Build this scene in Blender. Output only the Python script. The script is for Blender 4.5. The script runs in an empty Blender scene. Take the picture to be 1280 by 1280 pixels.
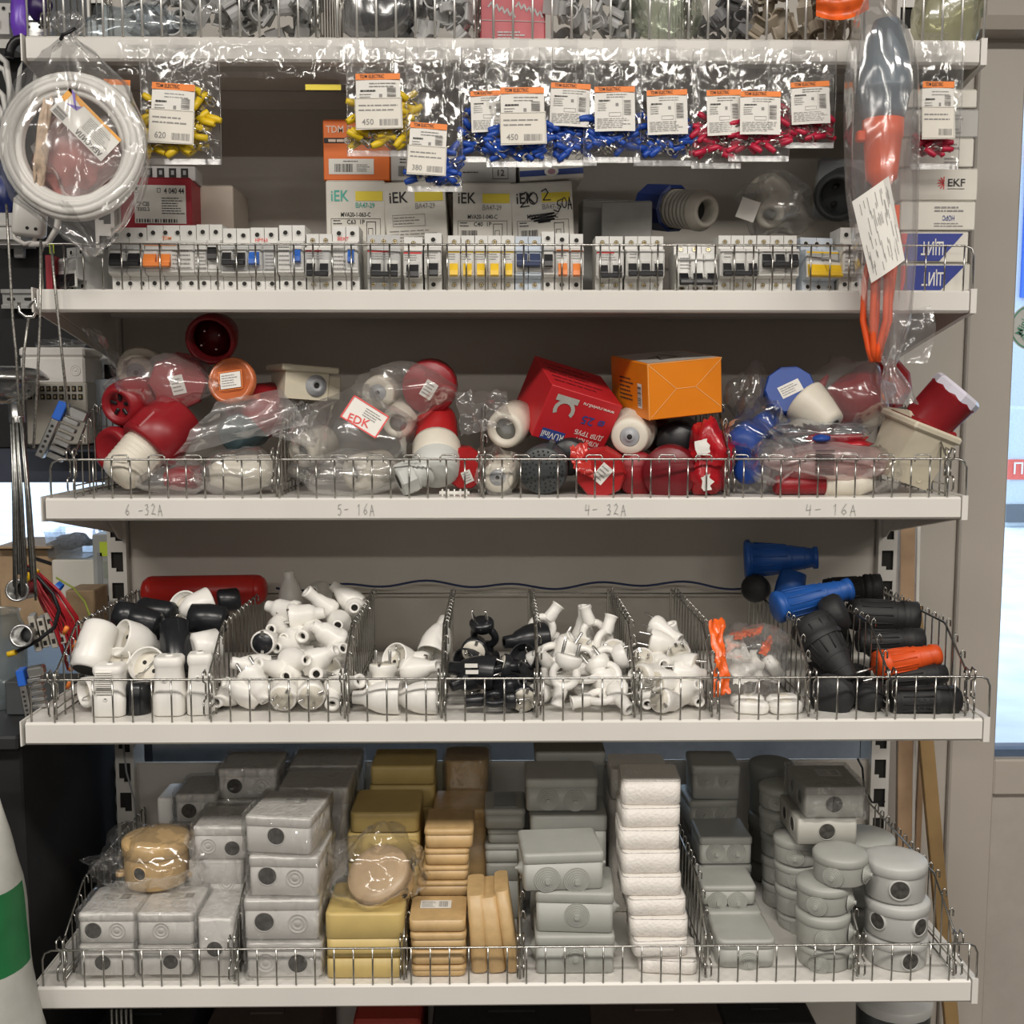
import bpy, math, random
from mathutils import Matrix, Vector, Euler, noise
rnd = random.Random(7)
scene = bpy.context.scene
col = scene.collection
V = Vector
PI = math.pi

# ------------------------------------------------------------------ camera
F_PX, CX, CY = 1400.0, 640.0, 640.0
PITCH, YAW = math.radians(5.9), math.radians(-0.86)
CAM = V((-0.0145, 0.0, 1.40))
cam_data = bpy.data.cameras.new('camera')
cam_data.sensor_width = 36.0
cam_data.lens = 36.0 * F_PX / 1280.0
cam_data.clip_start = 0.05
cam = bpy.data.objects.new('camera', cam_data)
col.objects.link(cam)
cam.location = CAM
cam.rotation_euler = (PI / 2 - PITCH, 0, YAW)
scene.camera = cam
CAM_M = Matrix.Translation(CAM) @ Euler((PI / 2 - PITCH, 0, YAW)).to_matrix().to_4x4()

# ------------------------------------------------------------------ exposure, world, lamps
scene.view_settings.view_transform = 'Standard'
scene.view_settings.look = 'None'
scene.view_settings.gamma = 1.0
scene.view_settings.use_curve_mapping = False
scene.view_settings.exposure = 0.14
scene.cycles.transparent_max_bounces = 24
scene.cycles.max_bounces = 8
scene.cycles.caustics_reflective = False
scene.cycles.caustics_refractive = False
scene.cycles.sample_clamp_indirect = 4.0
world = bpy.data.worlds.new('daylight_sky')
scene.world = world
world.use_nodes = True
wn = world.node_tree
wn.nodes['Background'].inputs[0].default_value = (0.62, 0.78, 1.0, 1)
wn.nodes['Background'].inputs[1].default_value = 2.2
CEIL_Z = 2.72
LAMPS = [(-1.5, -0.05, 28), (0.15, -0.05, 33), (1.8, -0.05, 28), (-1.5, -3.1, 36), (0.15, -3.1, 40), (1.8, -3.1, 36)]
for lx, ly, pw in LAMPS:
    ld = bpy.data.lights.new('ceiling_panel_light', 'AREA')
    ld.shape = 'RECTANGLE'
    ld.size, ld.size_y = 1.15, 0.28
    ld.energy = pw
    ld.color = (1.0, 0.945, 0.87)
    lo = bpy.data.objects.new('ceiling_panel_light', ld)
    col.objects.link(lo)
    lo.location = (lx, ly, CEIL_Z - 0.075)

# ------------------------------------------------------------------ pixel -> place
def P(px, py, Y):
    """World point seen at photo pixel (px, py) and standing at distance Y into the shop."""
    d = CAM_M.to_3x3() @ V(((px - CX) / F_PX, -(py - CY) / F_PX, -1.0))
    return CAM + d * ((Y - CAM.y) / d.y)
def PZ(px, py, z):
    """World point seen at (px, py) that lies at height z."""
    d = CAM_M.to_3x3() @ V(((px - CX) / F_PX, -(py - CY) / F_PX, -1.0))
    return CAM + d * ((z - CAM.z) / d.z)
def mpp(px, py, Y):
    return (P(px + 1, py, Y) - P(px, py, Y)).length

# ------------------------------------------------------------------ materials
MATS = {}
def mat(name, rgb, rough=0.5, metal=0.0, var=0.06, scale=40.0, bump=0.0, bscale=200.0, spec=0.5, alpha=1.0, trans=0.0, emit=0.0, coat=0.0, sss=0.0):
    if name in MATS: return MATS[name]
    m = bpy.data.materials.new(name)
    m.use_nodes = True
    nt = m.node_tree
    b = nt.nodes['Principled BSDF']
    tc = nt.nodes.new('ShaderNodeTexCoord')
    if var > 0:
        nz = nt.nodes.new('ShaderNodeTexNoise'); nz.inputs['Scale'].default_value = scale; nz.inputs['Detail'].default_value = 3
        nt.links.new(tc.outputs['Object'], nz.inputs['Vector'])
        cr = nt.nodes.new('ShaderNodeValToRGB')
        lo = [max(0, c * (1 - var * 1.4)) for c in rgb]; hi = [min(1, c * (1 + var)) for c in rgb]
        cr.color_ramp.elements[0].color = (*lo, 1); cr.color_ramp.elements[0].position = 0.3
        cr.color_ramp.elements[1].color = (*hi, 1); cr.color_ramp.elements[1].position = 0.7
        nt.links.new(nz.outputs['Fac'], cr.inputs['Fac'])
        nt.links.new(cr.outputs['Color'], b.inputs['Base Color'])
    else:
        b.inputs['Base Color'].default_value = (*rgb, 1)
    b.inputs['Roughness'].default_value = rough
    b.inputs['Metallic'].default_value = metal
    b.inputs['Specular IOR Level'].default_value = spec
    b.inputs['Alpha'].default_value = alpha
    b.inputs['Transmission Weight'].default_value = trans
    b.inputs['Coat Weight'].default_value = coat
    if sss > 0:
        b.inputs['Subsurface Weight'].default_value = sss
        b.inputs['Subsurface Radius'].default_value = (0.01, 0.01, 0.01)
    if emit > 0:
        b.inputs['Emission Color'].default_value = (*rgb, 1)
        b.inputs['Emission Strength'].default_value = emit
    if bump > 0:
        n2 = nt.nodes.new('ShaderNodeTexNoise'); n2.inputs['Scale'].default_value = bscale; n2.inputs['Detail'].default_value = 4
        nt.links.new(tc.outputs['Object'], n2.inputs['Vector'])
        bp = nt.nodes.new('ShaderNodeBump'); bp.inputs['Strength'].default_value = bump; bp.inputs['Distance'].default_value = 0.002
        nt.links.new(n2.outputs['Fac'], bp.inputs['Height'])
        nt.links.new(bp.outputs['Normal'], b.inputs['Normal'])
    MATS[name] = m
    return m

def film(name, rgb=(1, 1, 1), haze=0.03, gloss=0.035, rough=0.10, wrinkle=0.45, wscale=45.0):
    """Clear plastic film: mostly see-through, bright creases, a little haze."""
    if name in MATS: return MATS[name]
    m = bpy.data.materials.new(name); m.use_nodes = True
    nt = m.node_tree
    for n in list(nt.nodes):
        if n.type != 'OUTPUT_MATERIAL': nt.nodes.remove(n)
    out = nt.nodes['Material Output']
    tc = nt.nodes.new('ShaderNodeTexCoord')
    mp = nt.nodes.new('ShaderNodeMapping'); mp.inputs['Scale'].default_value = (1.0, 1.0, 0.35); mp.inputs['Rotation'].default_value = (0.2, 0.5, 0.3)
    nt.links.new(tc.outputs['Object'], mp.inputs['Vector'])
    nz = nt.nodes.new('ShaderNodeTexNoise'); nz.inputs['Scale'].default_value = wscale; nz.inputs['Detail'].default_value = 2; nz.inputs['Distortion'].default_value = 1.2
    nz.noise_type = 'RIDGED_MULTIFRACTAL'
    nt.links.new(mp.outputs['Vector'], nz.inputs['Vector'])
    bp = nt.nodes.new('ShaderNodeBump'); bp.inputs['Strength'].default_value = wrinkle; bp.inputs['Distance'].default_value = 0.004
    nt.links.new(nz.outputs['Fac'], bp.inputs['Height'])
    tr = nt.nodes.new('ShaderNodeBsdfTransparent'); tr.inputs['Color'].default_value = (*[0.985 * c for c in rgb], 1)
    df = nt.nodes.new('ShaderNodeBsdfDiffuse'); df.inputs['Color'].default_value = (*[0.85 * c for c in rgb], 1)
    tl = nt.nodes.new('ShaderNodeBsdfTranslucent'); tl.inputs['Color'].default_value = (*[0.85 * c for c in rgb], 1)
    gl = nt.nodes.new('ShaderNodeBsdfGlossy'); gl.inputs['Roughness'].default_value = rough; gl.inputs['Color'].default_value = (1, 1, 1, 1)
    nt.links.new(bp.outputs['Normal'], gl.inputs['Normal'])
    mh = nt.nodes.new('ShaderNodeMixShader'); mh.inputs[0].default_value = 0.45
    nt.links.new(df.outputs[0], mh.inputs[1]); nt.links.new(tl.outputs[0], mh.inputs[2])
    m1 = nt.nodes.new('ShaderNodeMixShader'); m1.inputs[0].default_value = haze
    nt.links.new(tr.outputs[0], m1.inputs[1]); nt.links.new(mh.outputs[0], m1.inputs[2])
    lw = nt.nodes.new('ShaderNodeLayerWeight'); lw.inputs['Blend'].default_value = 0.35
    nt.links.new(bp.outputs['Normal'], lw.inputs['Normal'])
    ma = nt.nodes.new('ShaderNodeMath'); ma.operation = 'MULTIPLY_ADD'
    nt.links.new(lw.outputs['Fresnel'], ma.inputs[0]); ma.inputs[1].default_value = 0.30; ma.inputs[2].default_value = gloss; ma.use_clamp = True
    m2 = nt.nodes.new('ShaderNodeMixShader')
    nt.links.new(ma.outputs[0], m2.inputs[0]); nt.links.new(m1.outputs[0], m2.inputs[1]); nt.links.new(gl.outputs[0], m2.inputs[2])
    nt.links.new(m2.outputs[0], out.inputs['Surface'])
    MATS[name] = m
    return m

def emission(name, rgb, strength, var_rgb=None, scale=2.0):
    if name in MATS: return MATS[name]
    m = bpy.data.materials.new(name); m.use_nodes = True
    nt = m.node_tree
    for n in list(nt.nodes):
        if n.type != 'OUTPUT_MATERIAL': nt.nodes.remove(n)
    e = nt.nodes.new('ShaderNodeEmission'); e.inputs[0].default_value = (*rgb, 1); e.inputs[1].default_value = strength
    if var_rgb:
        tc = nt.nodes.new('ShaderNodeTexCoord'); nz = nt.nodes.new('ShaderNodeTexNoise'); nz.inputs['Scale'].default_value = scale
        nt.links.new(tc.outputs['Object'], nz.inputs['Vector'])
        cr = nt.nodes.new('ShaderNodeValToRGB'); cr.color_ramp.elements[0].color = (*var_rgb, 1); cr.color_ramp.elements[1].color = (*rgb, 1)
        cr.color_ramp.elements[0].position = 0.35; cr.color_ramp.elements[1].position = 0.6
        nt.links.new(nz.outputs['Fac'], cr.inputs[0]); nt.links.new(cr.outputs[0], e.inputs[0])
    nt.links.new(e.outputs[0], nt.nodes['Material Output'].inputs['Surface'])
    MATS[name] = m
    return m

# ------------------------------------------------------------------ mesh builder
def rrect(w, h, r, n=4):
    """Rounded rectangle outline, counter-clockwise, centred."""
    r = min(r, w / 2 * 0.999, h / 2 * 0.999)
    pts = []
    for cx, cy, a0 in ((w / 2 - r, h / 2 - r, 0), (-w / 2 + r, h / 2 - r, PI / 2), (-w / 2 + r, -h / 2 + r, PI), (w / 2 - r, -h / 2 + r, 1.5 * PI)):
        for i in range(n + 1):
            a = a0 + PI / 2 * i / n
            pts.append((cx + r * math.cos(a), cy + r * math.sin(a)))
    return pts
def circ(r, n=24, sx=1.0, sy=1.0):
    return [(r * sx * math.cos(2 * PI * i / n), r * sy * math.sin(2 * PI * i / n)) for i in range(n)]
ROTX = Matrix.Rotation(PI / 2, 4, 'X')      # local z -> towards the viewer (-y)
def T(x, y, z): return Matrix.Translation((x, y, z))
def frame(pos, zdir, xhint=(1, 0, 0), spin=0.0):
    z = V(zdir).normalized(); x = V(xhint)
    x = x - z * x.dot(z)
    if x.length < 1e-4: x = V((0, 1, 0)) - z * z.y
    x.normalize(); y = z.cross(x)
    M = Matrix((x, y, z)).transposed().to_4x4(); M.translation = V(pos)
    return M @ Matrix.Rotation(spin, 4, 'Z')
def stand(pos, rz=0.0, rx=0.0, ry=0.0):
    """Frame with x right, y into the shop, z up; turned by degrees."""
    return T(*pos) @ Euler((math.radians(rx), math.radians(ry), math.radians(rz)), 'XYZ').to_matrix().to_4x4()

class MB:
    def __init__(s): s.v = []; s.f = []; s.m = []; s.s = []
    def add(s, vs, fs, mi=0, sm=False, M=None):
        o = len(s.v)
        if M is not None: vs = [M @ V(p) for p in vs]
        s.v += [tuple(p) for p in vs]
        for f in fs: s.f.append(tuple(i + o for i in f)); s.m.append(mi); s.s.append(sm)
        return s
    def box(s, x0, x1, y0, y1, z0, z1, mi=0, b=0.0, M=None):
        if b <= 0:
            vs = [(x, y, z) for z in (z0, z1) for y in (y0, y1) for x in (x0, x1)]
            return s.add(vs, [(0, 2, 3, 1), (4, 5, 7, 6), (0, 1, 5, 4), (2, 6, 7, 3), (0, 4, 6, 2), (1, 3, 7, 5)], mi, False, M)
        b = min(b, (x1 - x0) * .49, (y1 - y0) * .49, (z1 - z0) * .49)
        MM = T((x0 + x1) / 2, (y0 + y1) / 2, z0)
        if M is not None: MM = M @ MM
        return s.rloft(x1 - x0, y1 - y0, b, [(0, b), (b, 0), (z1 - z0 - b, 0), (z1 - z0, b)], mi, 1, MM, sm=False)
    def loft(s, rings, mi=0, caps=(True, True), sm=False, M=None, closed=True):
        n = len(rings[0]); vs = [p for r in rings for p in r]; fs = []
        for k in range(len(rings) - 1):
            for i in range(n if closed else n - 1):
                j = (i + 1) % n
                fs.append((k * n + i, k * n + j, (k + 1) * n + j, (k + 1) * n + i))
        s.add(vs, fs, mi, sm, M)
        o = len(s.v) - len(vs)
        if caps[0]: s.f.append(tuple(o + i for i in reversed(range(n)))); s.m.append(mi); s.s.append(False)
        if caps[1]: s.f.append(tuple(o + (len(rings) - 1) * n + i for i in range(n))); s.m.append(mi); s.s.append(False)
        return s
    def rloft(s, w, h, r, levels, mi=0, n=3, M=None, sm=True, caps=(True, True)):
        """Rounded-rectangle prism; levels = (z, inset) rings."""
        rings = []
        for z, ins in levels:
            rings.append([(x, y, z) for x, y in rrect(max(w - 2 * ins, 1e-5), max(h - 2 * ins, 1e-5), max(r - ins, r * .25), n)])
        return s.loft(rings, mi, caps, sm, M)
    def prism(s, pts, z0, z1, mi=0, M=None, sm=False):
        return s.loft([[(x, y, z0) for x, y in pts], [(x, y, z1) for x, y in pts]], mi, (True, True), sm, M)
    def lathe(s, prof, n=20, mi=0, M=None, caps=(False, False), sm=True, sx=1.0, sy=1.0):
        """prof = (z, r) pairs around local z."""
        rings = [[(r * sx * math.cos(2 * PI * i / n), r * sy * math.sin(2 * PI * i / n), z) for i in range(n)] for z, r in prof]
        return s.loft(rings, mi, caps, sm, M)
    def tube(s, pts, r, n=6, mi=0, closed=False, M=None, caps=True):
        pts = [V(p) for p in pts]; rings = []; up = None; m = len(pts)
        rr = r if isinstance(r, (list, tuple)) else [r] * m
        for i, p in enumerate(pts):
            a = pts[(i - 1) % m] if (closed or i) else p
            b = pts[(i + 1) % m] if (closed or i < m - 1) else p
            t = (b - a)
            if t.length < 1e-9: t = V((0, 0, 1))
            t.normalize()
            if up is None: up = V((0, 0, 1)) if abs(t.z) < 0.9 else V((1, 0, 0))
            x = up - t * up.dot(t)
            if x.length < 1e-5: x = t.orthogonal()
            x.normalize(); y = t.cross(x); up = x
            rings.append([p + (x * math.cos(2 * PI * k / n) + y * math.sin(2 * PI * k / n)) * rr[i] for k in range(n)])
        if closed: rings.append(rings[0])
        return s.loft(rings, mi, (caps and not closed, caps and not closed), True, M)
    def disc(s, r, z=0.0, n=16, mi=0, M=None):
        return s.add([(x, y, z) for x, y in circ(r, n)], [tuple(range(n))], mi, False, M)
    def grid(s, fn, nu, nv, mi=0, sm=True, M=None, wrap=False):
        vs = [fn(i / (nu if wrap else nu - 1) if nu > 1 else 0, j / (nv - 1)) for j in range(nv) for i in range(nu)]
        fs = []
        for j in range(nv - 1):
            for i in range(nu if wrap else nu - 1):
                i2 = (i + 1) % nu
                fs.append((j * nu + i, j * nu + i2, (j + 1) * nu + i2, (j + 1) * nu + i))
        return s.add(vs, fs, mi, sm, M)
    def mesh(s, name, mats):
        me = bpy.data.meshes.new(name)
        me.from_pydata(s.v, [], s.f)
        if not isinstance(mats, (list, tuple)): mats = [mats]
        for m in mats: me.materials.append(m)
        me.polygons.foreach_set('material_index', s.m)
        me.polygons.foreach_set('use_smooth', s.s)
        me.update()
        return me
    def build(s, name, mats, parent=None, M=None):
        return ob(name, s.mesh(name, mats), parent, M)

def ob(name, me, parent=None, M=None):
    o = bpy.data.objects.new(name, me)
    col.objects.link(o)
    if parent is not None: o.parent = parent
    if M is not None: o.matrix_basis = M
    return o
def tag(o, label=None, cat=None, group=None, kind=None):
    if label: o['label'] = label
    if cat: o['category'] = cat
    if group: o['group'] = group
    if kind: o['kind'] = kind
    return o
def thing(name, label, cat, M=None, group=None):
    o = ob(name, None, None, M); o.empty_display_size = 0.02
    return tag(o, label, cat, group)
def struct(name, mb, m, parent=None, M=None):
    o = mb.build(name, m, parent, M)
    if parent is None: o['kind'] = 'structure'
    return o
KIDS = {}
def kids(o): return [c for c in o.children]
def copy_tree(o, M, label=None, parent=None):
    c = o.copy(); col.objects.link(c); c.parent = parent
    if M is not None: c.matrix_basis = M
    if label: c['label'] = label
    for ch in list(o.children): copy_tree(ch, None, None, c)
    return c

# ------------------------------------------------------------------ lettering and printed labels
_txt = {}
def text_mesh(body, size=1.0):
    """Flat lettering as (verts, faces), centred, height about `size`."""
    if body not in _txt:
        cu = bpy.data.curves.new('lettering', 'FONT'); cu.body = body; cu.size = 1.0; cu.resolution_u = 2; cu.offset = 0.012
        cu.align_x = 'CENTER'; cu.align_y = 'CENTER'
        o = bpy.data.objects.new('lettering', cu)
        me = bpy.data.meshes.new_from_object(o)
        _txt[body] = ([tuple(v.co) for v in me.vertices], [tuple(p.vertices) for p in me.polygons])
        bpy.data.objects.remove(o); bpy.data.curves.remove(cu); bpy.data.meshes.remove(me)
    vs, fs = _txt[body]
    return [(x * size, y * size, z) for x, y, z in vs], fs
def put_text(mb, body, x, y, size, mi=0, M=None, z=0.0004, width=None, bold=1.0, rot=0.0):
    """Lettering in the xy plane of M, centred on x, y; width squeezes it to fit."""
    vs, fs = text_mesh(body, size)
    if width and vs:
        w = max(p[0] for p in vs) - min(p[0] for p in vs)
        k = width / max(w, 1e-6)
        vs = [(p[0] * k, p[1], p[2]) for p in vs]
    R = Matrix.Rotation(rot, 4, 'Z')
    vs = [V((x, y, z)) + R @ V(p) for p in vs]
    mb.add(vs, fs, mi, False, M)
def lines(mb, x0, x1, y0, y1, n, mi=0, M=None, z=0.0004, fill=0.35, seed=1):
    """Rows of tiny print too small to read: broken dark bars."""
    r = random.Random(seed); dy = (y1 - y0) / n
    for i in range(n):
        yc = y1 - (i + 0.5) * dy; x = x0; xe = x0 + (x1 - x0) * r.uniform(.7, 1)
        while x < xe:
            w = min(r.uniform(.06, .2) * (x1 - x0), xe - x)
            mb.add([(x, yc - dy * fill / 2, z), (x + w, yc - dy * fill / 2, z), (x + w, yc + dy * fill / 2, z), (x, yc + dy * fill / 2, z)], [(0, 1, 2, 3)], mi, False, M)
            x += w + (x1 - x0) * .025
def barcode(mb, x0, x1, y0, y1, mi=0, M=None, z=0.0004, n=16, seed=3, vert=False):
    r = random.Random(seed); a0, a1 = (y0, y1) if vert else (x0, x1)
    st = (a1 - a0) / n
    for i in range(n):
        w = st * r.uniform(.25, .75); a = a0 + i * st
        q = [(x0, a, z), (x1, a, z), (x1, a + w, z), (x0, a + w, z)] if vert else [(a, y0, z), (a + w, y0, z), (a + w, y1, z), (a, y1, z)]
        mb.add(q, [(0, 1, 2, 3)], mi, False, M)
def rect(mb, x0, x1, y0, y1, mi=0, M=None, z=0.0003):
    mb.add([(x0, y0, z), (x1, y0, z), (x1, y1, z), (x0, y1, z)], [(0, 1, 2, 3)], mi, False, M)
def outline(mb, x0, x1, y0, y1, t, mi=0, M=None, z=0.0004):
    rect(mb, x0, x1, y0, y0 + t, mi, M, z); rect(mb, x0, x1, y1 - t, y1, mi, M, z)
    rect(mb, x0, x0 + t, y0, y1, mi, M, z); rect(mb, x1 - t, x1, y0, y1, mi, M, z)
def stroke(mb, pts, t, mi=0, M=None, z=0.0005):
    """Pen line as thin flat quads."""
    for a, b in zip(pts[:-1], pts[1:]):
        a = V((a[0], a[1], 0)); b = V((b[0], b[1], 0)); d = b - a
        if d.length < 1e-7: continue
        nrm = V((-d.y, d.x, 0)).normalized() * t / 2; e = d.normalized() * t * .3
        mb.add([(*(a - nrm - e).xy, z), (*(b - nrm + e).xy, z), (*(b + nrm + e).xy, z), (*(a + nrm - e).xy, z)], [(0, 1, 2, 3)], mi, False, M)
# ================================================================== the setting
YB = 1.81            # back panels of the rack
YF1, YF3 = 1.497, 1.402   # shelf fronts: upper three / lower two
M_white = mat('shelf_white_enamel', (0.74, 0.715, 0.67), 0.32, var=0.03, scale=6)
M_panel = mat('back_panel_enamel', (0.54, 0.505, 0.455), 0.45, var=0.05, scale=4)
M_chrome = mat('galvanised_wire', (0.46, 0.45, 0.42), 0.26, metal=1.0, var=0.08)
M_black = mat('black_plastic', (0.012, 0.012, 0.014), 0.38, var=0.1)
M_dark = mat('dark_hole', (0.02, 0.018, 0.016), 0.8, var=0.0)
M_ink = mat('black_ink', (0.035, 0.033, 0.035), 0.7, var=0.0)
M_greyink = mat('grey_ink', (0.30, 0.29, 0.28), 0.8, var=0.0)
M_paper = mat('label_paper', (0.80, 0.78, 0.73), 0.6, var=0.02)
M_orange = mat('orange_print', (0.90, 0.24, 0.03), 0.5, var=0.03)
M_steel = mat('steel', (0.66, 0.65, 0.63), 0.25, metal=1.0, var=0.05)
M_brass = mat('brass', (0.62, 0.50, 0.28), 0.3, metal=1.0, var=0.08)
M_pvc = mat('door_pvc_white', (0.53, 0.48, 0.42), 0.4, var=0.03, scale=3)

mb = MB(); mb.box(-3.4, 3.4, -4.2, 4.4, -0.05, 0.0)
struct('floor', mb, mat('floor_tile', (0.10, 0.092, 0.085), 0.35, var=0.12, scale=8))
mb = MB(); mb.box(-3.4, 3.4, -4.2, 4.4, CEIL_Z, CEIL_Z + .05)
struct('ceiling', mb, mat('ceiling_board', (0.45, 0.44, 0.42), 0.8, var=0.04))
M_wall = mat('wall_paint', (0.16, 0.155, 0.15), 0.7, var=0.04)
mb = MB(); mb.box(-3.4, 3.4, -4.25, -4.2, 0, CEIL_Z); struct('wall_rear', mb, M_wall)
mb = MB(); mb.box(-3.45, -3.4, -4.2, 4.4, 0, CEIL_Z); struct('wall_left', mb, M_wall)
mb = MB(); mb.box(3.4, 3.45, -4.2, 4.4, 0, CEIL_Z); struct('wall_right', mb, M_wall)
for i, (lx, ly, pw) in enumerate(LAMPS):
    t = thing('ceiling_light', 'long white ceiling light fitting above the aisle', 'light', T(lx, ly, CEIL_Z), 'ceiling lights over the aisle')
    mb = MB(); mb.box(-.62, .62, -.17, .17, -.07, 0, b=.008); mb.build('housing', M_white, t)

# ------------------------------------------------------------------ rack frame
rk = thing('shelf_rack', 'white steel shop rack with slotted uprights and grey back panels behind the shelves', 'rack', T(0, YB, 0))
XU = 0.6245
for s in (-1, 1):
    mb = MB()
    # slotted post: face with punched double slots, built as ladder
    zs = 0.12; pitch = 0.05; w = .03; z = 0.10
    mb.box(-.015, -.011, 0, .06, 0.0, 2.35); mb.box(.011, .015, 0, .06, 0, 2.35); mb.box(-.015, .015, .056, .06, 0, 2.35)
    mb.box(-.011, -.0095, 0, .0025, 0, 2.35); mb.box(.0095, .011, 0, .0025, 0, 2.35)
    k = 0
    while z < 2.3:
        mb.box(-.0095, .0095, 0, .0025, z, z + .018); mb.box(-.0095, -.002, 0, .0025, z + .018, z + .024); z += .05
    mb.build('upright', M_white, rk, T(s * XU, -.012, 0))
    mb = MB(); mb.box(-.0105, .0105, .005, .007, 0, 2.3); mb.build('slot_shade', M_dark, rk, T(s * XU, -.012, 0))  # added dark strip standing in for the shade inside the hollow post
# back panels, stacked, each a pressed tray; a gap under the third shelf shows the blue light behind
zpan = [(0.13, P(600, 952, YB).z), (P(600, 926, YB).z, 1.30), (1.30, 1.60), (1.60, 1.90), (1.90, 2.3)]
for z0, z1 in zpan:
    mb = MB(); mb.box(-XU - .012, XU + .012, .004, .008, z0, z1); mb.box(-XU + .018, XU - .018, 0, .004, z0 + .0015, z1 - .0015, b=.0012)
    mb.build('back_panel', M_panel, rk)
mb = MB(); mb.box(-XU, XU, 0.01, .05, 2.3, 2.34); mb.build('cross_rail', M_white, rk)
mb = MB(); mb.box(-XU, XU, -.38, .05, 0, .14, b=.003); mb.build('base_plinth', M_white, rk)

# ------------------------------------------------------------------ shelves
SH = {}   # name -> (top z at front, front y)
def shelf(key, ytop, ybot, yf, label, thick=None):
    z1 = P(640, ytop, yf).z; z0 = P(640, ybot, yf).z
    d = YB - .014 - yf; hw = .6225
    t = thing('shelf', label, 'shelf', T(0, yf, z1))
    mb = MB(); mb.box(-hw + .004, hw - .004, .0121, d, -.0025, -.0001); mb.build('deck', M_white, t)
    h = z1 - z0
    mb = MB()
    # front lip, with rolled edges and a return below
    prof = [(0.012, 0.0), (0.003, 0.0), (0.0, -.003), (0, -h + .003), (.003, -h), (.022, -h), (.022, -h + .004), (.006, -h + .004), (.006, -.004), (0.012, -.004)]
    mb.loft([[(x, a, b) for a, b in prof] for x in (-hw + .008, hw - .008)])
    mb.build('front_lip', M_white, t)
    for s in (-1, 1):
        mb = MB()
        mb.loft([[(x, a, b) for a, b in ((-.001, .002), (.02, .002), (d - .03, 0), (d, 0), (d, -.05 - h), (d - .02, -.05 - h), (.03, -h - .004), (-.001, -h - .001))] for x in (s * hw - .0015 - s * .005, s * hw + .0015)])
        mb.build('end_plate', M_white, t)
        mb = MB()   # bracket hooked into the post
        mb.loft([[(x, a, b) for a, b in ((.06, -.006), (d + .006, -.006), (d + .006, -.095), (d - .012, -.09), (d - .05, -.062), (.06, -.022))] for x in (s * (hw - .006) - .0012, s * (hw - .006) + .0012)])
        mb.build('bracket', M_white, t)
    mb = MB()  # stiffening channel under the deck
    mb.box(-hw + .02, hw - .02, .10, .16, -.016, -.003); mb.box(-hw + .02, hw - .02, d - .05, d - .004, -.018, -.003)
    mb.build('stiffener', M_white, t)
    SH[key] = (z1, yf)
    return t
sT = shelf('T', 47, 78, YF1, 'topmost white metal shelf holding bags of grey clips')
s1 = shelf('1', 362, 390, YF1, 'white metal shelf carrying the row of circuit breakers')
s2 = shelf('2', 622, 650, YF1, 'white metal shelf with pencilled ampere notes and red industrial plugs')
s3 = shelf('3', 901, 929, YF3, 'deep white metal shelf divided into bins of white and black plugs')
s4 = shelf('4', 1230, 1258, YF3, 'lowest visible white metal shelf stacked with junction boxes')
# pencil notes on the lip of the second shelf
GLYPH = {'6': [[(.7, 1), (.25, .55), (.1, .2), (.4, 0), (.7, .2), (.5, .45), (.15, .3)]], '5': [[(.75, 1), (.25, .95), (.2, .6), (.55, .6), (.7, .3), (.45, 0), (.1, .1)]], '4': [[(.2, 1), (.1, .45), (.7, .5)], [(.65, .95), (.55, 0)]], '-': [[(.1, .45), (.8, .5)]],
    '3': [[(.1, .9), (.5, 1), (.6, .75), (.3, .55), (.65, .4), (.5, .05), (.05, .05)]], '2': [[(.1, .8), (.4, 1), (.65, .75), (.1, .05), (.4, .1), (.8, .0)]], '1': [[(.2, .8), (.45, 1), (.4, 0)]], 'A': [[(.05, 0), (.4, 1), (.75, 0)], [(.15, .4), (.7, .45)]]}
def pencil(body, px, py, size, w):
    mb = MB(); n = len(body); st = w / n
    for i, ch in enumerate(body):
        for ln in GLYPH.get(ch, []): stroke(mb, [(-w / 2 + i * st + x * st * .85, (y - .5) * size + .001 * math.sin(i * 2.1)) for x, y in ln], .0007)
    mb.build('pencil_note', M_greyink, s2, T(P(px, py, YF1).x, -.0006, P(px, py, YF1).z - SH['2'][0]) @ ROTX)
for body, px, w in (('6 -32A', 181, .052), ('5- 16A', 446, .052), ('4- 32A', 758, .058), ('4- 16A', 1040, .072)):
    pencil(body, px, 637, .0145, w)

# ------------------------------------------------------------------ wire fences along shelf fronts and dividers
WR = 0.0012
def fence(key, px0, px1, pyt, npx, label, z_extra=0.0, hooks=False, y_off=.004):
    z1, yf = SH[key]; y = yf + y_off
    a = P(px0, 640, y).x if False else PZ(px0, 0, 0).x
    zt = P(640, pyt, y).z - z1
    row = pyt + 20
    x0 = P(px0, row, y).x; x1 = P(px1, row, y).x
    t = thing('wire_fence', label, 'fence', T(0, y, z1))
    mb = MB(); rc = .012
    path = [(x0, 0, 0), (x0, 0, zt - rc), (x0 + rc * .3, 0, zt - rc * .3), (x0 + rc, 0, zt), (x1 - rc, 0, zt), (x1 - rc * .3, 0, zt - rc * .3), (x1, 0, zt - rc), (x1, 0, 0)]
    mw_ = M_chrome if key != 'T' else mat('lamp_lit_wire', (.78, .77, .74), .42, metal=.7, var=.05)  # topmost fence: lighter copy of the wire, nearby lamp light put into its colour
    mb.tube(path, WR * 1.25, 6); mb.build('top_rail', mw_, t)
    mw = MB(); mw.tube([(0, 0, 0), (0, 0, zt)], WR if key != 'T' else WR * 1.35, 6); me = mw.mesh('wire', mw_)
    px = npx[0]
    for px in npx:
        ob('wire', me, t, T(P(px, row, y).x, -.0022, 0))
    return t, zt
def steps(a, b, n): return [a + (b - a) * i / (n - 1) for i in range(n)]
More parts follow.
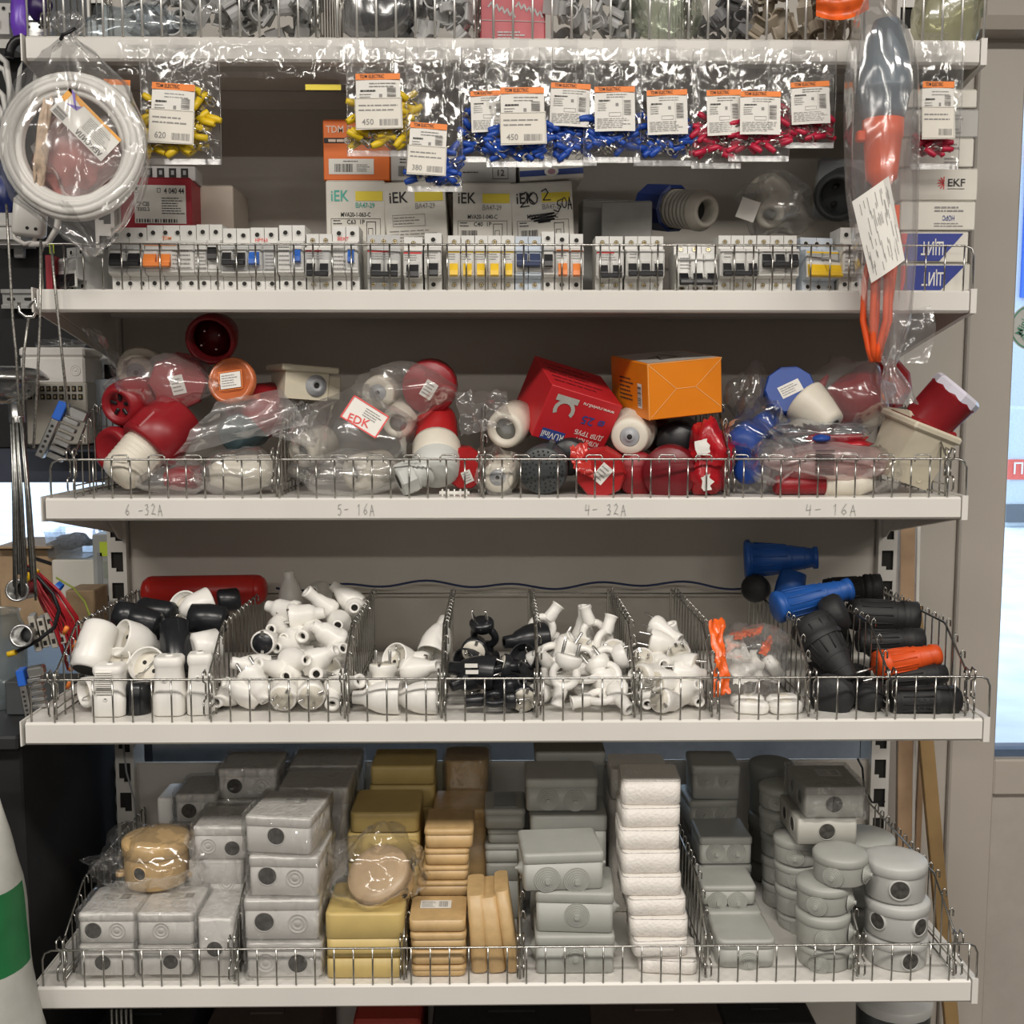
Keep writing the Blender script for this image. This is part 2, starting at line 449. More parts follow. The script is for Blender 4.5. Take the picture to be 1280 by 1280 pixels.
fT, _ = fence('T', 32, 1232, -40, [30 + i * 24.45 for i in range(1, 49)], 'tall front wire fence of the topmost shelf')
f1, ZF1 = fence('1', 52, 1217, 306, [81 + i * 23.9 for i in range(48)], 'front wire fence before the circuit breakers')
f2, ZF2 = fence('2', 63, 1208, 574, [94 + i * 23.2 for i in range(48)], 'front wire fence before the red industrial plugs')
f3, ZF3 = fence('3', 38, 1237, 848, [68 + i * 24.45 for i in range(48)], 'front wire fence before the bins of plugs')
f4, ZF4 = fence('4', 53, 1221, 1184, [82 + i * 24.0 for i in range(48)], 'front wire fence before the junction boxes')
# loops that stand above the rail of the second fence
mb = MB(); zl = ZF2
lw = mpp(640, 574, YF1)
mb.tube([(-10 * lw, .002, -.004), (-10 * lw, .002, .003), (-8 * lw, .003, .0055), (8 * lw, .003, .0055), (10 * lw, .002, .003), (10 * lw, .002, -.004)], WR, 6)
me = mb.mesh('rail_loop', M_chrome)
for i in range(26):
    px = 148 + i * 45.8
    if px > 1165: break
    ob('rail_loop', me, f2, T(P(px, 574, YF1).x, 0, zl))

def divider(key, px, label, h1=.060, h2=.108, yend=1.765, elbow=.075, group=None):
    """Side grid standing on the shelf from front to back, its top rail stepping up from h1 to h2."""
    z1, yf = SH[key]
    ya = yf + .013
    row = {'T': 20, '1': 340, '2': 600, '3': 880, '4': 1210}[key]
    x = P(px, row, ya).x
    t = thing('wire_divider', label, 'divider', T(x, ya, z1), group)
    L = yend - ya
    def zt(y): return h1 + (h2 - h1) * min(1, y / elbow)
    mb = MB()
    mb.tube([(0, 0, 0), (0, 0, h1 - .004), (0, .003, h1), (0, elbow * .96, h2 - .003), (0, elbow * 1.05, h2), (0, L - .004, h2), (0, L, h2 - .004), (0, L, 0)], WR * 1.35, 6)
    mb.build('rail', M_chrome, t)
    mb = MB(); mb.tube([(0, 0, .004), (0, L, .004)], WR * 1.2, 6); mb.tube([(.002, 0, .016), (.002, L, .016)], WR, 6); mb.build('foot_rail', M_chrome, t)
    n = max(5, int(L / .0245))
    for i in range(1, n):
        y = L * i / n; h = zt(y)
        mw = MB(); mw.tube([(.002, y, 0), (.002, y, h + .003), (.0045, y, h + .0065), (.007, y, h + .003), (.007, y, h - .005)], WR, 5)
        mw.build('wire', M_chrome, t)
    mb = MB(); hz = .052     # clips that hook the grid to the front fence
    for dx in (-.0035, .0045):
        mb.tube([(dx, -.012, .008), (dx, -.0155, .012), (dx, -.0155, .024), (dx, -.012, .028), (dx, -.004, .028), (dx, -.004, hz - .004), (dx, -.0155, hz + .002), (dx, -.0155, hz + .012), (dx, -.005, hz + .014), (dx, 0, hz + .006)], WR * 1.1, 5)
    mb.build('clip', M_chrome, t)
    return t
for k, (px, lb) in enumerate(((70, 'wire divider at the left end of the plug bins'), (262, 'wire divider between socket adapters and the first bin of white plugs'),
        (431, 'wire divider left of the nearly empty bin of white plugs'), (552, 'wire divider between white T-plugs and the black plugs'),
        (671, 'wire divider right of the black plugs'), (793, 'wire divider between ring-handled splitters and small white plugs'),
        (890, 'wire divider left of the orange bagged pack'), (1011, 'wire divider left of the black rubber connectors'),
        (1109, 'short wire divider amid the black rubber connectors'), (1207, 'wire divider at the right end of the plug bins'))):
    divider('3', px, lb)
for px, lb in ((81, 'wire divider at the left end of the junction box shelf'), (293, 'wire divider left of the tall white wrapped boxes'),
        (505, 'wire divider between yellow boxes and flat tan boxes'), (650, 'wire divider left of the grey glanded boxes'),
        (882, 'wire divider right of the white foam-wrapped boxes'), (1072, 'wire divider between the two stacks of round boxes'), (1192, 'wire divider at the right end of the junction box shelf')):
    divider('4', px, lb)
for px, lb in ((93, 'wire divider at the left end of the industrial plug shelf'), (346, 'wire divider between bagged red plugs and bagged grey plugs'),
        (602, 'wire divider left of the dark grey perforated cap'), (911, 'wire divider left of the blue bagged plugs'), (1182, 'wire divider at the right end of the industrial plug shelf')):
    divider('2', px, lb, h1=.056, h2=.118)
for px, lb in ((60, 'wire divider at the left end of the topmost shelf'), (395, 'wire divider left of the dark grey bag on the topmost shelf'),
        (596, 'wire divider left of the red pack on the topmost shelf'), (858, 'wire divider left of the beige clips on the topmost shelf')):
    divider('T', px, lb, h1=.09, h2=.12)
# ================================================================== shop front behind the rack: door at right, window at left
YD = 2.02
M_snow = mat('snow', (0.86, 0.88, 0.90), 0.8, var=0.12, scale=3, bump=.6, bscale=6)
mb = MB(); mb.box(-40, 40, 2.6, 90, -0.12, -0.02); struct('ground_snow', mb, M_snow)
def wx(px, Y, row=640): return P(px, row, Y).x
def wz(py, Y): return P(1200, py, Y).z
# wall beside the door (jamb) and above
xj0, xj1 = wx(1120, YD), wx(1197, YD)
mb = MB(); mb.box(xj0, xj1, YD, YD + .08, 0, CEIL_Z, b=.002); struct('wall_front', mb, M_pvc)
xs1 = wx(1254, YD)     # stile of the door leaf
dr = ob('door_1', None, None, T(xj1, YD - .012, 0)); dr['kind'] = 'structure'
W_door = .86; zr1 = wz(936, YD); zr0 = wz(992, YD); sw = xs1 - xj1
mb = MB(); mb.box(0.001, sw, 0, .06, 0.02, 2.12, b=.003); mb.build('hinge_stile', M_pvc, dr)
mb = MB(); mb.box(W_door - sw, W_door, 0, .06, .02, 2.12, b=.003); mb.build('lock_stile', M_pvc, dr)
mb = MB(); mb.box(sw, W_door - sw, 0.001, .06, zr0, zr1 - .018, b=.003); mb.build('mid_rail', M_pvc, dr)
mb = MB(); mb.box(sw, W_door - sw, 0.001, .06, 2.03, 2.12, b=.003); mb.build('top_rail', M_pvc, dr)
mb = MB(); mb.box(sw, W_door - sw, 0.001, .06, 0.02, .14, b=.003); mb.build('bottom_rail', M_pvc, dr)
mb = MB(); mb.box(sw * .72, W_door - sw * .72, 0.012, .05, .13, zr0 + .003); mb.build('lower_panel', mat('door_panel', (0.52, 0.47, 0.42), .45, var=.03), dr)
mb = MB(); mb.box(sw - .004, W_door - sw + .004, .02, .04, zr1 - .018, zr1 - .004); mb.build('gasket', mat('blue_gasket', (0.10, 0.15, 0.24), .5), dr)
mb = MB(); mb.box(sw - .004, W_door - sw + .004, .026, .032, zr1 - .01, 2.04)
M_glass = film('window_glass', (0.97, 0.99, 1.0), haze=.01, gloss=.02, rough=.01, wrinkle=0.0)
mb.build('pane', M_glass, dr)
# round shop sticker on the pane
stk = thing('window_sticker', 'round white sticker with green ring stuck on the door glass', 'sticker', T(wx(1286, YD), YD + .02, wz(408, YD)) @ ROTX)
mb = MB(); mb.disc(.042, 0.001, 40, 0); mb.lathe([(.0012, .040), (.0016, .0385), (.0012, .037)], 40, 1); mb.build('disc', [M_paper, mat('green_print', (.15, .42, .28), .5)], stk)
mb = MB(); put_text(mb, 'Mini', -.020, .0, .018, rot=1.2, z=.002); put_text(mb, 'Mini', -.016, -.018, .012, rot=-.9, z=.002); mb.build('lettering', MATS['green_print'], stk)
# header over the door
mb = MB(); mb.box(wx(1197, YD), 3.4, YD - .03, YD + .08, wz(43, YD), CEIL_Z, b=.003); struct('trim_1', mb, M_pvc)
mb = MB(); mb.box(wx(1200, YD), 3.4, YD - .012, YD + .07, 2.125, wz(47, YD) - .006, b=.003); struct('trim_2', mb, M_pvc)
mb = MB(); mb.box(xj1 + W_door + .002, 3.4, YD, YD + .08, 0, 2.12); struct('wall_front_right', mb, M_pvc)
# street seen through the glass: a building with a blue banner, and a roadside stand on the snow
UPR = Matrix(((1, 0, 0, 0), (0, 0, -1, 0), (0, 1, 0, 0), (0, 0, 0, 1)))
YK = 16.0
bx0 = wx(1240, YK)
bd = thing('street_building', 'pale building with a blue and white banner across the snowy street', 'building', T(0, YK, 0))
mb = MB(); mb.box(bx0, bx0 + 6, 0, 4, -.05, 6.5); mb.build('wall', mat('render_wall', (.55, .58, .62), .7), bd)
z0, z1 = wz(372, YK), wz(205, YK); xb = wx(1262, YK)
mb = MB(); mb.box(xb, xb + 3, -.06, 0, z0, z1); mb.build('banner', mat('banner_blue', (0.04, 0.14, 0.60), .5), bd)
mb = MB(); mb.box(xb, xb + 3, -.07, 0, z1, z1 + .28); mb.build('red_stripe', mat('banner_red', (0.75, 0.12, 0.08), .5), bd)
mb = MB()
for i in range(5): mb.box(xb + .10, xb + .20 + .06 * (i % 2), -.066, -.06, z1 - .40 - i * .38, z1 - .14 - i * .38)
mb.build('banner_mark', M_paper, bd)
YN = 12.0
kb = thing('street_stand', 'grey roadside stand with a red stripe on the snow', 'stand', T(wx(1258, YN), YN, -.02))
mb = MB(); mb.box(0, 2.4, 0, .3, 0, wz(508, YN) + .02, b=.03); mb.build('body', mat('stand_grey', (0.55, 0.60, 0.62), .5), kb)
mb = MB(); mb.box(-.01, 2.4, -.02, 0, wz(597, YN), wz(572, YN)); mb.build('stripe', MATS['banner_red'], kb)
mb = MB(); put_text(mb, 'ПО', .16, wz(584, YN), .17, M=T(0, -.03, 0) @ UPR); mb.build('lettering', M_paper, kb)
mb = MB(); mb.box(-.01, 2.4, -.02, 0, 0.06, wz(628, YN)); mb.build('base_stripe', mat('stand_dark', (.12, .13, .14), .5), kb)
# timber strips leaning between rack and wall
M_pine = mat('pine_wood', (0.50, 0.33, 0.20), .6, var=.15, scale=15)
M_pine2 = mat('varnished_wood', (0.36, 0.23, 0.10), .5, var=.15, scale=12)
def strip(name, label, m, a, b, w, d, Y):
    A = P(a[0], a[1], Y); B = P(b[0], b[1], Y); u = (B - A).normalized()
    A = A - u * (A.z / u.z); B = B + u * .25
    L = (B - A).length
    mb = MB(); mb.box(-w / 2, w / 2, -d / 2, d / 2, 0, L, b=.001)
    return tag(mb.build(name, m, None, frame(A, u, (1, 0, 0))), label, 'wood')
strip('timber_board', 'pinkish pine board standing behind the right upright', M_pine, (1128, 1180), (1133, 700), .026, .012, 1.90)
strip('white_edging_strip', 'thin white edging strip beside the pine board', M_paper, (1138, 1180), (1147, 700), .006, .008, 1.90)
strip('timber_batten', 'thin dark pine batten beside the white strip', M_pine, (1141, 1180), (1149, 1000), .010, .010, 1.91)
strip('timber_batten', 'yellow-brown varnished batten leaning at the right end of the rack', M_pine2, (1172, 1090), (1158, 935), .024, .012, 1.86)
# wall and window behind the left part of the rack
mb = MB(); mb.box(-3.4, xj0 + .16, 2.55, 2.60, 0, .92); mb.box(-3.4, xj0, 2.55, 2.60, 1.95, CEIL_Z); struct('wall_front_left', mb, mat('facade_paint', (.42, .43, .45), .6))
w1 = ob('window_1', None, None, T(0, 2.55, 0)); w1['kind'] = 'structure'
for x in (-3.3, -2.1, -1.22, -.30, .55):
    mb = MB(); mb.box(x, x + .05, -.01, .05, .92, 1.95, b=.003); mb.build('mullion', M_pvc, w1)
mb = MB(); mb.box(-3.4, .9, -.02, .05, .90, .96, b=.004); mb.build('window_sill', M_pvc, w1)
for i in range(4):
    x0, x1 = (-3.25, -2.05, -1.17, -.25)[i], (-2.1, -1.22, -.30, .55)[i]
    mb = MB(); mb.box(x0, x1, .02, .024, .96, 1.95); mb.build('pane', M_glass, w1)
# ================================================================== shelf 1: circuit breakers, cartons, hanging bags
Z1 = SH['1'][0]; ZT = SH['T'][0]
M_bw = mat('breaker_white', (0.70, 0.69, 0.66), .42, var=.03)
M_bg = mat('breaker_grey', (0.50, 0.50, 0.49), .42, var=.03)
M_bgd = mat('breaker_mid_grey', (0.30, 0.31, 0.32), .42, var=.03)
M_bb = mat('breaker_bluish', (0.55, 0.61, 0.68), .42, var=.03)
M_yel = mat('toggle_yellow', (0.86, 0.55, 0.02), .4, var=.03)
M_org = mat('toggle_orange', (0.88, 0.25, 0.05), .4, var=.03)
M_blu = mat('toggle_blue', (0.02, 0.12, 0.50), .4, var=.04)
M_nav = mat('toggle_navy', (0.03, 0.045, 0.11), .4, var=.04)
M_red = mat('print_red', (0.72, 0.05, 0.05), .5, var=.03)
_screw = {}
def screw_mesh(kind):
    if kind not in _screw:
        mb = MB()
        mb.lathe([(0, .0040), (.0006, .0040), (.0006, .0031), (-.0005, .0031)], 12, 0)
        mb.disc(.0031, .0002, 12, 1)
        if kind == 'brass':
            mb.disc(.0024, .0004, 10, 2); rect(mb, -.002, .002, -.0004, .0004, 1, None, .0007); rect(mb, -.0004, .0004, -.002, .002, 1, None, .0007)
        _screw[kind] = mb.mesh('terminal_screw', [M_bw, M_dark, M_brass])
    return _screw[kind]
def breaker(px0, px1, pyt, poles, label, tog=('black',), body=None, nose=None, screw='dark', bar=True, tz=.42, Y=None, head=None, rz=0, rx=0, tpos=None, up=False, prints=None, topscrew=True, zoff=0.0, tw=.62, frame_m=None, H=None, text=None):
    body = body or M_bw; nose = nose or body
    Y = Y or YF1 + .016
    c0, c1 = P(px0, 330, Y), P(px1, 330, Y)
    W = c1.x - c0.x; H = H or (P(px0, pyt, Y).z - Z1); n = poles; pw = W / n; D = .062
    t = thing('circuit_breaker', label, 'circuit breaker', stand(((c0.x + c1.x) / 2, Y, Z1 + .0005 + zoff), rz, rx), 'circuit breakers in the front row')
    prof = [(D, 0), (.014, 0), (.014, .225 * H), (.003, .245 * H), (0, .27 * H), (0, .72 * H), (.003, .745 * H), (.014, .765 * H), (.014, H), (D, H)]
    mb = MB(); g = .0004
    mb.loft([[(x, a, b) for a, b in prof] for x in (-pw / 2 + g, pw / 2 - g)], 0)
    mb.box(-pw / 2 + .0008, pw / 2 - .0008, -.0015, .003, .30 * H, .70 * H, 1, b=.0012)
    me = mb.mesh('pole_module', [body, nose])
    for i in range(n): ob('pole_module', me, t, T(-W / 2 + pw * (i + .5), 0, 0))
    # terminal screws above and below
    sm = screw_mesh(screw); k = max(1, round(W / .0172))
    for i in range(k):
        x = -W / 2 + W * (i + .5) / k
        if topscrew: ob('terminal_screw', sm, t, T(x, .0135, .885 * H) @ ROTX)
        ob('terminal_screw', sm, t, T(x, .0135, .115 * H) @ ROTX)
    # toggles
    cols = {'black': M_black, 'yellow': M_yel, 'orange': M_org, 'blue': M_blu, 'navy': M_nav}
    xs = tpos or [(-W / 2 + pw * (i + .5), pw * tw) for i in range(n)]
    for j, (x, w) in enumerate(xs):
        c = tog[j % len(tog)]
        mb = MB(); mb.box(x - w / 2 - .0012, x + w / 2 + .0012, -.003, .001, tz * H - .010, tz * H + .012, b=.001); mb.build('toggle_frame', frame_m or M_bw, t)
        mb = MB()
        a = .0 if not up else .006
        mb.loft([[(xx, y, z + tz * H + a) for y, z in ((-.002, .008), (-.006, .007), (-.011, -.002), (-.012, -.008), (-.008, -.010), (-.002, -.006))] for xx in (x - w / 2, x + w / 2)], 0)
        mb.build('toggle', cols[c], t)
    if bar and len(xs) > 1:
        mb = MB(); xa = xs[0][0] - xs[0][1] / 2; xb = xs[-1][0] + xs[-1][1] / 2
        a = .0 if not up else .006
        mb.box(xa, xb, -.0125, -.0065, tz * H - .0095 + a, tz * H - .0035 + a, b=.001); mb.build('toggle_bar', cols[tog[0]], t)
    mb = MB(); FM = T(0, -.0016, 0) @ ROTX
    if head: rect(mb, -W / 2 + .001, W / 2 - .001 if not isinstance(head, tuple) else W * .15, .665 * H, .695 * H, 1, FM)
    if prints:
        for x0, x1, z0, z1, nl in prints: lines(mb, x0 * W, x1 * W, z0 * H, z1 * H, nl, 0, FM, seed=int(px0))
    else: lines(mb, -W * .42, W * .3, .53 * H, .66 * H, 3, 0, FM, seed=int(px0))
    if text: put_text(mb, text, -W * .1, .80 * H, .006, 1, T(0, .0132, 0) @ ROTX)
    mb.build('face_print', [M_greyink, {'yellow': M_yel, 'orange': M_org, 'blue': M_blu, 'red': M_red, None: M_red}[head[0] if isinstance(head, tuple) else head]], t)
    return t
breaker(66, 104, 308, 2, 'beige-grey two-pole breaker turned aside at the left end of the row', nose=M_bg, rz=-32, tz=.24, body=M_bg, Y=YF1 + .03, zoff=.0)
breaker(135, 181, 283, 2, 'grey-nosed breaker with three top screws left of the orange-toggled one', ('black', 'black'), nose=M_bg, tz=.48, frame_m=M_bw)
breaker(181, 243, 280, 3, 'wide white breaker with two orange toggles', ('orange', 'orange'), tpos=[(-.024, .016), (-.005, .016)], tz=.45, head=('orange',), bar=True, prints=[(.05, .45, .3, .62, 5)], text='TDM')
breaker(243, 276, 279, 2, 'white breaker with a red-striped test flap right of the orange-toggled one', ('black',), tpos=[(.008, .012)], tz=.55, head=('red',), prints=[(-.45, .0, .3, .62, 6)])
breaker(276, 311, 284, 2, 'grey-nosed two-pole breaker with two framed black toggles', ('black', 'black'), nose=M_bg, tz=.50)
breaker(311, 346, 283, 2, 'white breaker with one blue toggle and a blue test button', ('blue',), tpos=[(-.010, .013)], tz=.50, nose=M_bg, head=None, prints=[(.1, .45, .3, .62, 6)], text='HPT63')
breaker(347, 380, 280, 2, 'white breaker with a raised data plate and a blue toggle on its right', ('blue',), tpos=[(.009, .010)], tz=.52, prints=[(-.45, .05, .35, .68, 5)])
breaker(381, 414, 291, 2, 'grey two-pole breaker with joined black toggles left of the red-lettered one', ('black', 'black'), nose=M_bg, screw='brass', tz=.36, head=('red',))
breaker(414, 448, 281, 2, 'white breaker with a red logo and a circuit diagram', ('blue',), tpos=[(.009, .008)], tz=.52, prints=[(-.45, .1, .3, .66, 6)], text='ВЕКТ')
breaker(459, 501, 292, 2, 'grey two-pole breaker standing askew after a gap in the row', ('black', 'black'), nose=M_bg, body=M_bg, screw='brass', tz=.36, rz=6, head=('red',))
breaker(504, 528, 295, 1, 'single-pole breaker with black toggle and red stripe', ('black',), screw='brass', tz=.36, head='red')
breaker(530, 552, 290, 1, 'single-pole breaker with two small screws left of the yellow toggles', ('black',), tz=.36, head=None)
_yl = ['leftmost', 'second from the left', 'middle', 'second from the right', 'rightmost']
for i, (a, b) in enumerate(((559, 575.6), (576, 593), (593.3, 609.7), (610, 626.4), (626.8, 643.4))):
    breaker(a, b, 293, 1, 'single-pole breaker with a yellow toggle, %s of the five' % _yl[i], ('yellow',), screw='brass', tz=.37, head='yellow')
breaker(644, 677, 294, 2, 'bluish two-pole breaker with a wide navy toggle', ('navy', 'navy'), body=M_bb, screw='brass', tz=.47, tw=.8, up=True, head=None)
breaker(677, 693.6, 288, 1, 'narrow grey single-pole breaker beside the bluish one', ('black',), nose=M_bg, tz=.50)
breaker(694.2, 712, 290, 1, 'single-pole breaker with an orange toggle, left of the pair', ('orange',), tz=.36, head='orange')
breaker(712.6, 730, 291, 1, 'single-pole breaker with an orange toggle, right of the pair', ('orange',), tz=.36, head='orange')
breaker(745, 780, 294, 2, 'two-pole breaker with joined black toggles and brass screws', ('black', 'black'), screw='brass', tz=.35, head=('red',))
breaker(782, 831, 294, 3, 'three-pole breaker with joined black toggles left of the leaning one', ('black', 'black', 'black'), screw='brass', tz=.38, prints=[(-.4, -.2, .45, .68, 4)])
breaker(846, 899, 296, 3, 'three-pole breaker leaning back with slotted top terminals', ('black', 'black', 'black'), screw='brass', tz=.22, rx=-14, Y=YF1 + .02, prints=[(-.4, -.1, .4, .66, 4)])
breaker(900, 948, 293, 3, 'three-pole breaker with joined black toggles right of the leaning one', ('black', 'black', 'black'), screw='brass', tz=.38, prints=[(-.4, -.2, .45, .68, 4)])
breaker(948.6, 999, 293, 3, 'three-pole breaker with its black toggles switched up', ('black', 'black', 'black'), screw='brass', tz=.46, up=True, prints=[(-.4, -.2, .55, .7, 4)])
breaker(1008, 1053, 292, 2, 'bluish-grey switch with yellow and red toggles leaning beside the long bag', ('yellow', 'yellow'), body=M_bb, nose=M_bg, tz=.36, tw=.95, rx=-8, rz=12, head='yellow', Y=YF1 + .022)
breaker(1053, 1083, 283, 2, 'white breaker half hidden behind the long hanging bag', ('black',), tz=.5, tpos=[(.008, .01)], prints=[(-.4, .1, .3, .66, 6)])

# ------------------------------------------------------------------ cartons
M_cw = mat('carton_white', (0.73, 0.70, 0.63), .55, var=.03, scale=20)
M_cg = mat('carton_grey', (0.47, 0.46, 0.44), .55, var=.03, scale=20)
M_cr = mat('carton_red', (0.36, 0.02, 0.035), .5, var=.04, scale=20)
M_co = mat('carton_orange', (0.80, 0.17, 0.02), .5, var=.04, scale=20)
M_teal = mat('print_teal', (0.08, 0.45, 0.36), .5, var=0)
M_yp = mat('print_yellow', (0.85, 0.68, 0.05), .5, var=0)
M_navp = mat('print_navy', (0.03, 0.06, 0.25), .5, var=0)
def carton(name, label, px0, px1, pyt, pyb, Y, depth, m, rz=0, ry=0, zbot=None, group=None, lid=True):
    """Closed cardboard box whose front face spans the given pixels at distance Y; returns thing, face frame, w, h."""
    pm = (pyt + (pyb or pyt)) / 2
    a, b = P(px0, pm, Y), P(px1, pm, Y)
    w = b.x - a.x; zt = P(px0, pyt, Y).z; z0 = zbot if zbot is not None else P(px0, pyb, Y).z; h = zt - z0
    t = thing(name, label, 'box', stand(((a.x + b.x) / 2, Y, z0), rz, 0, ry), group)
    mb = MB(); mb.box(-w / 2, w / 2, 0, depth, 0, h, b=.0012); mb.build('carton', m, t)
    if lid:
        mb = MB(); mb.box(-w / 2 + .002, w / 2 - .002, .0, depth * .5, h - .0002, h + .0006); mb.build('lid_flap', m, t)
    return t, T(0, -.0003, 0) @ ROTX, w, h
YI = YF1 + .095
def iek(px0, px1, pyt, rz, logo, code, label, amp, ry=0):
    t, F, w, h = carton('breaker_carton', label, px0, px1, pyt, None, YI, .17, M_cw, rz, ry, zbot=Z1 + .0005, group='white breaker cartons with yellow stripe')
    mb = MB(); rect(mb, w * .0, w * .46, h - .027, h - .014, 0, F); mb.build('yellow_stripe', M_yp, t)
    mb = MB(); put_text(mb, 'iEK', -w * .27, h - .021, .021, 0, F, width=w * .30); mb.build('logo', logo, t)
    mb = MB(); put_text(mb, 'ВА47-29', w * .16, h - .0335, .0095, 0, F, width=w * .32); mb.build('model_text', logo if logo is M_teal else M_greyink, t)
    mb = MB()
    if code:
        put_text(mb, code, 0, h - .046, .0085, 0, F, width=w * .5)
        if amp: put_text(mb, amp, 0, h - .056, .0085, 0, F, width=w * .30)
        lines(mb, -w * .38, -w * .22, h - .060, h - .052, 2, 0, F); barcode(mb, -w * .36, -w * .08, h - .080, h - .064, 0, F)
        outline(mb, -w * .42, w * .42, h - .088, h - .051, .0005, 0, F); outline(mb, w * .18, w * .34, h - .082, h - .055, .0008, 0, F); outline(mb, w * .21, w * .29, h - .076, h - .064, .0006, 0, F)
    else:
        outline(mb, -w * .38, w * .15, h - .060, h - .044, .0005, 0, F); lines(mb, -w * .36, .1 * w, h - .058, h - .046, 3, 0, F)
        lines(mb, -w * .44, w * .42, h - .086, h - .064, 5, 0, F, fill=.25)
    mb.build('print', M_ink if code else M_greyink, t)
    return t, F, w, h
_i1 = iek(407, 481, 226, 0, M_teal, 'MVA20-1-063-C', 'white breaker carton with a teal logo, under the orange carton', 'C63  1P')
_i2 = iek(486, 563, 227, 0, M_ink, None, 'white breaker carton with only fine print, second from the left', None, ry=-3)
_i3 = iek(566, 640, 229, 0, M_ink, 'MVA20-1-040-C', 'white breaker carton with black logo and C40 print', 'C40  1P')
_i4 = iek(645, 722, 228, 0, M_ink, 'MVA20-3-025-C', 'white breaker carton overwritten with black marker numbers', None, ry=-3)
t, F, w, h = _i4
mb = MB()
s = .001
stroke(mb, [(-.028, h - .016), (-.022, h - .012), (-.018, h - .016), (-.024, h - .026), (-.030, h - .032), (-.018, h - .031)], .0016, 0, F, .0008)
stroke(mb, [(-.012 + .006 * math.cos(a), h - .021 + .008 * math.sin(a)) for a in [i * .7 for i in range(10)]], .0016, 0, F, .0008)
stroke(mb, [(0, h - .012), (.006, h - .009), (.009, h - .014), (.002, h - .024), (.012, h - .024)], .0016, 0, F, .0008)
stroke(mb, [(.028, h - .024), (.022, h - .026), (.021, h - .031), (.026, h - .034), (.022, h - .041), (.016, h - .038)], .0016, 0, F, .0008)
stroke(mb, [(.031 + .003 * math.cos(a), h - .029 + .007 * math.sin(a)) for a in [i * .7 for i in range(10)]], .0014, 0, F, .0008)
stroke(mb, [(.036, h - .038), (.038, h - .022), (.041, h - .038)], .0014, 0, F, .0008); stroke(mb, [(.036, h - .032), (.041, h - .032)], .0014, 0, F, .0008)
stroke(mb, [(-.018, h - .045), (.016, h - .042), (-.016, h - .049), (.018, h - .046), (-.012, h - .052), (.016, h - .050), (-.006, h - .054), (.010, h - .053)], .0022, 0, F, .0008)
mb.build('marker_writing', M_ink, t)
zI = {k: Z1 + v[3] + .0012 for k, v in zip('1234', (_i1, _i2, _i3, _i4))}
t, F, w, h = carton('breaker_carton', 'orange carton with a black band standing on the white cartons', 404, 487, 150, 225, YI + .005, .10, M_co, 0, zbot=zI['1'] + .001)
mb = MB(); rect(mb, -w / 2 + .001, w * .5 - .001, h - .031, h - .024, 0, F); mb.build('black_band', M_ink, t)
mb = MB(); put_text(mb, 'TDM ELECTRIC', -.002, h - .013, .0135, 0, F, width=w * .86); lines(mb, -w * .42, w * .2, h - .030, h - .0255, 1, 0, F, .0006, .8); mb.build('lettering', mat('print_pale', (.80, .62, .50), .6, var=0), t)
mb = MB(); rect(mb, -w * .42, w * .26, .008, .029, 0, F); rect(mb, -w * .40, w * .26, .009, .028, 0, F, .0005); barcode(mb, -w * .33, -w * .05, .011, .022, 1, F, .0008); lines(mb, 0, w * .22, .011, .022, 4, 1, F, .0008); lines(mb, -w * .2, w * .1, .024, .027, 1, 1, F, .0008); mb.build('sticker', [M_paper, M_ink], t)
t, F, w, h = carton('breaker_carton', 'grey carton behind the lowest hanging blue lug bag', 488, 572, 188, 226, YI + .008, .10, M_cg, 0, zbot=zI['2'] + .002)
mb = MB(); barcode(mb, -w * .38, -w * .10, .006, .020, 0, F); lines(mb, -w * .36, -w * .12, .023, .031, 2, 0, F); mb.build('print', M_ink, t)
t, F, w, h = carton('breaker_carton', 'grey carton marked 12 behind the hanging blue lug bags', 575, 645, 196, 228, YI + .005, .10, M_cg, 0, zbot=zI['3'] + .001)
mb = MB(); put_text(mb, '12', w * .22, .013, .012, 0, F); outline(mb, w * .08, w * .36, .005, .021, .0006, 0, F); lines(mb, -w * .46, -w * .08, .012, .016, 1, 0, F); mb.build('print', M_ink, t)
t, F, w, h = carton('breaker_carton', 'white carton with a navy stripe and oval emblem behind the lug bags', 650, 730, 186, 222, YI + .004, .10, M_cw, 2, ry=-4, zbot=zI['4'] + .004)
mb = MB(); rect(mb, -w * .5, w * .5, .006, .014, 0, F); put_text(mb, 'o MA', w * .08, .031, .006, 0, F); put_text(mb, '• MA', w * .33, .034, .007, 0, F); put_text(mb, 'o MA', w * .08, .024, .006, 0, F); mb.build('navy_stripe', M_navp, t)
mb = MB(); mb.add([(x, y + .011, .0008) for x, y in circ(.009, 20, 1.1, .75)], [tuple(range(20))], 0, False, F); mb.add([(x, y + .011, .0011) for x, y in circ(.005, 20, 1.1, .75)], [tuple(range(20))], 1, False, F); mb.build('oval_emblem', [M_paper, mat('emblem_pink', (.45, .25, .30), .6, var=0)], t)
# grey and dark cartons lying behind
for a in ((728, 790, 250, 6, 'dim grey carton leaning behind the marker-written carton', 20), (752, 815, 252, -8, 'dim grey carton lying left of the navy industrial plug', -14)):
    t, F, w, h = carton('grey_carton', a[4], a[0], a[1], a[2], None, YF1 + (.15 if a[0] < 740 else .10), .035, mat('carton_dim_grey', (.24, .235, .22), .6, var=.05), a[3], 0, zbot=Z1 + .001)
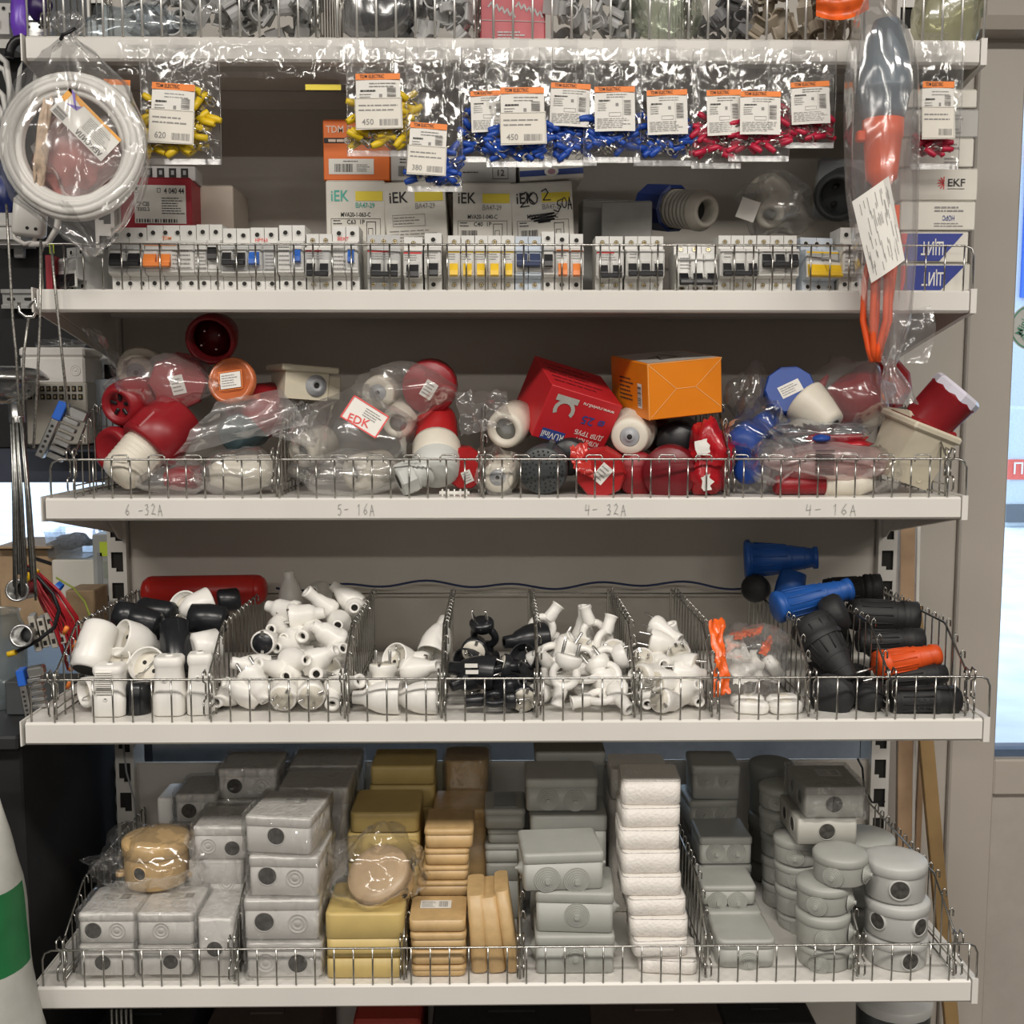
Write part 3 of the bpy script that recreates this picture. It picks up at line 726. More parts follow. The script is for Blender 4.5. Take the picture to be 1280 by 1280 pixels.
# red carton behind the coil
t, F, w, h = carton('device_carton', 'dark red carton with a white number label behind the hanging coil', 150, 238, 222, None, YF1 + .10, .14, M_cr, 4, zbot=Z1 + .0005)
lx0, lx1, ly0, ly1 = -w * .30, w * .42, h - .062, h - .010
mb = MB(); rect(mb, lx0, lx1, ly0, ly1, 0, F); mb.build('number_label', M_paper, t)
mb = MB(); put_text(mb, '4 040 44', w * .26, ly1 - .008, .011, 0, F, .0008, width=w * .28); put_text(mb, '5', lx0 + .004, ly1 - .008, .011, 0, F, .0008); put_text(mb, '2P C25', lx0 + .012, ly1 - .026, .008, 0, F, .0008, width=w * .17); put_text(mb, '3202.2', lx0 + .012, ly1 - .033, .007, 0, F, .0008, width=w * .17)
lines(mb, w * .08, w * .40, ly1 - .04, ly1 - .016, 7, 0, F, .0008); outline(mb, w * .02, w * .07, ly1 - .010, ly1 - .004, .0006, 0, F, .0008); barcode(mb, lx0 + .002, lx1 - .01, ly0 + .001, ly0 + .006, 0, F, .0008); mb.build('print', M_ink, t)
# terminal block resting on the red carton, and a plain carton beside it
zr = Z1 + h + .0012
tb = thing('terminal_block', 'grey terminal block with four slots on the red carton', 'terminal block', stand((P(209, 215, YF1 + .13).x, YF1 + .125, zr), 3))
w2 = mpp(209, 215, YF1 + .12) * 72
mb = MB(); mb.box(-w2 / 2, w2 / 2, 0, .05, 0, .020, b=.001); mb.build('body', M_bg, tb)
for i in range(4):
    mb = MB(); mb.box(-.005, .005, -.0006, .001, .0045, .017); mb.box(-.002, .002, -.001, .001, .008, .014, 1); mb.build('slot', [M_dark, M_bgd], tb, T(-w2 * .30 + i * .0165, 0, 0))
carton('plain_carton', 'plain beige carton behind the red carton', 225, 291, 232, None, YF1 + .17, .10, mat('carton_beige', (.50, .44, .37), .6, var=.03), 0, zbot=Z1 + .0005)

# stack of flat cartons at the right end
zc = Z1 + .0006
stackspec = [  # px0, px1, py top, material, kind
    (1126, 1213, 330, M_cw, 'shield', 'lowest flat carton at the right end, blue with an upside-down word'),
    (1126, 1211, 290, M_cw, 'shield', 'second flat carton from the bottom at the right end, blue with an upside-down word'),
    (1126, 1220, 252, M_cw, 'fine', 'flat white carton with inverted fine print above the blue cartons'),
    (1126, 1223, 211, M_cw, 'ekf', 'flat white carton with a red starburst logo at the right end'),
    (1126, 1218, 173, M_cw, 'plain', 'flat white carton just above the starburst-logo carton'),
    (1126, 1224, 137, M_cg, 'note', 'flat greyish carton second from the top at the right end'),
    (1126, 1222, 112, M_cw, 'none', 'topmost flat carton at the right end under the shelf')]
M_shb = mat('print_deep_blue', (0.03, 0.05, 0.28), .5, var=.02)
for k, (a, b, pt, m, kind, lb) in enumerate(stackspec):
    Yk = YF1 + .03 + .002 * (k % 2)
    t, F, w, h = carton('flat_carton', lb, a, b, pt, None, Yk, .20, m, 0, zbot=zc, group='flat cartons stacked at the right end')
    zc += h + .0022
    mb = MB()
    if kind == 'shield':
        xr = w / 2 - .001
        mb.add([(-w * .5, .002, .0005), (w * .08, .002, .0005), (w * .42, h - .002, .0005), (-w * .5, h - .002, .0005)], [(0, 1, 2, 3)], 0, False, F)
        put_text(mb, 'ЩИТ', -w * .03, h * .5, .024, 1, F, .0009, width=w * .33, rot=PI)
        mb.add([(-w * .5, .002, .0007), (-w * .46, .002, .0007), (-w * .40, h - .002, .0007), (-w * .5, h - .002, .0007)], [(0, 1, 2, 3)], 2, False, F)
        mb.build('printed_face', [M_shb, M_paper, M_red], t)
    elif kind == 'ekf':
        put_text(mb, 'EKF', w * .22, h * .55, .014, 0, F, width=w * .22); rect(mb, w * .11, w * .33, h * .36, h * .375, 0, F)
        for q in range(7):
            a_ = PI * (q / 6.0) - PI / 2 + PI; cx, cy = w * .06, h * .55
            stroke(mb, [(cx + .001 * math.cos(a_), cy + .001 * math.sin(a_)), (cx + .008 * math.cos(a_), cy + .008 * math.sin(a_))], .0013, 1, F)
        mb.build('logo', [M_ink, M_red], t)
    elif kind == 'fine':
        lines(mb, -w * .05, w * .38, h * .62, h * .86, 2, 0, F, fill=.5); lines(mb, -w * .05, w * .38, h * .10, h * .28, 2, 0, F, fill=.4)
        put_text(mb, 'НОРС', w * .14, h * .44, .009, 1, F, width=w * .16, rot=PI); mb.build('print', [M_greyink, M_navp], t)
    elif kind in ('note', 'plain'):
        lines(mb, w * .10, w * .32, h * .6, h * .85, 2, 0, F, fill=.5); lines(mb, w * .10, w * .30, h * .1, h * .35, 2, 0, F, fill=.5); mb.build('print', M_greyink, t)

# ------------------------------------------------------------------ industrial plugs lying at the back
M_pgrey = mat('plug_warm_grey', (0.50, 0.47, 0.41), .45, var=.04)
M_pwhite = mat('plug_offwhite', (0.72, 0.67, 0.57), .42, var=.04)
M_pnavy = mat('plug_navy', (0.012, 0.03, 0.14), .35, var=.06)
M_pblue = mat('plug_blue', (0.01, 0.06, 0.32), .5, var=.06)
M_pred = mat('plug_red', (0.27, 0.010, 0.016), .38, var=.06)
M_pred2 = mat('plug_dark_red', (0.17, 0.008, 0.014), .38, var=.06)
M_pdg = mat('plug_dark_grey', (0.055, 0.062, 0.065), .45, var=.06)
def axis(p0, p1): return (V(p1) - V(p0))
A, B = P(812, 258, YF1 + .20), P(884, 264, YF1 + .09)
t = thing('industrial_plug', 'navy and warm grey ribbed industrial plug lying behind the breakers', 'plug', frame(A, axis(A, B)))
L = axis(A, B).length
mb = MB(); mb.lathe([(0, .001), (0, .030), (.006, .034), (.45 * L, .034), (.47 * L, .030)], 10, 0, sm=False); mb.build('collar', M_pnavy, t)
mb = MB(); pr = []
for i in range(7): z = .40 * L + i * .065 * L; pr += [(z, .0275), (z + .05 * L, .0275), (z + .055 * L, .0262), (z + .06 * L, .0262)]
mb.lathe([(.38 * L, .027)] + pr + [(.86 * L, .0285), (.90 * L, .0285), (.99 * L, .022), (L, .021), (L, .0165), (.9 * L, .0160), (.8 * L, .015)], 24); mb.build('ribbed_body', M_pgrey, t)
mb = MB(); mb.disc(.016, .82 * L, 20); mb.build('cable_opening', M_dark, t)
A, B = P(960, 245, YF1 + .19), P(962, 270, YF1 + .09)
t = thing('industrial_plug', 'grey industrial plug in a clear bag with a white tag behind the breakers', 'plug', frame(A, axis(A, B)))
L = axis(A, B).length
mb = MB(); mb.lathe([(0, .034), (.02, .035), (.5 * L, .030), (.75 * L, .024), (.8 * L, .021), (L, .0195), (L, .010), (.85 * L, .009)], 22, caps=(True, False)); mb.build('body', M_pgrey, t)
mb = MB(); mb.disc(.0105, .86 * L, 16); mb.build('cable_opening', M_bgd, t)
M_film = film('clear_film')
M_filmh = film('hazy_film', haze=.16, gloss=.08, rough=.16, wscale=45)
def sag_bag(name, label, c, size, seed, m=None, nu=22, nv=16, crump=.18, parent=None, cat='bag', M=None, flat=None):
    """Loose crumpled film around some contents: closed lumpy skin."""
    def fn(u, v):
        th, ph = 2 * PI * u, PI * v
        d = V((math.cos(th) * math.sin(ph), math.sin(th) * math.sin(ph), math.cos(ph)))
        k = 1 + crump * noise.noise(d * 1.6 + V((seed, 0, 0))) * 1.6 + crump * .6 * abs(noise.noise(d * 4.2 + V((0, seed, 0)))) + crump * .35 * noise.noise(d * 9 + V((0, 0, seed)))
        p = V((d.x * size[0] * k, d.y * size[1] * k, d.z * size[2] * k))
        if flat is not None and p.z < flat: p.z = flat
        return p
    mb = MB(); mb.grid(fn, nu, nv, 0, True, wrap=True)
    MM = T(*c) if M is None else M
    o = mb.build(name, m or M_film, parent, MM)
    if parent is None: tag(o, label, cat)
    return o
sag_bag('plastic_bag', 'clear bag around the grey plug behind the breakers', P(968, 256, YF1 + .135), (.052, .055, .042), 3.1, M_filmh, crump=.25)
tg = MB(); tg.box(-.013, .013, 0, .0006, -.016, .016); tgo = tg.build('paper_tag', M_paper, None, stand(P(935, 262, YF1 + .083), -10, -20, 20)); tag(tgo, 'small white paper tag beside the bagged grey plug', 'tag')
A, B = P(1058, 238, YF1 + .19), P(1040, 252, YF1 + .10)
t = thing('wall_socket', 'dark grey industrial socket with a flange behind the breakers', 'socket', frame(A, axis(A, B)))
mb = MB(); mb.box(-.045, .045, -.045, .045, 0, .012, b=.004); mb.build('flange', M_bgd, t)
mb = MB(); mb.lathe([(.012, .036), (.06, .036), (.07, .031), (.07, .026), (.045, .026)], 22); mb.disc(.026, .046, 20); mb.build('barrel', M_pdg, t)
for i in range(3):
    mb = MB(); mb.lathe([(0, .004), (.012, .004), (.013, .001)], 10, caps=(False, True)); mb.build('contact', M_dark, t, T(.014 * math.cos(i * 2.1), .014 * math.sin(i * 2.1), .046))
# ================================================================== hanging bags of cable lugs
M_lugm = mat('tinned_copper', (0.72, 0.70, 0.66), .25, metal=1.0, var=.05)
LUGC = {'yellow': mat('lug_yellow', (0.80, 0.56, 0.02), .4, var=.08), 'blue': mat('lug_blue', (0.015, 0.075, 0.42), .4, var=.08), 'red': mat('lug_red', (0.52, 0.015, 0.055), .4, var=.08)}
def lug_mesh(colour, kind, L=.0125, r=.0032):
    mb = MB()
    mb.lathe([(0, r * .8), (0, r), (L * .7, r), (L * .85, r * .85), (L, r * .8), (L, r * .45), (L * .5, r * .4)], 9, 0, caps=(False, False)); mb.disc(r * .6, L * .4, 9, 2)
    mb.lathe([(-.003, r * .55), (0, r * .7)], 8, 1, caps=(True, False))
    n = 12; ro, ri = r * 1.25, r * .7; zc = -.003 - ro
    a0, a1 = (0, 2 * PI) if kind == 'ring' else (PI * .5 + PI + .65, PI * .5 + 3 * PI - .65)
    for k in range(n):
        q = []
        for a in (a0 + (a1 - a0) * k / n, a0 + (a1 - a0) * (k + 1) / n):
            for rr in (ri, ro): q.append((rr * math.cos(a), rr * math.sin(a)))
        for y in (-.0005, .0005):
            mb.add([(q[0][0], y, zc + q[0][1]), (q[1][0], y, zc + q[1][1]), (q[3][0], y, zc + q[3][1]), (q[2][0], y, zc + q[2][1])], [(0, 1, 2, 3)], 1)
        mb.add([(q[1][0], -.0005, zc + q[1][1]), (q[3][0], -.0005, zc + q[3][1]), (q[3][0], .0005, zc + q[3][1]), (q[1][0], .0005, zc + q[1][1])], [(0, 1, 2, 3)], 1)
    return mb.mesh('cable_lug', [LUGC[colour], M_lugm, M_dark])
LUG = {(c, k): lug_mesh(c, k, *( (.018, .0048) if c == 'yellow' else (.017, .0043) if c == 'blue' else (.0165, .0040))) for c in LUGC for k in ('ring', 'fork')}
def pouch_mb(x0, x1, z0, z1, thick, seed, prof=None, nu=14, nv=20):
    """Flat film pouch, front and back skins, bulging by `thick` where the contents lie."""
    prof = prof or (lambda v: .12 + .88 * math.exp(-((v - .25) / .22) ** 2))
    mb = MB()
    for sgn in (-1, 1):
        def fn(u, v):
            x = x0 + (x1 - x0) * u; z = z0 + (z1 - z0) * v
            e = math.sin(PI * min(max(u, 0), 1)) ** .55
            e2 = min(1, v / .08) if v < .08 else 1
            y = sgn * (thick * .5 * prof(v) * e * e2 + .0004)
            k = .0035 * noise.noise(V((u * 4 + seed, v * 5, sgn))) + .0018 * noise.noise(V((u * 11 + seed, v * 9, 4 + sgn))) + .0030 * abs(noise.noise(V((u * 3.1, v * 2.2 + seed, 9)))) * v
            wob = .004 * noise.noise(V((seed, v * 3, u * 1.5)))
            return (x + wob, y + k * (.35 + e), z + .0025 * noise.noise(V((u * 3, seed, sgn * .0))))
        mb.grid(fn, nu, nv, 0, True)
    return mb
def lug_bag(colour, kind, bag, lugs, lab, Y, label, price=None, rot=0.0, n=26, seed=1, card_label=None):
    r = random.Random(seed)
    c = P((bag[0] + bag[1]) / 2, bag[3], Y); k = mpp(bag[0], 130, Y)
    zb, zt = P(640, bag[3], Y).z, P(640, bag[2], Y).z
    t = thing('lug_bag', label, 'bag', T(c.x, Y, zb), 'bags of cable lugs hung along the top shelf')
    w = (bag[1] - bag[0]) * k; h = zt - zb; th = .017
    pouch_mb(-w / 2, w / 2, 0, h, th, seed * 1.7).build('film', film('lug_bag_film', haze=.05, gloss=.045, rough=.10, wrinkle=.6, wscale=50), t)
    mb = MB(); mb.box(-w / 2, w / 2, -.0006, .0006, -.004, .003); mb.build('bottom_seam', film('seam_film', haze=.22, gloss=.08, rough=.15, wrinkle=.3), t)
    for s_ in (-1, 1):
        mb = MB(); mb.tube([(s_ * w / 2, 0, 0), (s_ * w / 2 + .001, -.001, h * .5), (s_ * w / 2, 0, h)], .0006, 5); mb.build('side_seam', MATS['seam_film'], t)
    # tape holding the bag to the shelf lip
    mb = MB(); mb.box(-.012, .012, .002, .0026, h - .012, h + .012); mb.build('tape', M_film, t)
    # printed card
    lc = P((lab[0] + lab[1]) / 2, (lab[2] + lab[3]) / 2, Y); lw = (lab[1] - lab[0]) * k; lh = (lab[3] - lab[2]) * k * 1.0
    FM = T(lc.x - c.x, -th * .62 - .004, lc.z - zb) @ Matrix.Rotation(math.radians(rot), 4, 'Y') @ Matrix.Rotation(math.radians(-3), 4, 'X') @ ROTX
    cd = MB()
    def cf(u, v): return ((u - .5) * lw, (v - .5) * lh, .0012 * math.sin(PI * u) + .0008 * noise.noise(V((u * 2, v * 2, seed))))
    cd.grid(cf, 7, 6, 0, True); card = cd.build('card', M_paper, t, FM)
    pr = MB(); zz = .0016
    hb = lh * (.125 if not price else .11)
    rect(pr, -lw / 2, lw / 2, lh / 2 - hb, lh / 2, 0, None, zz)
    pr.build('header_band', M_orange if colour != 'redx' else M_yp, card)
    pr = MB()
    put_text(pr, 'TDM ELECTRIC', -lw * .13, lh / 2 - hb / 2, hb * .8, 0, None, zz + .0004, width=lw * .55)
    lines(pr, -lw * .2, lw * .42, lh * .24, lh * .35, 2, 1, None, zz, .3, seed)
    lines(pr, -lw * .40, -lw * .05, lh * .165, lh * .215, 1, 0, None, zz, .6, seed)
    lines(pr, -lw * .42, -lw * .15, -lw * .05 + .0, lh * .15, 4, 1, None, zz, .3, seed)
    rect(pr, lw * .02, lw * .09, lh * .06, lh * .13, 1, None, zz)
    if not price:
        barcode(pr, lw * .22, lw * .40, -lh * .14, lh * .20, 1, None, zz, 14, seed, True)
        outline(pr, -lw * .15, lw * .15, -lh * .17, -lh * .08, .0004, 1, None, zz)
        rect(pr, lw * .19, lw * .195, -lh * .36, lh * .24, 1, None, zz)
        lines(pr, -lw * .45, lw * .42, -lh * .44, -lh * .20, 6, 1, None, zz, .3, seed + 5)
    else: barcode(pr, lw * .20, lw * .40, lh * .08, lh * .26, 1, None, zz, 8, seed, True)
    pr.build('print', [M_ink, M_greyink], card)
    if price:
        ps = MB(); pw, ph = lw * 1.06, lh * .56
        rect(ps, -pw / 2, pw / 2, -lh / 2 - .001, -lh / 2 + ph, 0, None, .0024); st = ps.build('price_sticker', mat('sticker_cream', (.78, .74, .66), .6, var=.02), card, Matrix.Rotation(.02, 4, 'Z'))
        ps = MB(); outline(ps, -pw / 2 + .0006, pw / 2 - .0006, -lh / 2, -lh / 2 + ph - .001, .0004, 0, None, .0028)
        put_text(ps, price, -pw * .23, -lh / 2 + ph * .2, ph * .27, 0, None, .0028, width=pw * .25); barcode(ps, pw * .02, pw * .42, -lh / 2 + ph * .09, -lh / 2 + ph * .30, 0, None, .0028, 18, seed)
        lines(ps, -pw * .42, pw * .42, -lh / 2 + ph * .52, -lh / 2 + ph * .82, 2, 0, None, .0028, .3, seed); ps.build('print', M_greyink, card)
    # the lugs: the nearest ones singly, the rest of the fill as one part
    me = LUG[(colour, kind)]; fill = MB()
    src = [(tuple(v.co)) for v in me.vertices]; srf = [(tuple(p.vertices), p.material_index, p.use_smooth) for p in me.polygons]
    def spot(front):
        for _ in range(20):
            u = r.random(); px = lugs[0] + 7 + (lugs[1] - lugs[0] - 14) * u
            py = lugs[3] - 4 - (lugs[3] - lugs[2] - 4) * r.random() ** 1.15
            if not (lab[0] + 6 < px < lab[1] - 6 and py < lab[3] - 4): break
        y = Y + (r.uniform(-.0055, -.001) if front else r.uniform(0, .007))
        d = V((r.choice((-1, 1)) * r.uniform(.4, 1), r.uniform(-.15, .15), r.uniform(-.7, .7)))
        return frame(P(px, py, y), d, (0, 1, 0), r.uniform(-.8, .8))
    for i in range(int(n * 1.0)):
        tag(ob('cable_lug', me, None, spot(True)), card_label, 'cable lug', '%s cable lugs, bag %d' % (colour, seed))
    for i in range(24):
        M = T(-c.x, -Y, -zb) @ spot(False); o_ = len(fill.v); fill.v += [tuple(M @ V(p)) for p in src]
        for f_, mi, sm in srf: fill.f.append(tuple(q + o_ for q in f_)); fill.m.append(mi); fill.s.append(sm)
    fo_ = fill.build('lug_fill', [LUGC[colour], M_lugm, M_dark], t); fo_['kind'] = 'stuff'
L_ = 'cable lug in the bag '
lug_bag('yellow', 'ring', (178, 277, 62, 203), (182, 268, 118, 190), (193, 246, 109, 182), 1.474, 'clear bag of yellow lugs priced 620 right of the coil', '620', 4, 26, 1, 'yellow cable lug in the bag priced 620')
lug_bag('yellow', 'ring', (434, 523, 60, 192), (437, 520, 122, 181), (447, 502, 97, 164), 1.476, 'clear bag of yellow lugs priced 450 above the orange carton', '450', -1, 26, 2, 'yellow cable lug in the bag above the orange carton')
lug_bag('blue', 'ring', (508, 578, 60, 236), (513, 576, 188, 227), (512, 558, 158, 221), 1.468, 'clear bag of blue lugs priced 380, the lowest hanging', '380', 4, 18, 3, 'blue cable lug in the bag priced 380')
lug_bag('blue', 'ring', (574, 636, 60, 199), (577, 632, 138, 190), (589, 632, 118, 168), 1.486, 'clear bag of blue ring lugs with an unpriced card half behind the next bag', None, -2, 22, 4, 'blue cable lug in the bag left of the bag priced 450')
lug_bag('blue', 'ring', (608, 690, 60, 205), (612, 690, 150, 196), (626, 680, 114, 183), 1.472, 'clear bag of blue lugs priced 450 behind which a card shows', '450', -1, 26, 5, 'blue cable lug in the blue bag priced 450')
lug_bag('blue', 'fork', (674, 746, 60, 203), (679, 742, 142, 196), (687, 736, 109, 161), 1.484, 'clear bag of blue fork lugs, leftmost with a full white card', None, 2.5, 24, 6, 'blue fork lug in the bag above the navy-striped carton')
lug_bag('blue', 'fork', (729, 800, 60, 199), (733, 797, 142, 190), (742, 792, 113, 167), 1.474, 'clear bag of blue fork lugs, middle of the three with full cards', None, -1, 24, 7, 'blue fork lug in the middle bag of fork lugs')
lug_bag('blue', 'fork', (792, 872, 60, 203), (796, 869, 142, 192), (807, 857, 117, 171), 1.484, 'clear bag of blue fork lugs next to the red lugs', None, -2, 26, 8, 'blue fork lug in the bag next to the red lugs')
lug_bag('red', 'fork', (864, 926, 60, 206), (868, 922, 150, 196), (881, 924, 117, 172), 1.478, 'clear bag of red lugs, leftmost of the red ones', None, -2, 24, 9, 'red cable lug in the leftmost red bag')
lug_bag('red', 'fork', (910, 986, 60, 197), (914, 982, 142, 186), (922, 972, 119, 171), 1.470, 'clear bag of red lugs, middle of the three beside the long bag', None, 0, 26, 10, 'red cable lug in the middle red bag')
lug_bag('red', 'ring', (958, 1042, 60, 180), (966, 1038, 136, 174), (985, 1033, 107, 158), 1.484, 'clear bag of red lugs, highest hanging, left of the long bag', None, -3, 26, 11, 'red cable lug in the bag left of the long bag')
lug_bag('red', 'fork', (1138, 1198, 50, 206), (1142, 1186, 164, 190), (1147, 1186, 107, 176), 1.478, 'clear bag of red lugs right of the long bag', ' ', 0, 14, 12, 'red cable lug in the bag right of the long bag')
# label strip hanging alone, and a faded card behind the coil bag
o = MB(); o.box(-.023, .023, 0, .0006, -.0035, .0035); o = o.build('label_strip', M_yp, None, stand(P(404, 109, 1.50), 0, 0, 0)); tag(o, 'narrow yellow label strip stuck under the topmost shelf', 'label')
t = thing('header_card', 'faded white card with an orange top behind the coil bag', 'card', stand(P(146, 112, 1.485), 0, 0, 3))
mb = MB(); mb.box(-.017, .017, 0, .0006, -.025, .012); mb.build('card', M_paper, t); mb = MB(); mb.box(-.017, .017, -.0004, 0, .006, .0125); mb.build('header_band', M_orange, t)
# cellophane taped along the shelf lip
def cello(px0, px1, py0, py1, Y, seed, label):
    a, b = P(px0, py1, Y), P(px1, py0, Y)
    def fn(u, v):
        s_ = noise.noise(V((u * 9 + seed, v * 1.2, 0)))
        return (a.x + (b.x - a.x) * u, Y - .003 - .006 * abs(s_) - .004 * noise.noise(V((u * 26, v * 3.5, seed))), a.z + (b.z - a.z) * v + .006 * noise.noise(V((u * 5, seed, 0))) * (1 - v))
    mb = MB(); mb.grid(fn, 60, 9, 0, True)
    tag(mb.build('cellophane_sheet', M_film, None), label, 'film')
cello(150, 440, 52, 98, 1.494, 1.3, 'crinkled cellophane sheet hanging along the shelf lip above the yellow bags')
cello(425, 600, 52, 110, 1.492, 5.3, 'crinkled cellophane sheet above the lowest blue lug bag')

# ================================================================== coil of white hose in a bag
YC = 1.435
kc = mpp(91, 184, YC)
M_hose = mat('white_hose', (0.80, 0.78, 0.74), .3, var=.03, sss=.15)
C0 = P(91, 184, YC)
t = thing('hose_coil', 'coil of white hose hanging in a clear bag at upper left', 'hose', T(*C0) @ ROTX)
path = []; ns = 40
offs = [(0, .008), (.007, .005), (.0105, -.001), (.006, -.007), (0, -.002), (-.006, -.007), (-.0105, -.001), (-.007, .005), (-.003, .009), (.004, .009), (.0095, .004), (-.010, .004), (.003, .003), (-.003, .002)]
turns = len(offs)
for i in range(turns * ns + 1):
    q = i / ns; j = min(int(q), turns - 1); f = q - j
    o0, o1 = offs[j], offs[min(j + 1, turns - 1)]; f = max(0, (f - .85) / .15) if f > .85 else 0
    dr_, dz_ = o0[0] + (o1[0] - o0[0]) * f, o0[1] + (o1[1] - o0[1]) * f
    R = 76 * kc + dr_; a = 2 * PI * q
    path.append((R * math.cos(a), R * math.sin(a), dz_))
mb = MB(); mb.tube(path, .0052, 8); mb.build('coiled_hose', M_hose, t)
# red-pink pack inside the coil
o = sag_bag('folded_pack', 'pinkish red folded pack inside the hose coil', P(96, 196, YC + .01), (54 * kc, .014, 50 * kc), 8.2, mat('pink_pack', (0.50, 0.20, 0.18), .35, var=.35, scale=30), crump=.16, cat='pack')
sag_bag('clear_pouch', 'crumpled clear pouch lying in front of the pink pack', P(98, 190, YC - .004), (50 * kc, .012, 46 * kc), 4.4, M_filmh, crump=.3)
sag_bag('folded_strip', 'tan crumpled strip at the left inside the hose coil', None, (.008, .004, .048), 6.3, mat('tan_card', (.62, .46, .33), .4, var=.2, scale=90), crump=.45, cat='strip', M=stand(P(53, 180, YC - .008), 0, 0, 9))
cc = P(107, 156, YC - .022)
t = thing('product_card', 'white card with an orange edge and purple chevron on the hose coil', 'card', T(*cc) @ ROTX @ Matrix.Rotation(math.radians(-45.5), 4, 'Z'))
lw, lh = 87 * kc, 37 * kc
mb = MB(); mb.box(-lw / 2, lw / 2, -lh / 2, lh / 2, -.0004, 0); mb.build('card', M_paper, t)
mb = MB(); rect(mb, -lw * .5, lw * .5, lh * .40, lh * .5, 0); rect(mb, -lw * .5, -lw * .42, lh * .05, lh * .5, 0); mb.add([(-lw * .42, lh * .40, .0004), (-lw * .20, lh * .30, .0004), (-lw * .20, lh * .40, .0004)], [(0, 1, 2)]); mb.build('orange_edge', mat('card_orange', (.88, .42, .08), .5, var=0), t)
mb = MB(); mb.add([(-lw * .47, lh * .5, .0006), (-lw * .40, lh * .5, .0006), (-lw * .22, lh * .12, .0006), (-lw * .30, lh * .20, .0006)], [(0, 1, 2, 3)]); mb.add([(-lw * .40, lh * .05, .0006), (-lw * .22, lh * .12, .0006), (-lw * .20, lh * .34, .0006), (-lw * .27, lh * .22, .0006)], [(0, 1, 2, 3)]); mb.build('purple_chevron', mat('card_purple', (.24, .17, .55), .5, var=0), t)
mb = MB(); put_text(mb, 'АБК-СИЛА', lw * .20, -lh * .34, lh * .24, 0, rot=PI, width=lw * .48); barcode(mb, -lw * .46, -lw * .26, -lh * .46, -lh * .18, 0, vert=True, n=10)
lines(mb, -lw * .02, lw * .44, -lh * .18, lh * .30, 8, 1); mb.build('print', [M_ink, M_greyink], t)
def sleeve(name, label, levels, Y, m, seed=1.0, nu=30, sub=5, wr=.006, parent=None, pleats=0.0):
    """Hanging bag: levels = (px left, px right, py, half depth in m) from the top down."""
    L2 = []
    for (a, b) in zip(levels[:-1], levels[1:]):
        for i in range(sub):
            f = i / sub; f = f
            L2.append(tuple(x + (y - x) * f for x, y in zip(a, b)))
    L2.append(levels[-1])
    def fn(u, v):
        k = v * (len(L2) - 1); i = min(int(k), len(L2) - 2); f = k - i
        l, r_, py, d = [x + (y - x) * f for x, y in zip(L2[i], L2[i + 1])]
        th = 2 * PI * u; p0 = P((l + r_) / 2, py, Y); hw = (r_ - l) / 2 * mpp(640, py, Y)
        n1 = noise.noise(V((math.cos(th) * 1.7 + seed, math.sin(th) * 1.7, v * 6))); n2 = noise.noise(V((math.cos(th) * 4.5, math.sin(th) * 4.5 + seed, v * 13)))
        pl = 1 + pleats * math.sin(th * 7 + seed * 3 + v * 4) * (1 if hw < .03 else .35)
        c, s_ = math.cos(th), math.sin(th)
        sq = 1 / (abs(c) ** 2.6 + abs(s_) ** 2.6) ** (1 / 2.6)
        return (p0.x + hw * c * sq * pl + wr * .4 * n2, Y + d * s_ * sq * pl + wr * (n1 + .6 * n2), p0.z + wr * .5 * n1)
    mb = MB(); mb.grid(fn, nu, len(L2) * 2, 0, True, wrap=True)
    o = mb.build(name, m, parent)
    if parent is None: tag(o, label, 'bag')
    return o
sleeve('plastic_bag', 'large clear bag knotted at the top around the white hose coil', [(78, 96, 14, .006), (66, 108, 26, .010), (80, 92, 47, .006), (58, 118, 66, .016), (24, 158, 105, .024), (4, 182, 160, .030), (2, 186, 205, .030), (16, 170, 250, .026), (58, 156, 280, .018), (98, 134, 305, .010), (112, 120, 320, .003)], YC, film('coil_bag_film', haze=.07, gloss=.05, rough=.1, wrinkle=.8, wscale=40), 2.7, nu=44, sub=3, wr=.009, pleats=.16)
mb = MB(); mb.tube([(-.008, 0, -.003), (-.002, -.008, 0), (.006, -.006, .004), (.012, -.004, .009)], .0022, 6); tag(mb.build('bag_tie', M_black, None, T(*P(84, 46, YC - .006))), 'black twist tie knotting the coil bag', 'tie')

# ================================================================== long bag with an extension cord
YL = 1.436
kl = mpp(1105, 150, YL)
M_slate = mat('plug_slate_blue', (0.13, 0.17, 0.21), .35, var=.06)
M_corg = mat('connector_orange', (0.80, 0.10, 0.02), .38, var=.05)
t = thing('extension_cord', 'slate blue socket head and orange connector with looped orange cable in the long bag', 'cord', T(*P(1104, 152, YL)))
def zl_(py): return (P(1104, py, YL).z - P(1104, 152, YL).z)
mb = MB(); mb.lathe([(zl_(22), .004), (zl_(26), 15 * kl), (zl_(50), 22 * kl), (zl_(75), 29 * kl), (zl_(108), 32 * kl), (zl_(110), 33 * kl), (zl_(116), 33 * kl), (zl_(118), 31 * kl), (zl_(140), 28 * kl), (zl_(152), 24 * kl), (zl_(154), 3 * kl)], 24, sm=True); mb.build('socket_head', M_slate, t)
mb = MB(); mb.lathe([(zl_(138), 21 * kl), (zl_(156), 21 * kl)], 22); mb.build('beige_ring', M_pwhite, t)
mb = MB(); mb.lathe([(zl_(150), 19 * kl), (zl_(150), 25 * kl), (zl_(172), 25 * kl), (zl_(175), 23 * kl), (zl_(214), 20 * kl), (zl_(224), 19 * kl), (zl_(230), 12 * kl), (zl_(252), 10 * kl), (zl_(254), 5 * kl)], 22)
mb.build('connector', M_corg, t)
mb = MB(); mb.box(-33 * kl, -22 * kl, -.006, .006, zl_(178), zl_(164), b=.002); mb.build('hinge_tab', M_corg, t)
mb = MB()
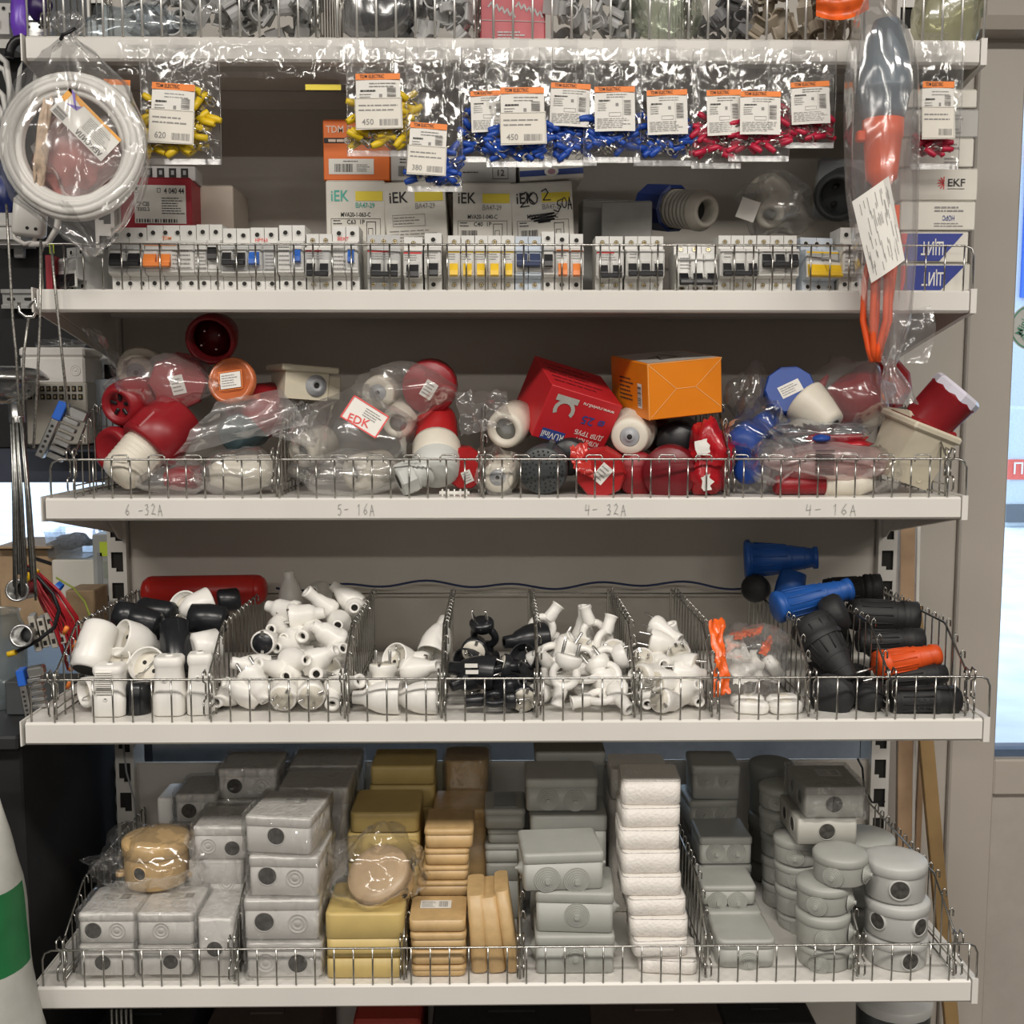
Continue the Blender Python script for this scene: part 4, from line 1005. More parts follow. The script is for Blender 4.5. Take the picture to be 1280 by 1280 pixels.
for i, (xa, xb, dy) in enumerate(((-14, -12, .004), (-6, -6, -.006), (2, -2, .008), (9, 4, -.004), (15, 10, .003))):
    mb = MB(); mb.tube([(xa * kl * .4, dy, zl_(300)), (xa * kl * 1.1, dy, zl_(350)), (xa * kl * 1.15, dy, zl_(400)), (xb * kl * .7, dy * .6, zl_(435)), (xb * kl * .3, 0, zl_(452))], .0042, 7); mb.build('cable_strand', M_corg, t)
mb = MB(); mb.tube([(0, 0, zl_(250)), (2 * kl, 0, zl_(270)), (-3 * kl, 0, zl_(300))], .0045, 7); mb.tube([(24 * kl, .01, zl_(255)), (25 * kl, .01, zl_(320)), (18 * kl, .006, zl_(380)), (6 * kl, 0, zl_(440))], .0042, 7); mb.build('cable_lead', M_corg, t)
q = [P(1065, 252, YL - .028), P(1111, 220, YL - .034), P(1131, 325, YL - .034), P(1089, 354, YL - .026)]
def pf(u, v):
    a = q[0].lerp(q[1], u); b = q[3].lerp(q[2], u); p = a.lerp(b, v); p.y -= .006 * math.sin(PI * u); return p
t2 = thing('instruction_sheet', 'white printed paper sheet in the long bag', 'paper', None)
mb = MB(); mb.grid(pf, 8, 8, 0, True); mb.build('sheet', M_paper, t2)
mb = MB(); r = random.Random(5)
for i in range(44):
    v0 = .06 + r.random() * .8; u0 = .08 + .84 * (i / 44.0)
    a, b = v0, min(.95, v0 + r.uniform(.06, .22)); du = .014
    mb.add([pf(u0, a) - V((0, .0006, 0)), pf(u0, b) - V((0, .0006, 0)), pf(u0 + du, b) - V((0, .0006, 0)), pf(u0 + du, a) - V((0, .0006, 0))], [(0, 1, 2, 3)])
mb.build('print', M_greyink, t2)
sleeve('plastic_bag', 'long clear bag hanging over shelf fronts with an orange extension cord', [(1084, 1100, -6, .006), (1072, 1108, 14, .018), (1066, 1132, 40, .030), (1059, 1146, 90, .036), (1058, 1148, 150, .036), (1060, 1147, 240, .034), (1070, 1145, 320, .030), (1080, 1138, 390, .024), (1094, 1126, 440, .014), (1106, 1120, 458, .008), (1102, 1134, 478, .012), (1104, 1146, 505, .018)], YL, film('long_bag_film', haze=.17, gloss=.07, rough=.12, wrinkle=.9, wscale=28), 6.1, nu=36, sub=3, wr=.007, pleats=.06)
# flat torn tail of the bag
a_ = P(1128, 455, YL + .01)
mb = MB(); mb.grid(lambda u, v: P(1112 + 52 * u + 6 * math.sin(v * 4), 392 + 62 * v - 20 * u * (1 - v) * .5, YL + .012 + .008 * noise.noise(V((u * 4, v * 4, 2)))), 10, 10); tag(mb.build('torn_film', M_filmh, None), 'torn flap of clear film at the foot of the long bag', 'film')
# orange printed bag folded over the top fence
mb = MB(); mb.grid(lambda u, v: P(1020 + 66 * u, -14 + 34 * v - 10 * u + 10 * math.sin(u * 3) * v, YF1 - .022 + .010 * noise.noise(V((u * 3, v * 3, 7))) - .01 * math.sin(PI * u)), 12, 8)
ot = mb.build('printed_bag_flap', [mat('orange_film', (.86, .13, .02), .3, var=.25, scale=60)], None); tag(ot, 'orange printed bag flap over the top fence above the long bag', 'bag')

# ================================================================== top shelf: clips and bags
M_clip = mat('clip_grey', (0.52, 0.52, 0.515), .45, var=.06)
M_clipb = mat('clip_beige', (0.42, 0.36, 0.28), .45, var=.06)
M_clipd = mat('clip_dark', (0.16, 0.16, 0.165), .45, var=.06)
def clip_mesh(m, R=.011, w=.016):
    mb = MB(); n = 12; pts_o, pts_i = [], []
    for k in range(n + 1):
        a = math.radians(-230 + 280 * k / n) - PI / 2 + PI * .78
        pts_o.append((math.cos(a) * (R + .0022), math.sin(a) * (R + .0022))); pts_i.append((math.cos(a) * R, math.sin(a) * R))
    ring = pts_o + pts_i[::-1]
    mb.loft([[(x, -w / 2, z) for x, z in ring], [(x, w / 2, z) for x, z in ring]], caps=(False, False))
    for y in (-w / 2, w / 2):
        for k in range(n): mb.add([(pts_o[k][0], y, pts_o[k][1]), (pts_o[k + 1][0], y, pts_o[k + 1][1]), (pts_i[k + 1][0], y, pts_i[k + 1][1]), (pts_i[k][0], y, pts_i[k][1])], [(0, 1, 2, 3)])
    mb.box(-.012, .012, -w * .6, w * .6, -R - .005, -R - .001, b=.0006)
    return mb.mesh('pipe_clip', m)
CL = {'grey': clip_mesh(M_clip), 'beige': clip_mesh(M_clipb), 'dark': clip_mesh(M_clipd, .009)}
def clip_heap(px0, px1, n, kind, seed, label, zmax=.085, ymax=.07):
    r = random.Random(seed)
    for i in range(n):
        z = ZT + .014 + r.random() ** 1.1 * zmax; y = YF1 + .022 + r.random() * ymax * (1 - .3 * (z - ZT) / zmax)
        x = P(px0 + (px1 - px0) * r.random(), 10, y).x
        o = ob('pipe_clip', CL[kind], None, T(x, y, z) @ Euler((r.uniform(0, 6), r.uniform(0, 6), r.uniform(0, 6))).to_matrix().to_4x4())
        tag(o, label, 'clip', 'pipe clips, heap %d' % seed)
clip_heap(168, 238, 26, 'grey', 21, 'light grey pipe clip in the heap over the coil bag')
clip_heap(246, 392, 52, 'grey', 22, 'light grey pipe clip in the heap left of the dark grey bag')
clip_heap(530, 590, 18, 'grey', 23, 'light grey pipe clip in the bag left of the red pack')
clip_heap(692, 790, 34, 'grey', 24, 'grey pipe clip in the heap right of the red pack')
clip_heap(872, 940, 20, 'dark', 25, 'dark grey pipe clip right of the green-white bag')
clip_heap(945, 1070, 36, 'beige', 26, 'beige pipe clip near the long bag')
def tbag(px0, px1, h, label, seed, m, y=.045, d=.035, crump=.22, flat=True):
    a, b = P(px0, 20, YF1 + y), P(px1, 20, YF1 + y)
    return sag_bag('plastic_bag', label, ((a.x + b.x) / 2, YF1 + y, ZT + h * .5), ((b.x - a.x) / 2, d, h * .55), seed, m, crump=crump, flat=-h * .5 + .001)
M_filmblue = film('bluish_film', (.88, .95, 1.0), haze=.10, gloss=.14, rough=.12)
tbag(100, 236, .045, 'low bluish clear bag on the top shelf above the coil', 1.9, M_filmblue, .035, .03)
tbag(240, 300, .10, 'clear bag of light grey clips beside the bluish bag', 5.9, M_film)
tbag(526, 592, .12, 'clear bag of grey clips left of the red pack', 7.7, M_film)
tbag(432, 526, .11, 'smoky grey bag with a dark bundle on the top shelf', 9.7, film('smoky_film', (.55, .56, .58), haze=.25, gloss=.12, rough=.2), .05, .04)
sag_bag('dark_bundle', 'dark grey bundle inside the smoky bag', (P(484, 15, YF1 + .05).x, YF1 + .052, ZT + .052), (.036, .026, .040), 3.3, mat('dark_bundle', (.035, .036, .04), .5, var=.2), crump=.2, cat='bundle', flat=-.05)
tbag(796, 872, .12, 'pale greenish white crumpled bag on the top shelf', 12.7, film('pale_green_film', (.88, .93, .82), haze=.35, gloss=.15, rough=.15), .04, .035)
tbag(870, 945, .12, 'clear bag of dark grey clips on the top shelf', 15.7, M_film)
tbag(1142, 1228, .10, 'yellowish green bag at the right end of the top shelf', 18.7, film('yellow_green_film', (.88, .88, .66), haze=.45, gloss=.12, rough=.18), .045, .04)
t = thing('clip_pack', 'flat red pack with clip pictures standing on the top shelf', 'pack', stand((P(641, 20, YF1 + .03).x, YF1 + .03, ZT + .0005), 0, -8, 0))
mb = MB(); mb.box(-.043, .043, 0, .012, 0, .13, b=.002); mb.build('card_pack', mat('pack_red', (.55, .10, .12), .4, var=.06), t)
mb = MB(); FM = T(0, -.0005, 0) @ ROTX
for x in (-.018, .018):
    for i in range(5): stroke(mb, [(x - .014 + i * .007, .050 - i * .003), (x - .010 + i * .007, .056 - i * .003), (x - .007 + i * .007, .048 - i * .003)], .0022, 0, FM)
lines(mb, -.02, .02, .006, .018, 3, 0, FM, fill=.5); stroke(mb, [(-.043, .032), (.043, .030)], .0008, 0, FM); mb.build('clip_picture', M_clip, t)
# ================================================================== shelf 2: red, white and blue industrial plugs
Z2 = SH['2'][0]
M_bag = film('milky_film', haze=.13, gloss=.05, rough=.14, wrinkle=.5, wscale=35)
M_bagw = film('white_milky_film', haze=.30, gloss=.07, rough=.18, wrinkle=.5, wscale=35)
M_lens = mat('grommet_grey', (0.36, 0.37, 0.39), .35, var=.05)
M_cream = mat('cream_plastic', (0.66, 0.60, 0.47), .42, var=.04)
M_redm = mat('plug_bright_red', (0.40, 0.014, 0.016), .36, var=.06)
M_trans = mat('orange_clear_lid', (0.80, 0.22, 0.08), .15, var=.05, trans=.35)
M_pgl = mat('gland_light_grey', (0.58, 0.59, 0.56), .42, var=.04)
def turned(name, label, cat, a, b, parts, group=None, xhint=(1, 0, 0), spin=0.0):
    """Round object from pixel-placed rear end a=(px,py,Y) to front end b; radii are given in photo pixels at the front."""
    A, B = P(*a), P(*b); d = B - A; L = d.length; k = mpp(b[0], b[1], b[2])
    t = thing(name, label, cat, frame(A, d, xhint, spin), group)
    for pn, m, prof, *o in parts:
        n = o[0] if o else 22; flat = n <= 10
        mb = MB(); mb.lathe([(z * L, max(r * k, 1e-4)) for z, r in prof], n, 0, sm=not flat, caps=(prof[0][1] > .5, prof[-1][1] > .5)); mb.build(pn, m, t)
    return t, L, k
def sticker(t, L, k, x, y, w, h, rot=0.0, zf=1.0, off=.0012, m=None, nl=4):
    """Small printed label on the front face of a turned thing."""
    mb = MB(); rect(mb, -w / 2 * k, w / 2 * k, -h / 2 * k, h / 2 * k, 0, None, 0); lines(mb, -w * .4 * k, w * .4 * k, -h * .4 * k, h * .4 * k, nl, 1, None, .0004, .35, int(x * 7 + 50))
    mb.build('sticker', [m or M_paper, M_greyink], t, T(x * k, -y * k, L * zf + off) @ Matrix.Rotation(rot, 4, 'Z'))
def holes(t, L, k, zf, r, n, hr, m=None, name='contact_hole', a0=0.0, depth=.0006):
    mb = MB(); mb.lathe([(-.001, hr * k), (depth, hr * k)], 10, caps=(False, True)); me = mb.mesh(name, m or M_dark)
    for i in range(n): ob(name, me, t, T(r * k * math.cos(a0 + 2 * PI * i / n), r * k * math.sin(a0 + 2 * PI * i / n), L * zf))
Y2 = YF1
# a face-on plug in a bag (white, upper left)
def face_plug(label, px, py, r, Y, length=.085, rim=None, m=None, dx=8, dy=-6, hub=.52, dot=.14):
    t, L, k = turned('industrial_plug', label, 'plug', (px + dx, py + dy, Y + length), (px, py, Y), [
        ('body', m or M_pwhite, [(0, r * 1.25), (.15, r * 1.3), (.5, r * 1.18), (.55, r * 1.05), (.9, r), (.97, r * .96), (1, r * .88), (1, r * hub)]),
        ('grommet', M_lens, [(.97, r * .3), (1.0, r * hub), (1.01, r * hub * .9), (1.0, r * hub * .5), (1.02, r * hub * .45), (1.02, r * dot)]),
        ('cable_hole', M_dark, [(1.0, r * dot * 1.05), (1.022, r * dot), (1.022, .6)], 12)])
    return t, L, k
face_plug('white plug with grey grommet in a clear bag under the shelf lip at left', 170, 466, 23, Y2 + .12)
face_plug('white plug facing out beside the stickered red cap in the middle bay', 472, 491, 21, Y2 + .10, dx=14, dy=-8)
face_plug('white plug with grey grommet at the foot of the third bay', 622, 597, 20, Y2 + .03)
face_plug('white plug with grey grommet under the orange carton', 787, 546, 24, Y2 + .05, dx=6, dy=-10)
# red caps with a sticker
def red_cap(label, px, py, r, Y, m=None, st=(0, 0, 14, 20, .3), n=8, dx=6, dy=-8, length=.06, name='industrial_socket'):
    t, L, k = turned(name, label, 'socket', (px + dx, py + dy, Y + length), (px, py, Y), [
        ('body', m or M_pred, [(0, r * .9), (.5, r * .95), (.55, r)], 20),
        ('lid', m or M_pred, [(.5, r), (.52, r * 1.04), (.93, r * 1.04), (1, r * .97), (1.0, 1)], n)])
    if st: sticker(t, L, k, *st)
    return t, L, k
red_cap('red socket cap with white sticker in a bag, upper left', 222, 479, 35, Y2 + .10, mat('plug_pinkish_red', (.32, .045, .05), .36, var=.06), (0, 2, 17, 24, .2))
red_cap('red socket cap with white sticker in the middle bay', 536, 485, 33, Y2 + .09, M_pred, (0, 2, 16, 22, -.55), 20)
red_cap('bright red socket cap with white sticker behind the front fence', 750, 592, 31, Y2 + .035, M_redm, (3, 0, 16, 25, -.7), 9)
red_cap('dark red plain disc cap behind the front fence', 836, 592, 33, Y2 + .03, M_pred2, None, 26)
red_cap('dark red cap half hidden left of the plain disc cap', 800, 594, 27, Y2 + .05, M_pred, None, 26, dx=-12)
# red plug with black opening
t, L, k = turned('industrial_plug', 'round red plug with a black cable opening at the left end', 'plug', (196, 492, Y2 + .17), (146, 508, Y2 + .075), [
    ('body', M_pred, [(0, 27), (.3, 31), (.7, 31), (.9, 28), (1, 22), (1.0, 17), (.9, 16)]), ('opening', M_dark, [(.85, 17), (.87, 1)])])
for i in range(5):
    mb = MB(); mb.box(-.0025, .0025, .006, .016, .86 * L, .93 * L, b=.001); mb.build('claw', M_black, t, Matrix.Rotation(i * 1.256, 4, 'Z'))
t, L, k = turned('industrial_plug', 'dark red round cap low at the left end', 'cap', (165, 560, Y2 + .12), (137, 563, Y2 + .08), [('body', M_pred, [(0, 28), (.8, 30), (.95, 28), (1, 25), (1, 20), (.95, 18), (.95, 1)])])
# red hexagonal coupler with white ribbed body
rib = []
for i in range(7): rib += [(.02 + i * .055, 25 + i * .6), (.05 + i * .055, 25.4 + i * .6), (.055 + i * .055, 24.2 + i * .6)]
t, L, k = turned('industrial_coupler', 'red angular coupler with a white ribbed body leaning on the front fence', 'coupler', (149, 593, Y2 + .040), (226, 518, Y2 + .10), [
    ('white_body', M_pwhite, [(-.06, 8), (-.05, 20), (0, 24)] + rib + [(.5, 30), (.55, 30)]),
    ('red_collar', M_pred, [(.42, 34), (.45, 38), (.75, 38), (.78, 35), (.98, 34), (1.03, 28), (1.03, 1)], 24)])
mb = MB(); mb.box(-.013, .013, -.043, -.034, .45 * L, .75 * L, b=.004); mb.build('latch_lid', M_pred, t, Matrix.Rotation(-.3, 4, 'Z'))
# open red socket with amber lid
t, L, k = turned('industrial_socket', 'dark red open socket with pins and an amber stickered lid', 'socket', (275, 415, Y2 + .20), (262, 426, Y2 + .13), [
    ('shell', M_pred, [(0, 24), (.6, 31), (.9, 32), (1, 30), (1, 26), (.6, 25)]), ('pin_floor', M_pred2, [(.62, 25), (.63, 1)])])
mb = MB(); mb.lathe([(0, .0022), (.022, .0022), (.024, .001)], 8, caps=(False, True)); me = mb.mesh('pin', M_steel)
for i in range(4): ob('pin', me, t, T(13 * k * math.cos(i * 1.57 + .5), 13 * k * math.sin(i * 1.57 + .5), .62 * L))
Bp = P(289, 476, Y2 + .095); Mi = t.matrix_basis.inverted()
lidM = Mi @ frame(Bp, (-.15, -1, .25))
mb = MB(); mb.lathe([(-.008, 30 * k), (.0, 30 * k), (.004, 27 * k), (.001, 24 * k), (.001, 20 * k), (-.002, 18 * k), (-.002, .0005)], 26); lid = mb.build('amber_lid', M_trans, t, lidM)
mb = MB(); rect(mb, -13 * k, 13 * k, -10 * k, 10 * k, 0, None, .003); outline(mb, -15 * k, 15 * k, -12 * k, 12 * k, .001, 2, None, .0028); lines(mb, -11 * k, 11 * k, -8 * k, 8 * k, 5, 1, None, .0034); mb.build('sticker', [M_paper, M_greyink, M_orange], lid, Matrix.Rotation(.1, 4, 'Z'))
mb = MB(); mb.box(-.011, .011, -.008, .004, -.045, -.002, b=.003); mb.build('hinge', M_pred, t, Mi @ frame(P(280, 448, Y2 + .12), (0, -.5, 1)))
# cream surface-mounted socket with slanted lid
t = thing('surface_socket', 'cream angled surface socket with round grommet behind the bags', 'socket', stand(P(392, 500, Y2 + .13), 28, 0, 4))
k = mpp(390, 480, Y2 + .13)
mb = MB(); mb.loft([[(x, y, z) for y, z in ((0, 0), (.055, 0), (.07, 34 * k), (-.002, 34 * k))] for x in (-38 * k, 18 * k)]); mb.build('housing', M_cream, t)
mb = MB(); mb.box(-44 * k, 30 * k, -.008, .075, 34 * k, 42 * k, b=.002); mb.build('lid_flange', M_cream, t)
mb = MB(); mb.lathe([(0, 14 * k), (.003, 13.5 * k), (.004, 9 * k), (.006, 8 * k), (.006, 4 * k), (.002, 3.6 * k)], 20); mb.disc(3.6 * k, .0025, 12, 1); mb.build('grommet', [M_lens, M_dark], t, T(2 * k, 0, 18 * k) @ ROTX)
mb = MB(); mb.box(18 * k, 36 * k, .002, .05, 2 * k, 32 * k, b=.002); mb.build('side_cover', M_cream, t)
mb = MB()
for x, y in ((-30, .01), (20, .01), (-30, .06), (20, .06)): 
    mb = MB(); mb.lathe([(0, .003), (.0012, .0028), (.0012, .001)], 10); mb.build('lid_screw', M_pgrey, t, T(x * k, y, 42 * k))
# middle bay plugs
t, L, k = turned('industrial_plug', 'beige ring-ended plug between bags in the middle bay', 'plug', (506, 516, Y2 + .15), (497, 530, Y2 + .085), [('body', M_pwhite, [(0, 23), (.7, 22), (.92, 20), (1, 18), (1, 12), (.9, 11)]), ('opening', M_bgd, [(.9, 12), (.92, 1)])])
t, L, k = turned('industrial_coupler', 'red-bodied plug with grey front collar and ribbed gland by the fence', 'coupler', (545, 520, Y2 + .13), (546, 583, Y2 + .055), [
    ('red_body', M_redm, [(0, 24), (.1, 27), (.62, 28), (.66, 26)], 14), ('white_collar', M_pwhite, [(.55, 29), (.62, 31), (.85, 31), (.9, 29)]), ('front_collar', M_pgl, [(.82, 29), (.9, 30), (1.12, 27), (1.2, 20), (1.22, 1)])])
t2, L2, k2 = turned('cable_gland', 'light grey ribbed cable gland lying by the front fence', 'gland', (536, 585, Y2 + .04), (498, 602, Y2 + .028), [
    ('ribbed_neck', M_pgl, [(0, 17), (.1, 20), (.16, 17), (.22, 20), (.28, 17), (.34, 20), (.4, 17), (.46, 20), (.52, 18)]), ('hex_nut', M_pgl, [(.5, 20), (.53, 22), (.95, 22), (1.0, 20), (1.0, 10)], 8), ('bore', M_dark, [(.98, 12), (1.003, 10), (1.004, 1)])])
red_cap('red cap with a grey sticker standing behind the third divider', 582, 586, 26, Y2 + .06, M_redm, (2, 10, 12, 16, .4), 10, dx=-6)
o = MB(); kk = mpp(568, 615, Y2 + .02)
t = thing('peg_strip', 'small white strip with pegs lying at the fence', 'strip', stand(P(568, 616, Y2 + .022), 0))
mb = MB(); mb.box(-19 * kk, 19 * kk, 0, .004, -2 * kk, 2 * kk, b=.0006); mb.build('bar', M_paper, t)
for i in range(5):
    mb = MB(); mb.box(-.0012, .0012, .0005, .0035, -4.5 * kk, 4.5 * kk, b=.0004); mb.build('peg', M_paper, t, T((-15 + i * 7.5) * kk, 0, 0))
t, L, k = turned('industrial_plug', 'white ring plug with hollow grey end above the fence, third divider', 'plug', (646, 525, Y2 + .13), (630, 538, Y2 + .07), [('body', M_pwhite, [(0, 27), (.6, 26), (.9, 24), (1, 22), (1, 15), (.8, 14)]), ('opening', M_bgd, [(.82, 15), (.84, 1)])])
# dark perforated cap
t, L, k = turned('perforated_cap', 'dark grey perforated round cap with a tab', 'cap', (684, 580, Y2 + .085), (678, 589, Y2 + .035), [('cap', M_pdg, [(0, 29), (.8, 31), (.95, 30), (1, 28), (1, 1)], 30)])
for ring, n in ((11, 10), (16, 15), (21, 20), (25.5, 25)): holes(t, L, k, 1.0, ring, n, 1.25, M_dark, 'perforation', .1 * ring)
mb = MB(); mb.box(-4 * k, 4 * k, 28 * k, 40 * k, .7 * L, .95 * L, b=.002); mb.build('tab', M_pdg, t, Matrix.Rotation(PI + .35, 4, 'Z') if False else Matrix.Rotation(-.3, 4, 'Z'))
# ------------------------------------------------------------------ cartons on shelf 2
def box_from(name, label, c00, c10, c01, depthv, m):
    """Carton from three world corners of its front face (top-left, top-right, bottom-left) and a depth."""
    x = (c10 - c00); w = x.length; x.normalize(); y = (c00 - c01); y = y - x * y.dot(x); h = y.length; y.normalize(); z = x.cross(y)
    M = Matrix((x, y, z)).transposed().to_4x4(); M.translation = c01 + x * 0
    t = thing(name, label, 'box', M)
    mb = MB(); mb.box(0, w, 0, h, -depthv, 0, b=.0012); mb.build('carton', m, t)
    return t, w, h
M_cred = mat('carton_bright_red', (0.52, 0.018, 0.025), .4, var=.04, scale=15)
Yr = Y2 + .045
t, w, h = box_from('clip_carton', 'red carton tipped on the plugs showing a grey pipe clip', P(688, 480, Yr), P(776, 507, Yr + .033), P(664, 545, Yr + .025), .115, M_cred)
mb = MB(); rect(mb, w * .10, w * .42, h * .02, h * .22, 0); mb.build('logo_panel', M_navp, t)
mb = MB(); put_text(mb, 'RUVinil', w * .26, h * .12, h * .17, 0, None, .0008, width=w * .30, rot=PI); put_text(mb, 'RUVinil', -.0 + .0, h * .5, h * .13, 0, T(-.0006, 0, -.02) @ Matrix.Rotation(-PI / 2, 4, 'Y') @ Matrix.Rotation(PI / 2, 4, 'Z'), .0004)
put_text(mb, 'ø 25', w * .70, h * .57, h * .22, 1, None, .0008, width=w * .32, rot=PI)
put_text(mb, 'ДЛЯ ТРУБ', w * .72, h * .32, h * .12, 0, None, .0008, width=w * .40, rot=PI); put_text(mb, 'КЛИПСА', w * .74, h * .18, h * .12, 0, None, .0008, width=w * .32, rot=PI); put_text(mb, 'КРЕПЁЖ-', w * .74, h * .05, h * .12, 0, None, .0008, width=w * .34, rot=PI)
put_text(mb, 'www.ruvinil.ru', w * .70, h * .84, h * .09, 0, None, .0008, width=w * .44, rot=PI); mb.build('lettering', [M_paper, M_navp], t)
mb = MB(); cx, cy, r0, r1 = w * .27, h * .62, h * .13, h * .20; n = 10
for i in range(n):
    a0, a1 = math.radians(-30 + 240 * i / n), math.radians(-30 + 240 * (i + 1) / n)
    mb.add([(cx + r0 * math.cos(a0), cy + r0 * math.sin(a0), .0008), (cx + r1 * math.cos(a0), cy + r1 * math.sin(a0), .0008), (cx + r1 * math.cos(a1), cy + r1 * math.sin(a1), .0008), (cx + r0 * math.cos(a1), cy + r0 * math.sin(a1), .0008)], [(0, 1, 2, 3)])
rect(mb, cx - h * .22, cx + h * .2, cy + h * .15, cy + h * .26, 0, None, .0009); mb.build('clip_picture', mat('picture_grey', (.45, .46, .42), .5, var=.1), t)
mb = MB(); lines(mb, .01, w * .9, .0, .08, 5, 0, T(0, h + .0003, -.10) @ Matrix.Rotation(PI / 2, 4, 'X') @ Matrix.Scale(1, 4), .0, .3); mb.build('top_print', M_pred2, t)
Yo = Y2 + .035
M_cor = mat('carton_deep_orange', (0.82, 0.24, 0.01), .42, var=.04, scale=15)
t, w, h = box_from('orange_carton', 'orange carton with envelope-folded end resting on the plugs', P(811, 455, Yo), P(904, 446, Yo + .029), P(811, 526, Yo + .010), .135, M_cor)
mb = MB(); wl = mat('worn_edge', (.86, .52, .22), .6, var=.1)
for a, b in (((0, h), (w * .38, h * .52)), ((w * .38, h * .52), (w * .64, h * .52)), ((w * .64, h * .52), (w, h * .98)), ((w * .38, h * .52), (.03 * w, .04 * h)), ((w * .64, h * .52), (w * .98, h * .12)), ((.0, h * .995), (w, h * .995)), ((.001, 0), (.001, h))): stroke(mb, [a, b], .0007, 0)
mb.build('fold_crease', wl, t)
mb = MB(); LF = T(-.0004, 0, 0) @ Matrix.Rotation(-PI / 2, 4, 'Y')
rect(mb, -.035, -.020, h * .18, h * .62, 1, LF, .0003); barcode(mb, -.034, -.022, h * .22, h * .58, 0, LF, .0008, 12, 3, True); lines(mb, -.10, -.045, h * .25, h * .7, 6, 0, LF, .0006); mb.build('side_print', [M_ink, M_paper], t)
mb = MB(); TF = T(0, h + .0003, 0) @ Matrix.Rotation(-PI / 2, 4, 'X'); rect(mb, .004, w - .004, .004, .13, 0, TF, 0); stroke(mb, [(w * .2, .05), (w * .4, .07), (w * .3, .03), (w * .6, .05), (w * .5, .09)], .003, 1, TF, .0006); mb.build('top_print', [mat('carton_grey_top', (.42, .40, .37), .5, var=.06), M_ink], t)
# what the cartons rest on: dark plugs behind
for lb, a, b, r, m in (('black round plug under the red carton', (715, 560, Y2 + .17), (710, 572, Y2 + .075), 26, M_black), ('dark plug under the orange carton', (850, 545, Y2 + .18), (846, 556, Y2 + .08), 28, M_black), ('dark red flat flap standing behind the white plug', (822, 540, Y2 + .15), (824, 548, Y2 + .13), 22, M_pred2)):
    turned('industrial_plug', lb, 'plug', a, b, [('body', m, [(0, r), (.8, r), (.95, r * .9), (1, r * .8), (1, 1)])])
def blob(name, label, px, py, Y, rx, ry, rz_, seed, m, crump=.2, cat='bag', floor=None, tilt=0.0, nu=24, nv=16):
    k = mpp(px, py, Y); c = P(px, py, Y)
    fl = None if floor is None else floor - c.z
    return sag_bag(name, label, c, (rx * k, ry, rz_ * k), seed, m, crump=crump, cat=cat, flat=fl, nu=nu, nv=nv)
def sheet(name, label, q, Y, m, seed=1, amp=.012, cat='film', nu=14, nv=12, fold=.0):
    """Loose crumpled film laid between four pixel corners (tl, tr, br, bl), each with its own distance."""
    def fn(u, v):
        a = [q[0][i] + (q[1][i] - q[0][i]) * u for i in range(3)]; b = [q[3][i] + (q[2][i] - q[3][i]) * u for i in range(3)]
        p = [a[i] + (b[i] - a[i]) * v for i in range(3)]
        n1 = noise.noise(V((u * 3 + seed, v * 3, 0))); n2 = noise.noise(V((u * 8, v * 8 + seed, 3)))
        w_ = P(p[0] + 6 * n1, p[1] + 5 * n2, Y + p[2] - amp * (n1 + .6 * abs(n2)) - fold * math.sin(PI * v))
        return w_
    mb = MB(); mb.grid(fn, nu, nv); o = mb.build(name, m, None)
    return tag(o, label, cat)
M_pinkbag = film('pink_printed_film', (.95, .72, .70), haze=.55, gloss=.06, rough=.2)
M_redfoil = mat('red_foil_bag', (.42, .01, .018), .22, var=.15, scale=60, bump=.4, bscale=90)
# bags around plugs
blob('plastic_bag', 'clear bag over the red stickered cap at upper left', 205, 478, Y2 + .11, 62, .055, 36, 2.2, M_bag, .22)
sheet('bag_tail', 'twisted clear bag tail hanging under the shelf lip at left', [(102, 410, .06), (120, 412, .07), (160, 455, .1), (140, 470, .1)], Y2, M_film, 3, .01)
blob('plastic_bag', 'milky bag with white plugs at the foot of the first bay', 300, 590, Y2 + .06, 50, .04, 30, 5.2, M_bag, .2, floor=Z2 + .001)
blob('plastic_bag', 'crumpled clear bag between the white coupler and the milky bag', 215, 596, Y2 + .05, 44, .035, 22, 6.6, M_bag, .25, floor=Z2 + .001)
turned('industrial_plug', 'white plug lying in the milky bag of the first bay', 'plug', (342, 588, Y2 + .07), (262, 594, Y2 + .045), [('body', M_pwhite, [(0, 18), (.3, 22), (.7, 22), (.9, 16), (1, 12), (1, 1)])])
turned('industrial_plug', 'red plug lying in the crumpled clear bag by the fence', 'plug', (252, 596, Y2 + .07), (205, 600, Y2 + .06), [('body', M_pred, [(0, 15), (.6, 16), (.9, 12), (1, 8), (1, 1)])])
turned('industrial_plug', 'dark teal plug end inside the milky film sheet', 'plug', (318, 535, Y2 + .14), (288, 545, Y2 + .09), [('body', mat('plug_teal', (.06, .10, .11), .4), [(0, 24), (.7, 24), (.95, 20), (1, 16), (1, 1)])])
turned('industrial_plug', 'pinkish red plug body under the milky film sheet', 'plug', (350, 500, Y2 + .17), (300, 530, Y2 + .13), [('body', M_pred, [(0, 26), (.3, 34), (.9, 34), (1, 28), (1, 1)])])
sheet('film_sheet', 'large milky film sheet draped over plugs in the first bay', [(270, 502, .05), (352, 486, .07), (386, 530, .04), (216, 570, .03)], Y2, M_bagw, 5, .022, fold=.02)
sheet('film_sheet', 'milky film fold hanging beside the second divider', [(352, 500, .06), (396, 505, .06), (392, 560, .04), (340, 545, .035)], Y2, M_bag, 8, .02)
blob('plastic_bag', 'large grey film bag over plugs in the second bay', 444, 548, Y2 + .08, 68, .055, 56, 11.2, M_bag, .24, floor=Z2 + .001)
blob('plastic_bag', 'milky bag with a hollow white plug at the fence, second bay', 440, 592, Y2 + .05, 68, .034, 28, 12.9, M_bag, .22, floor=Z2 + .001)
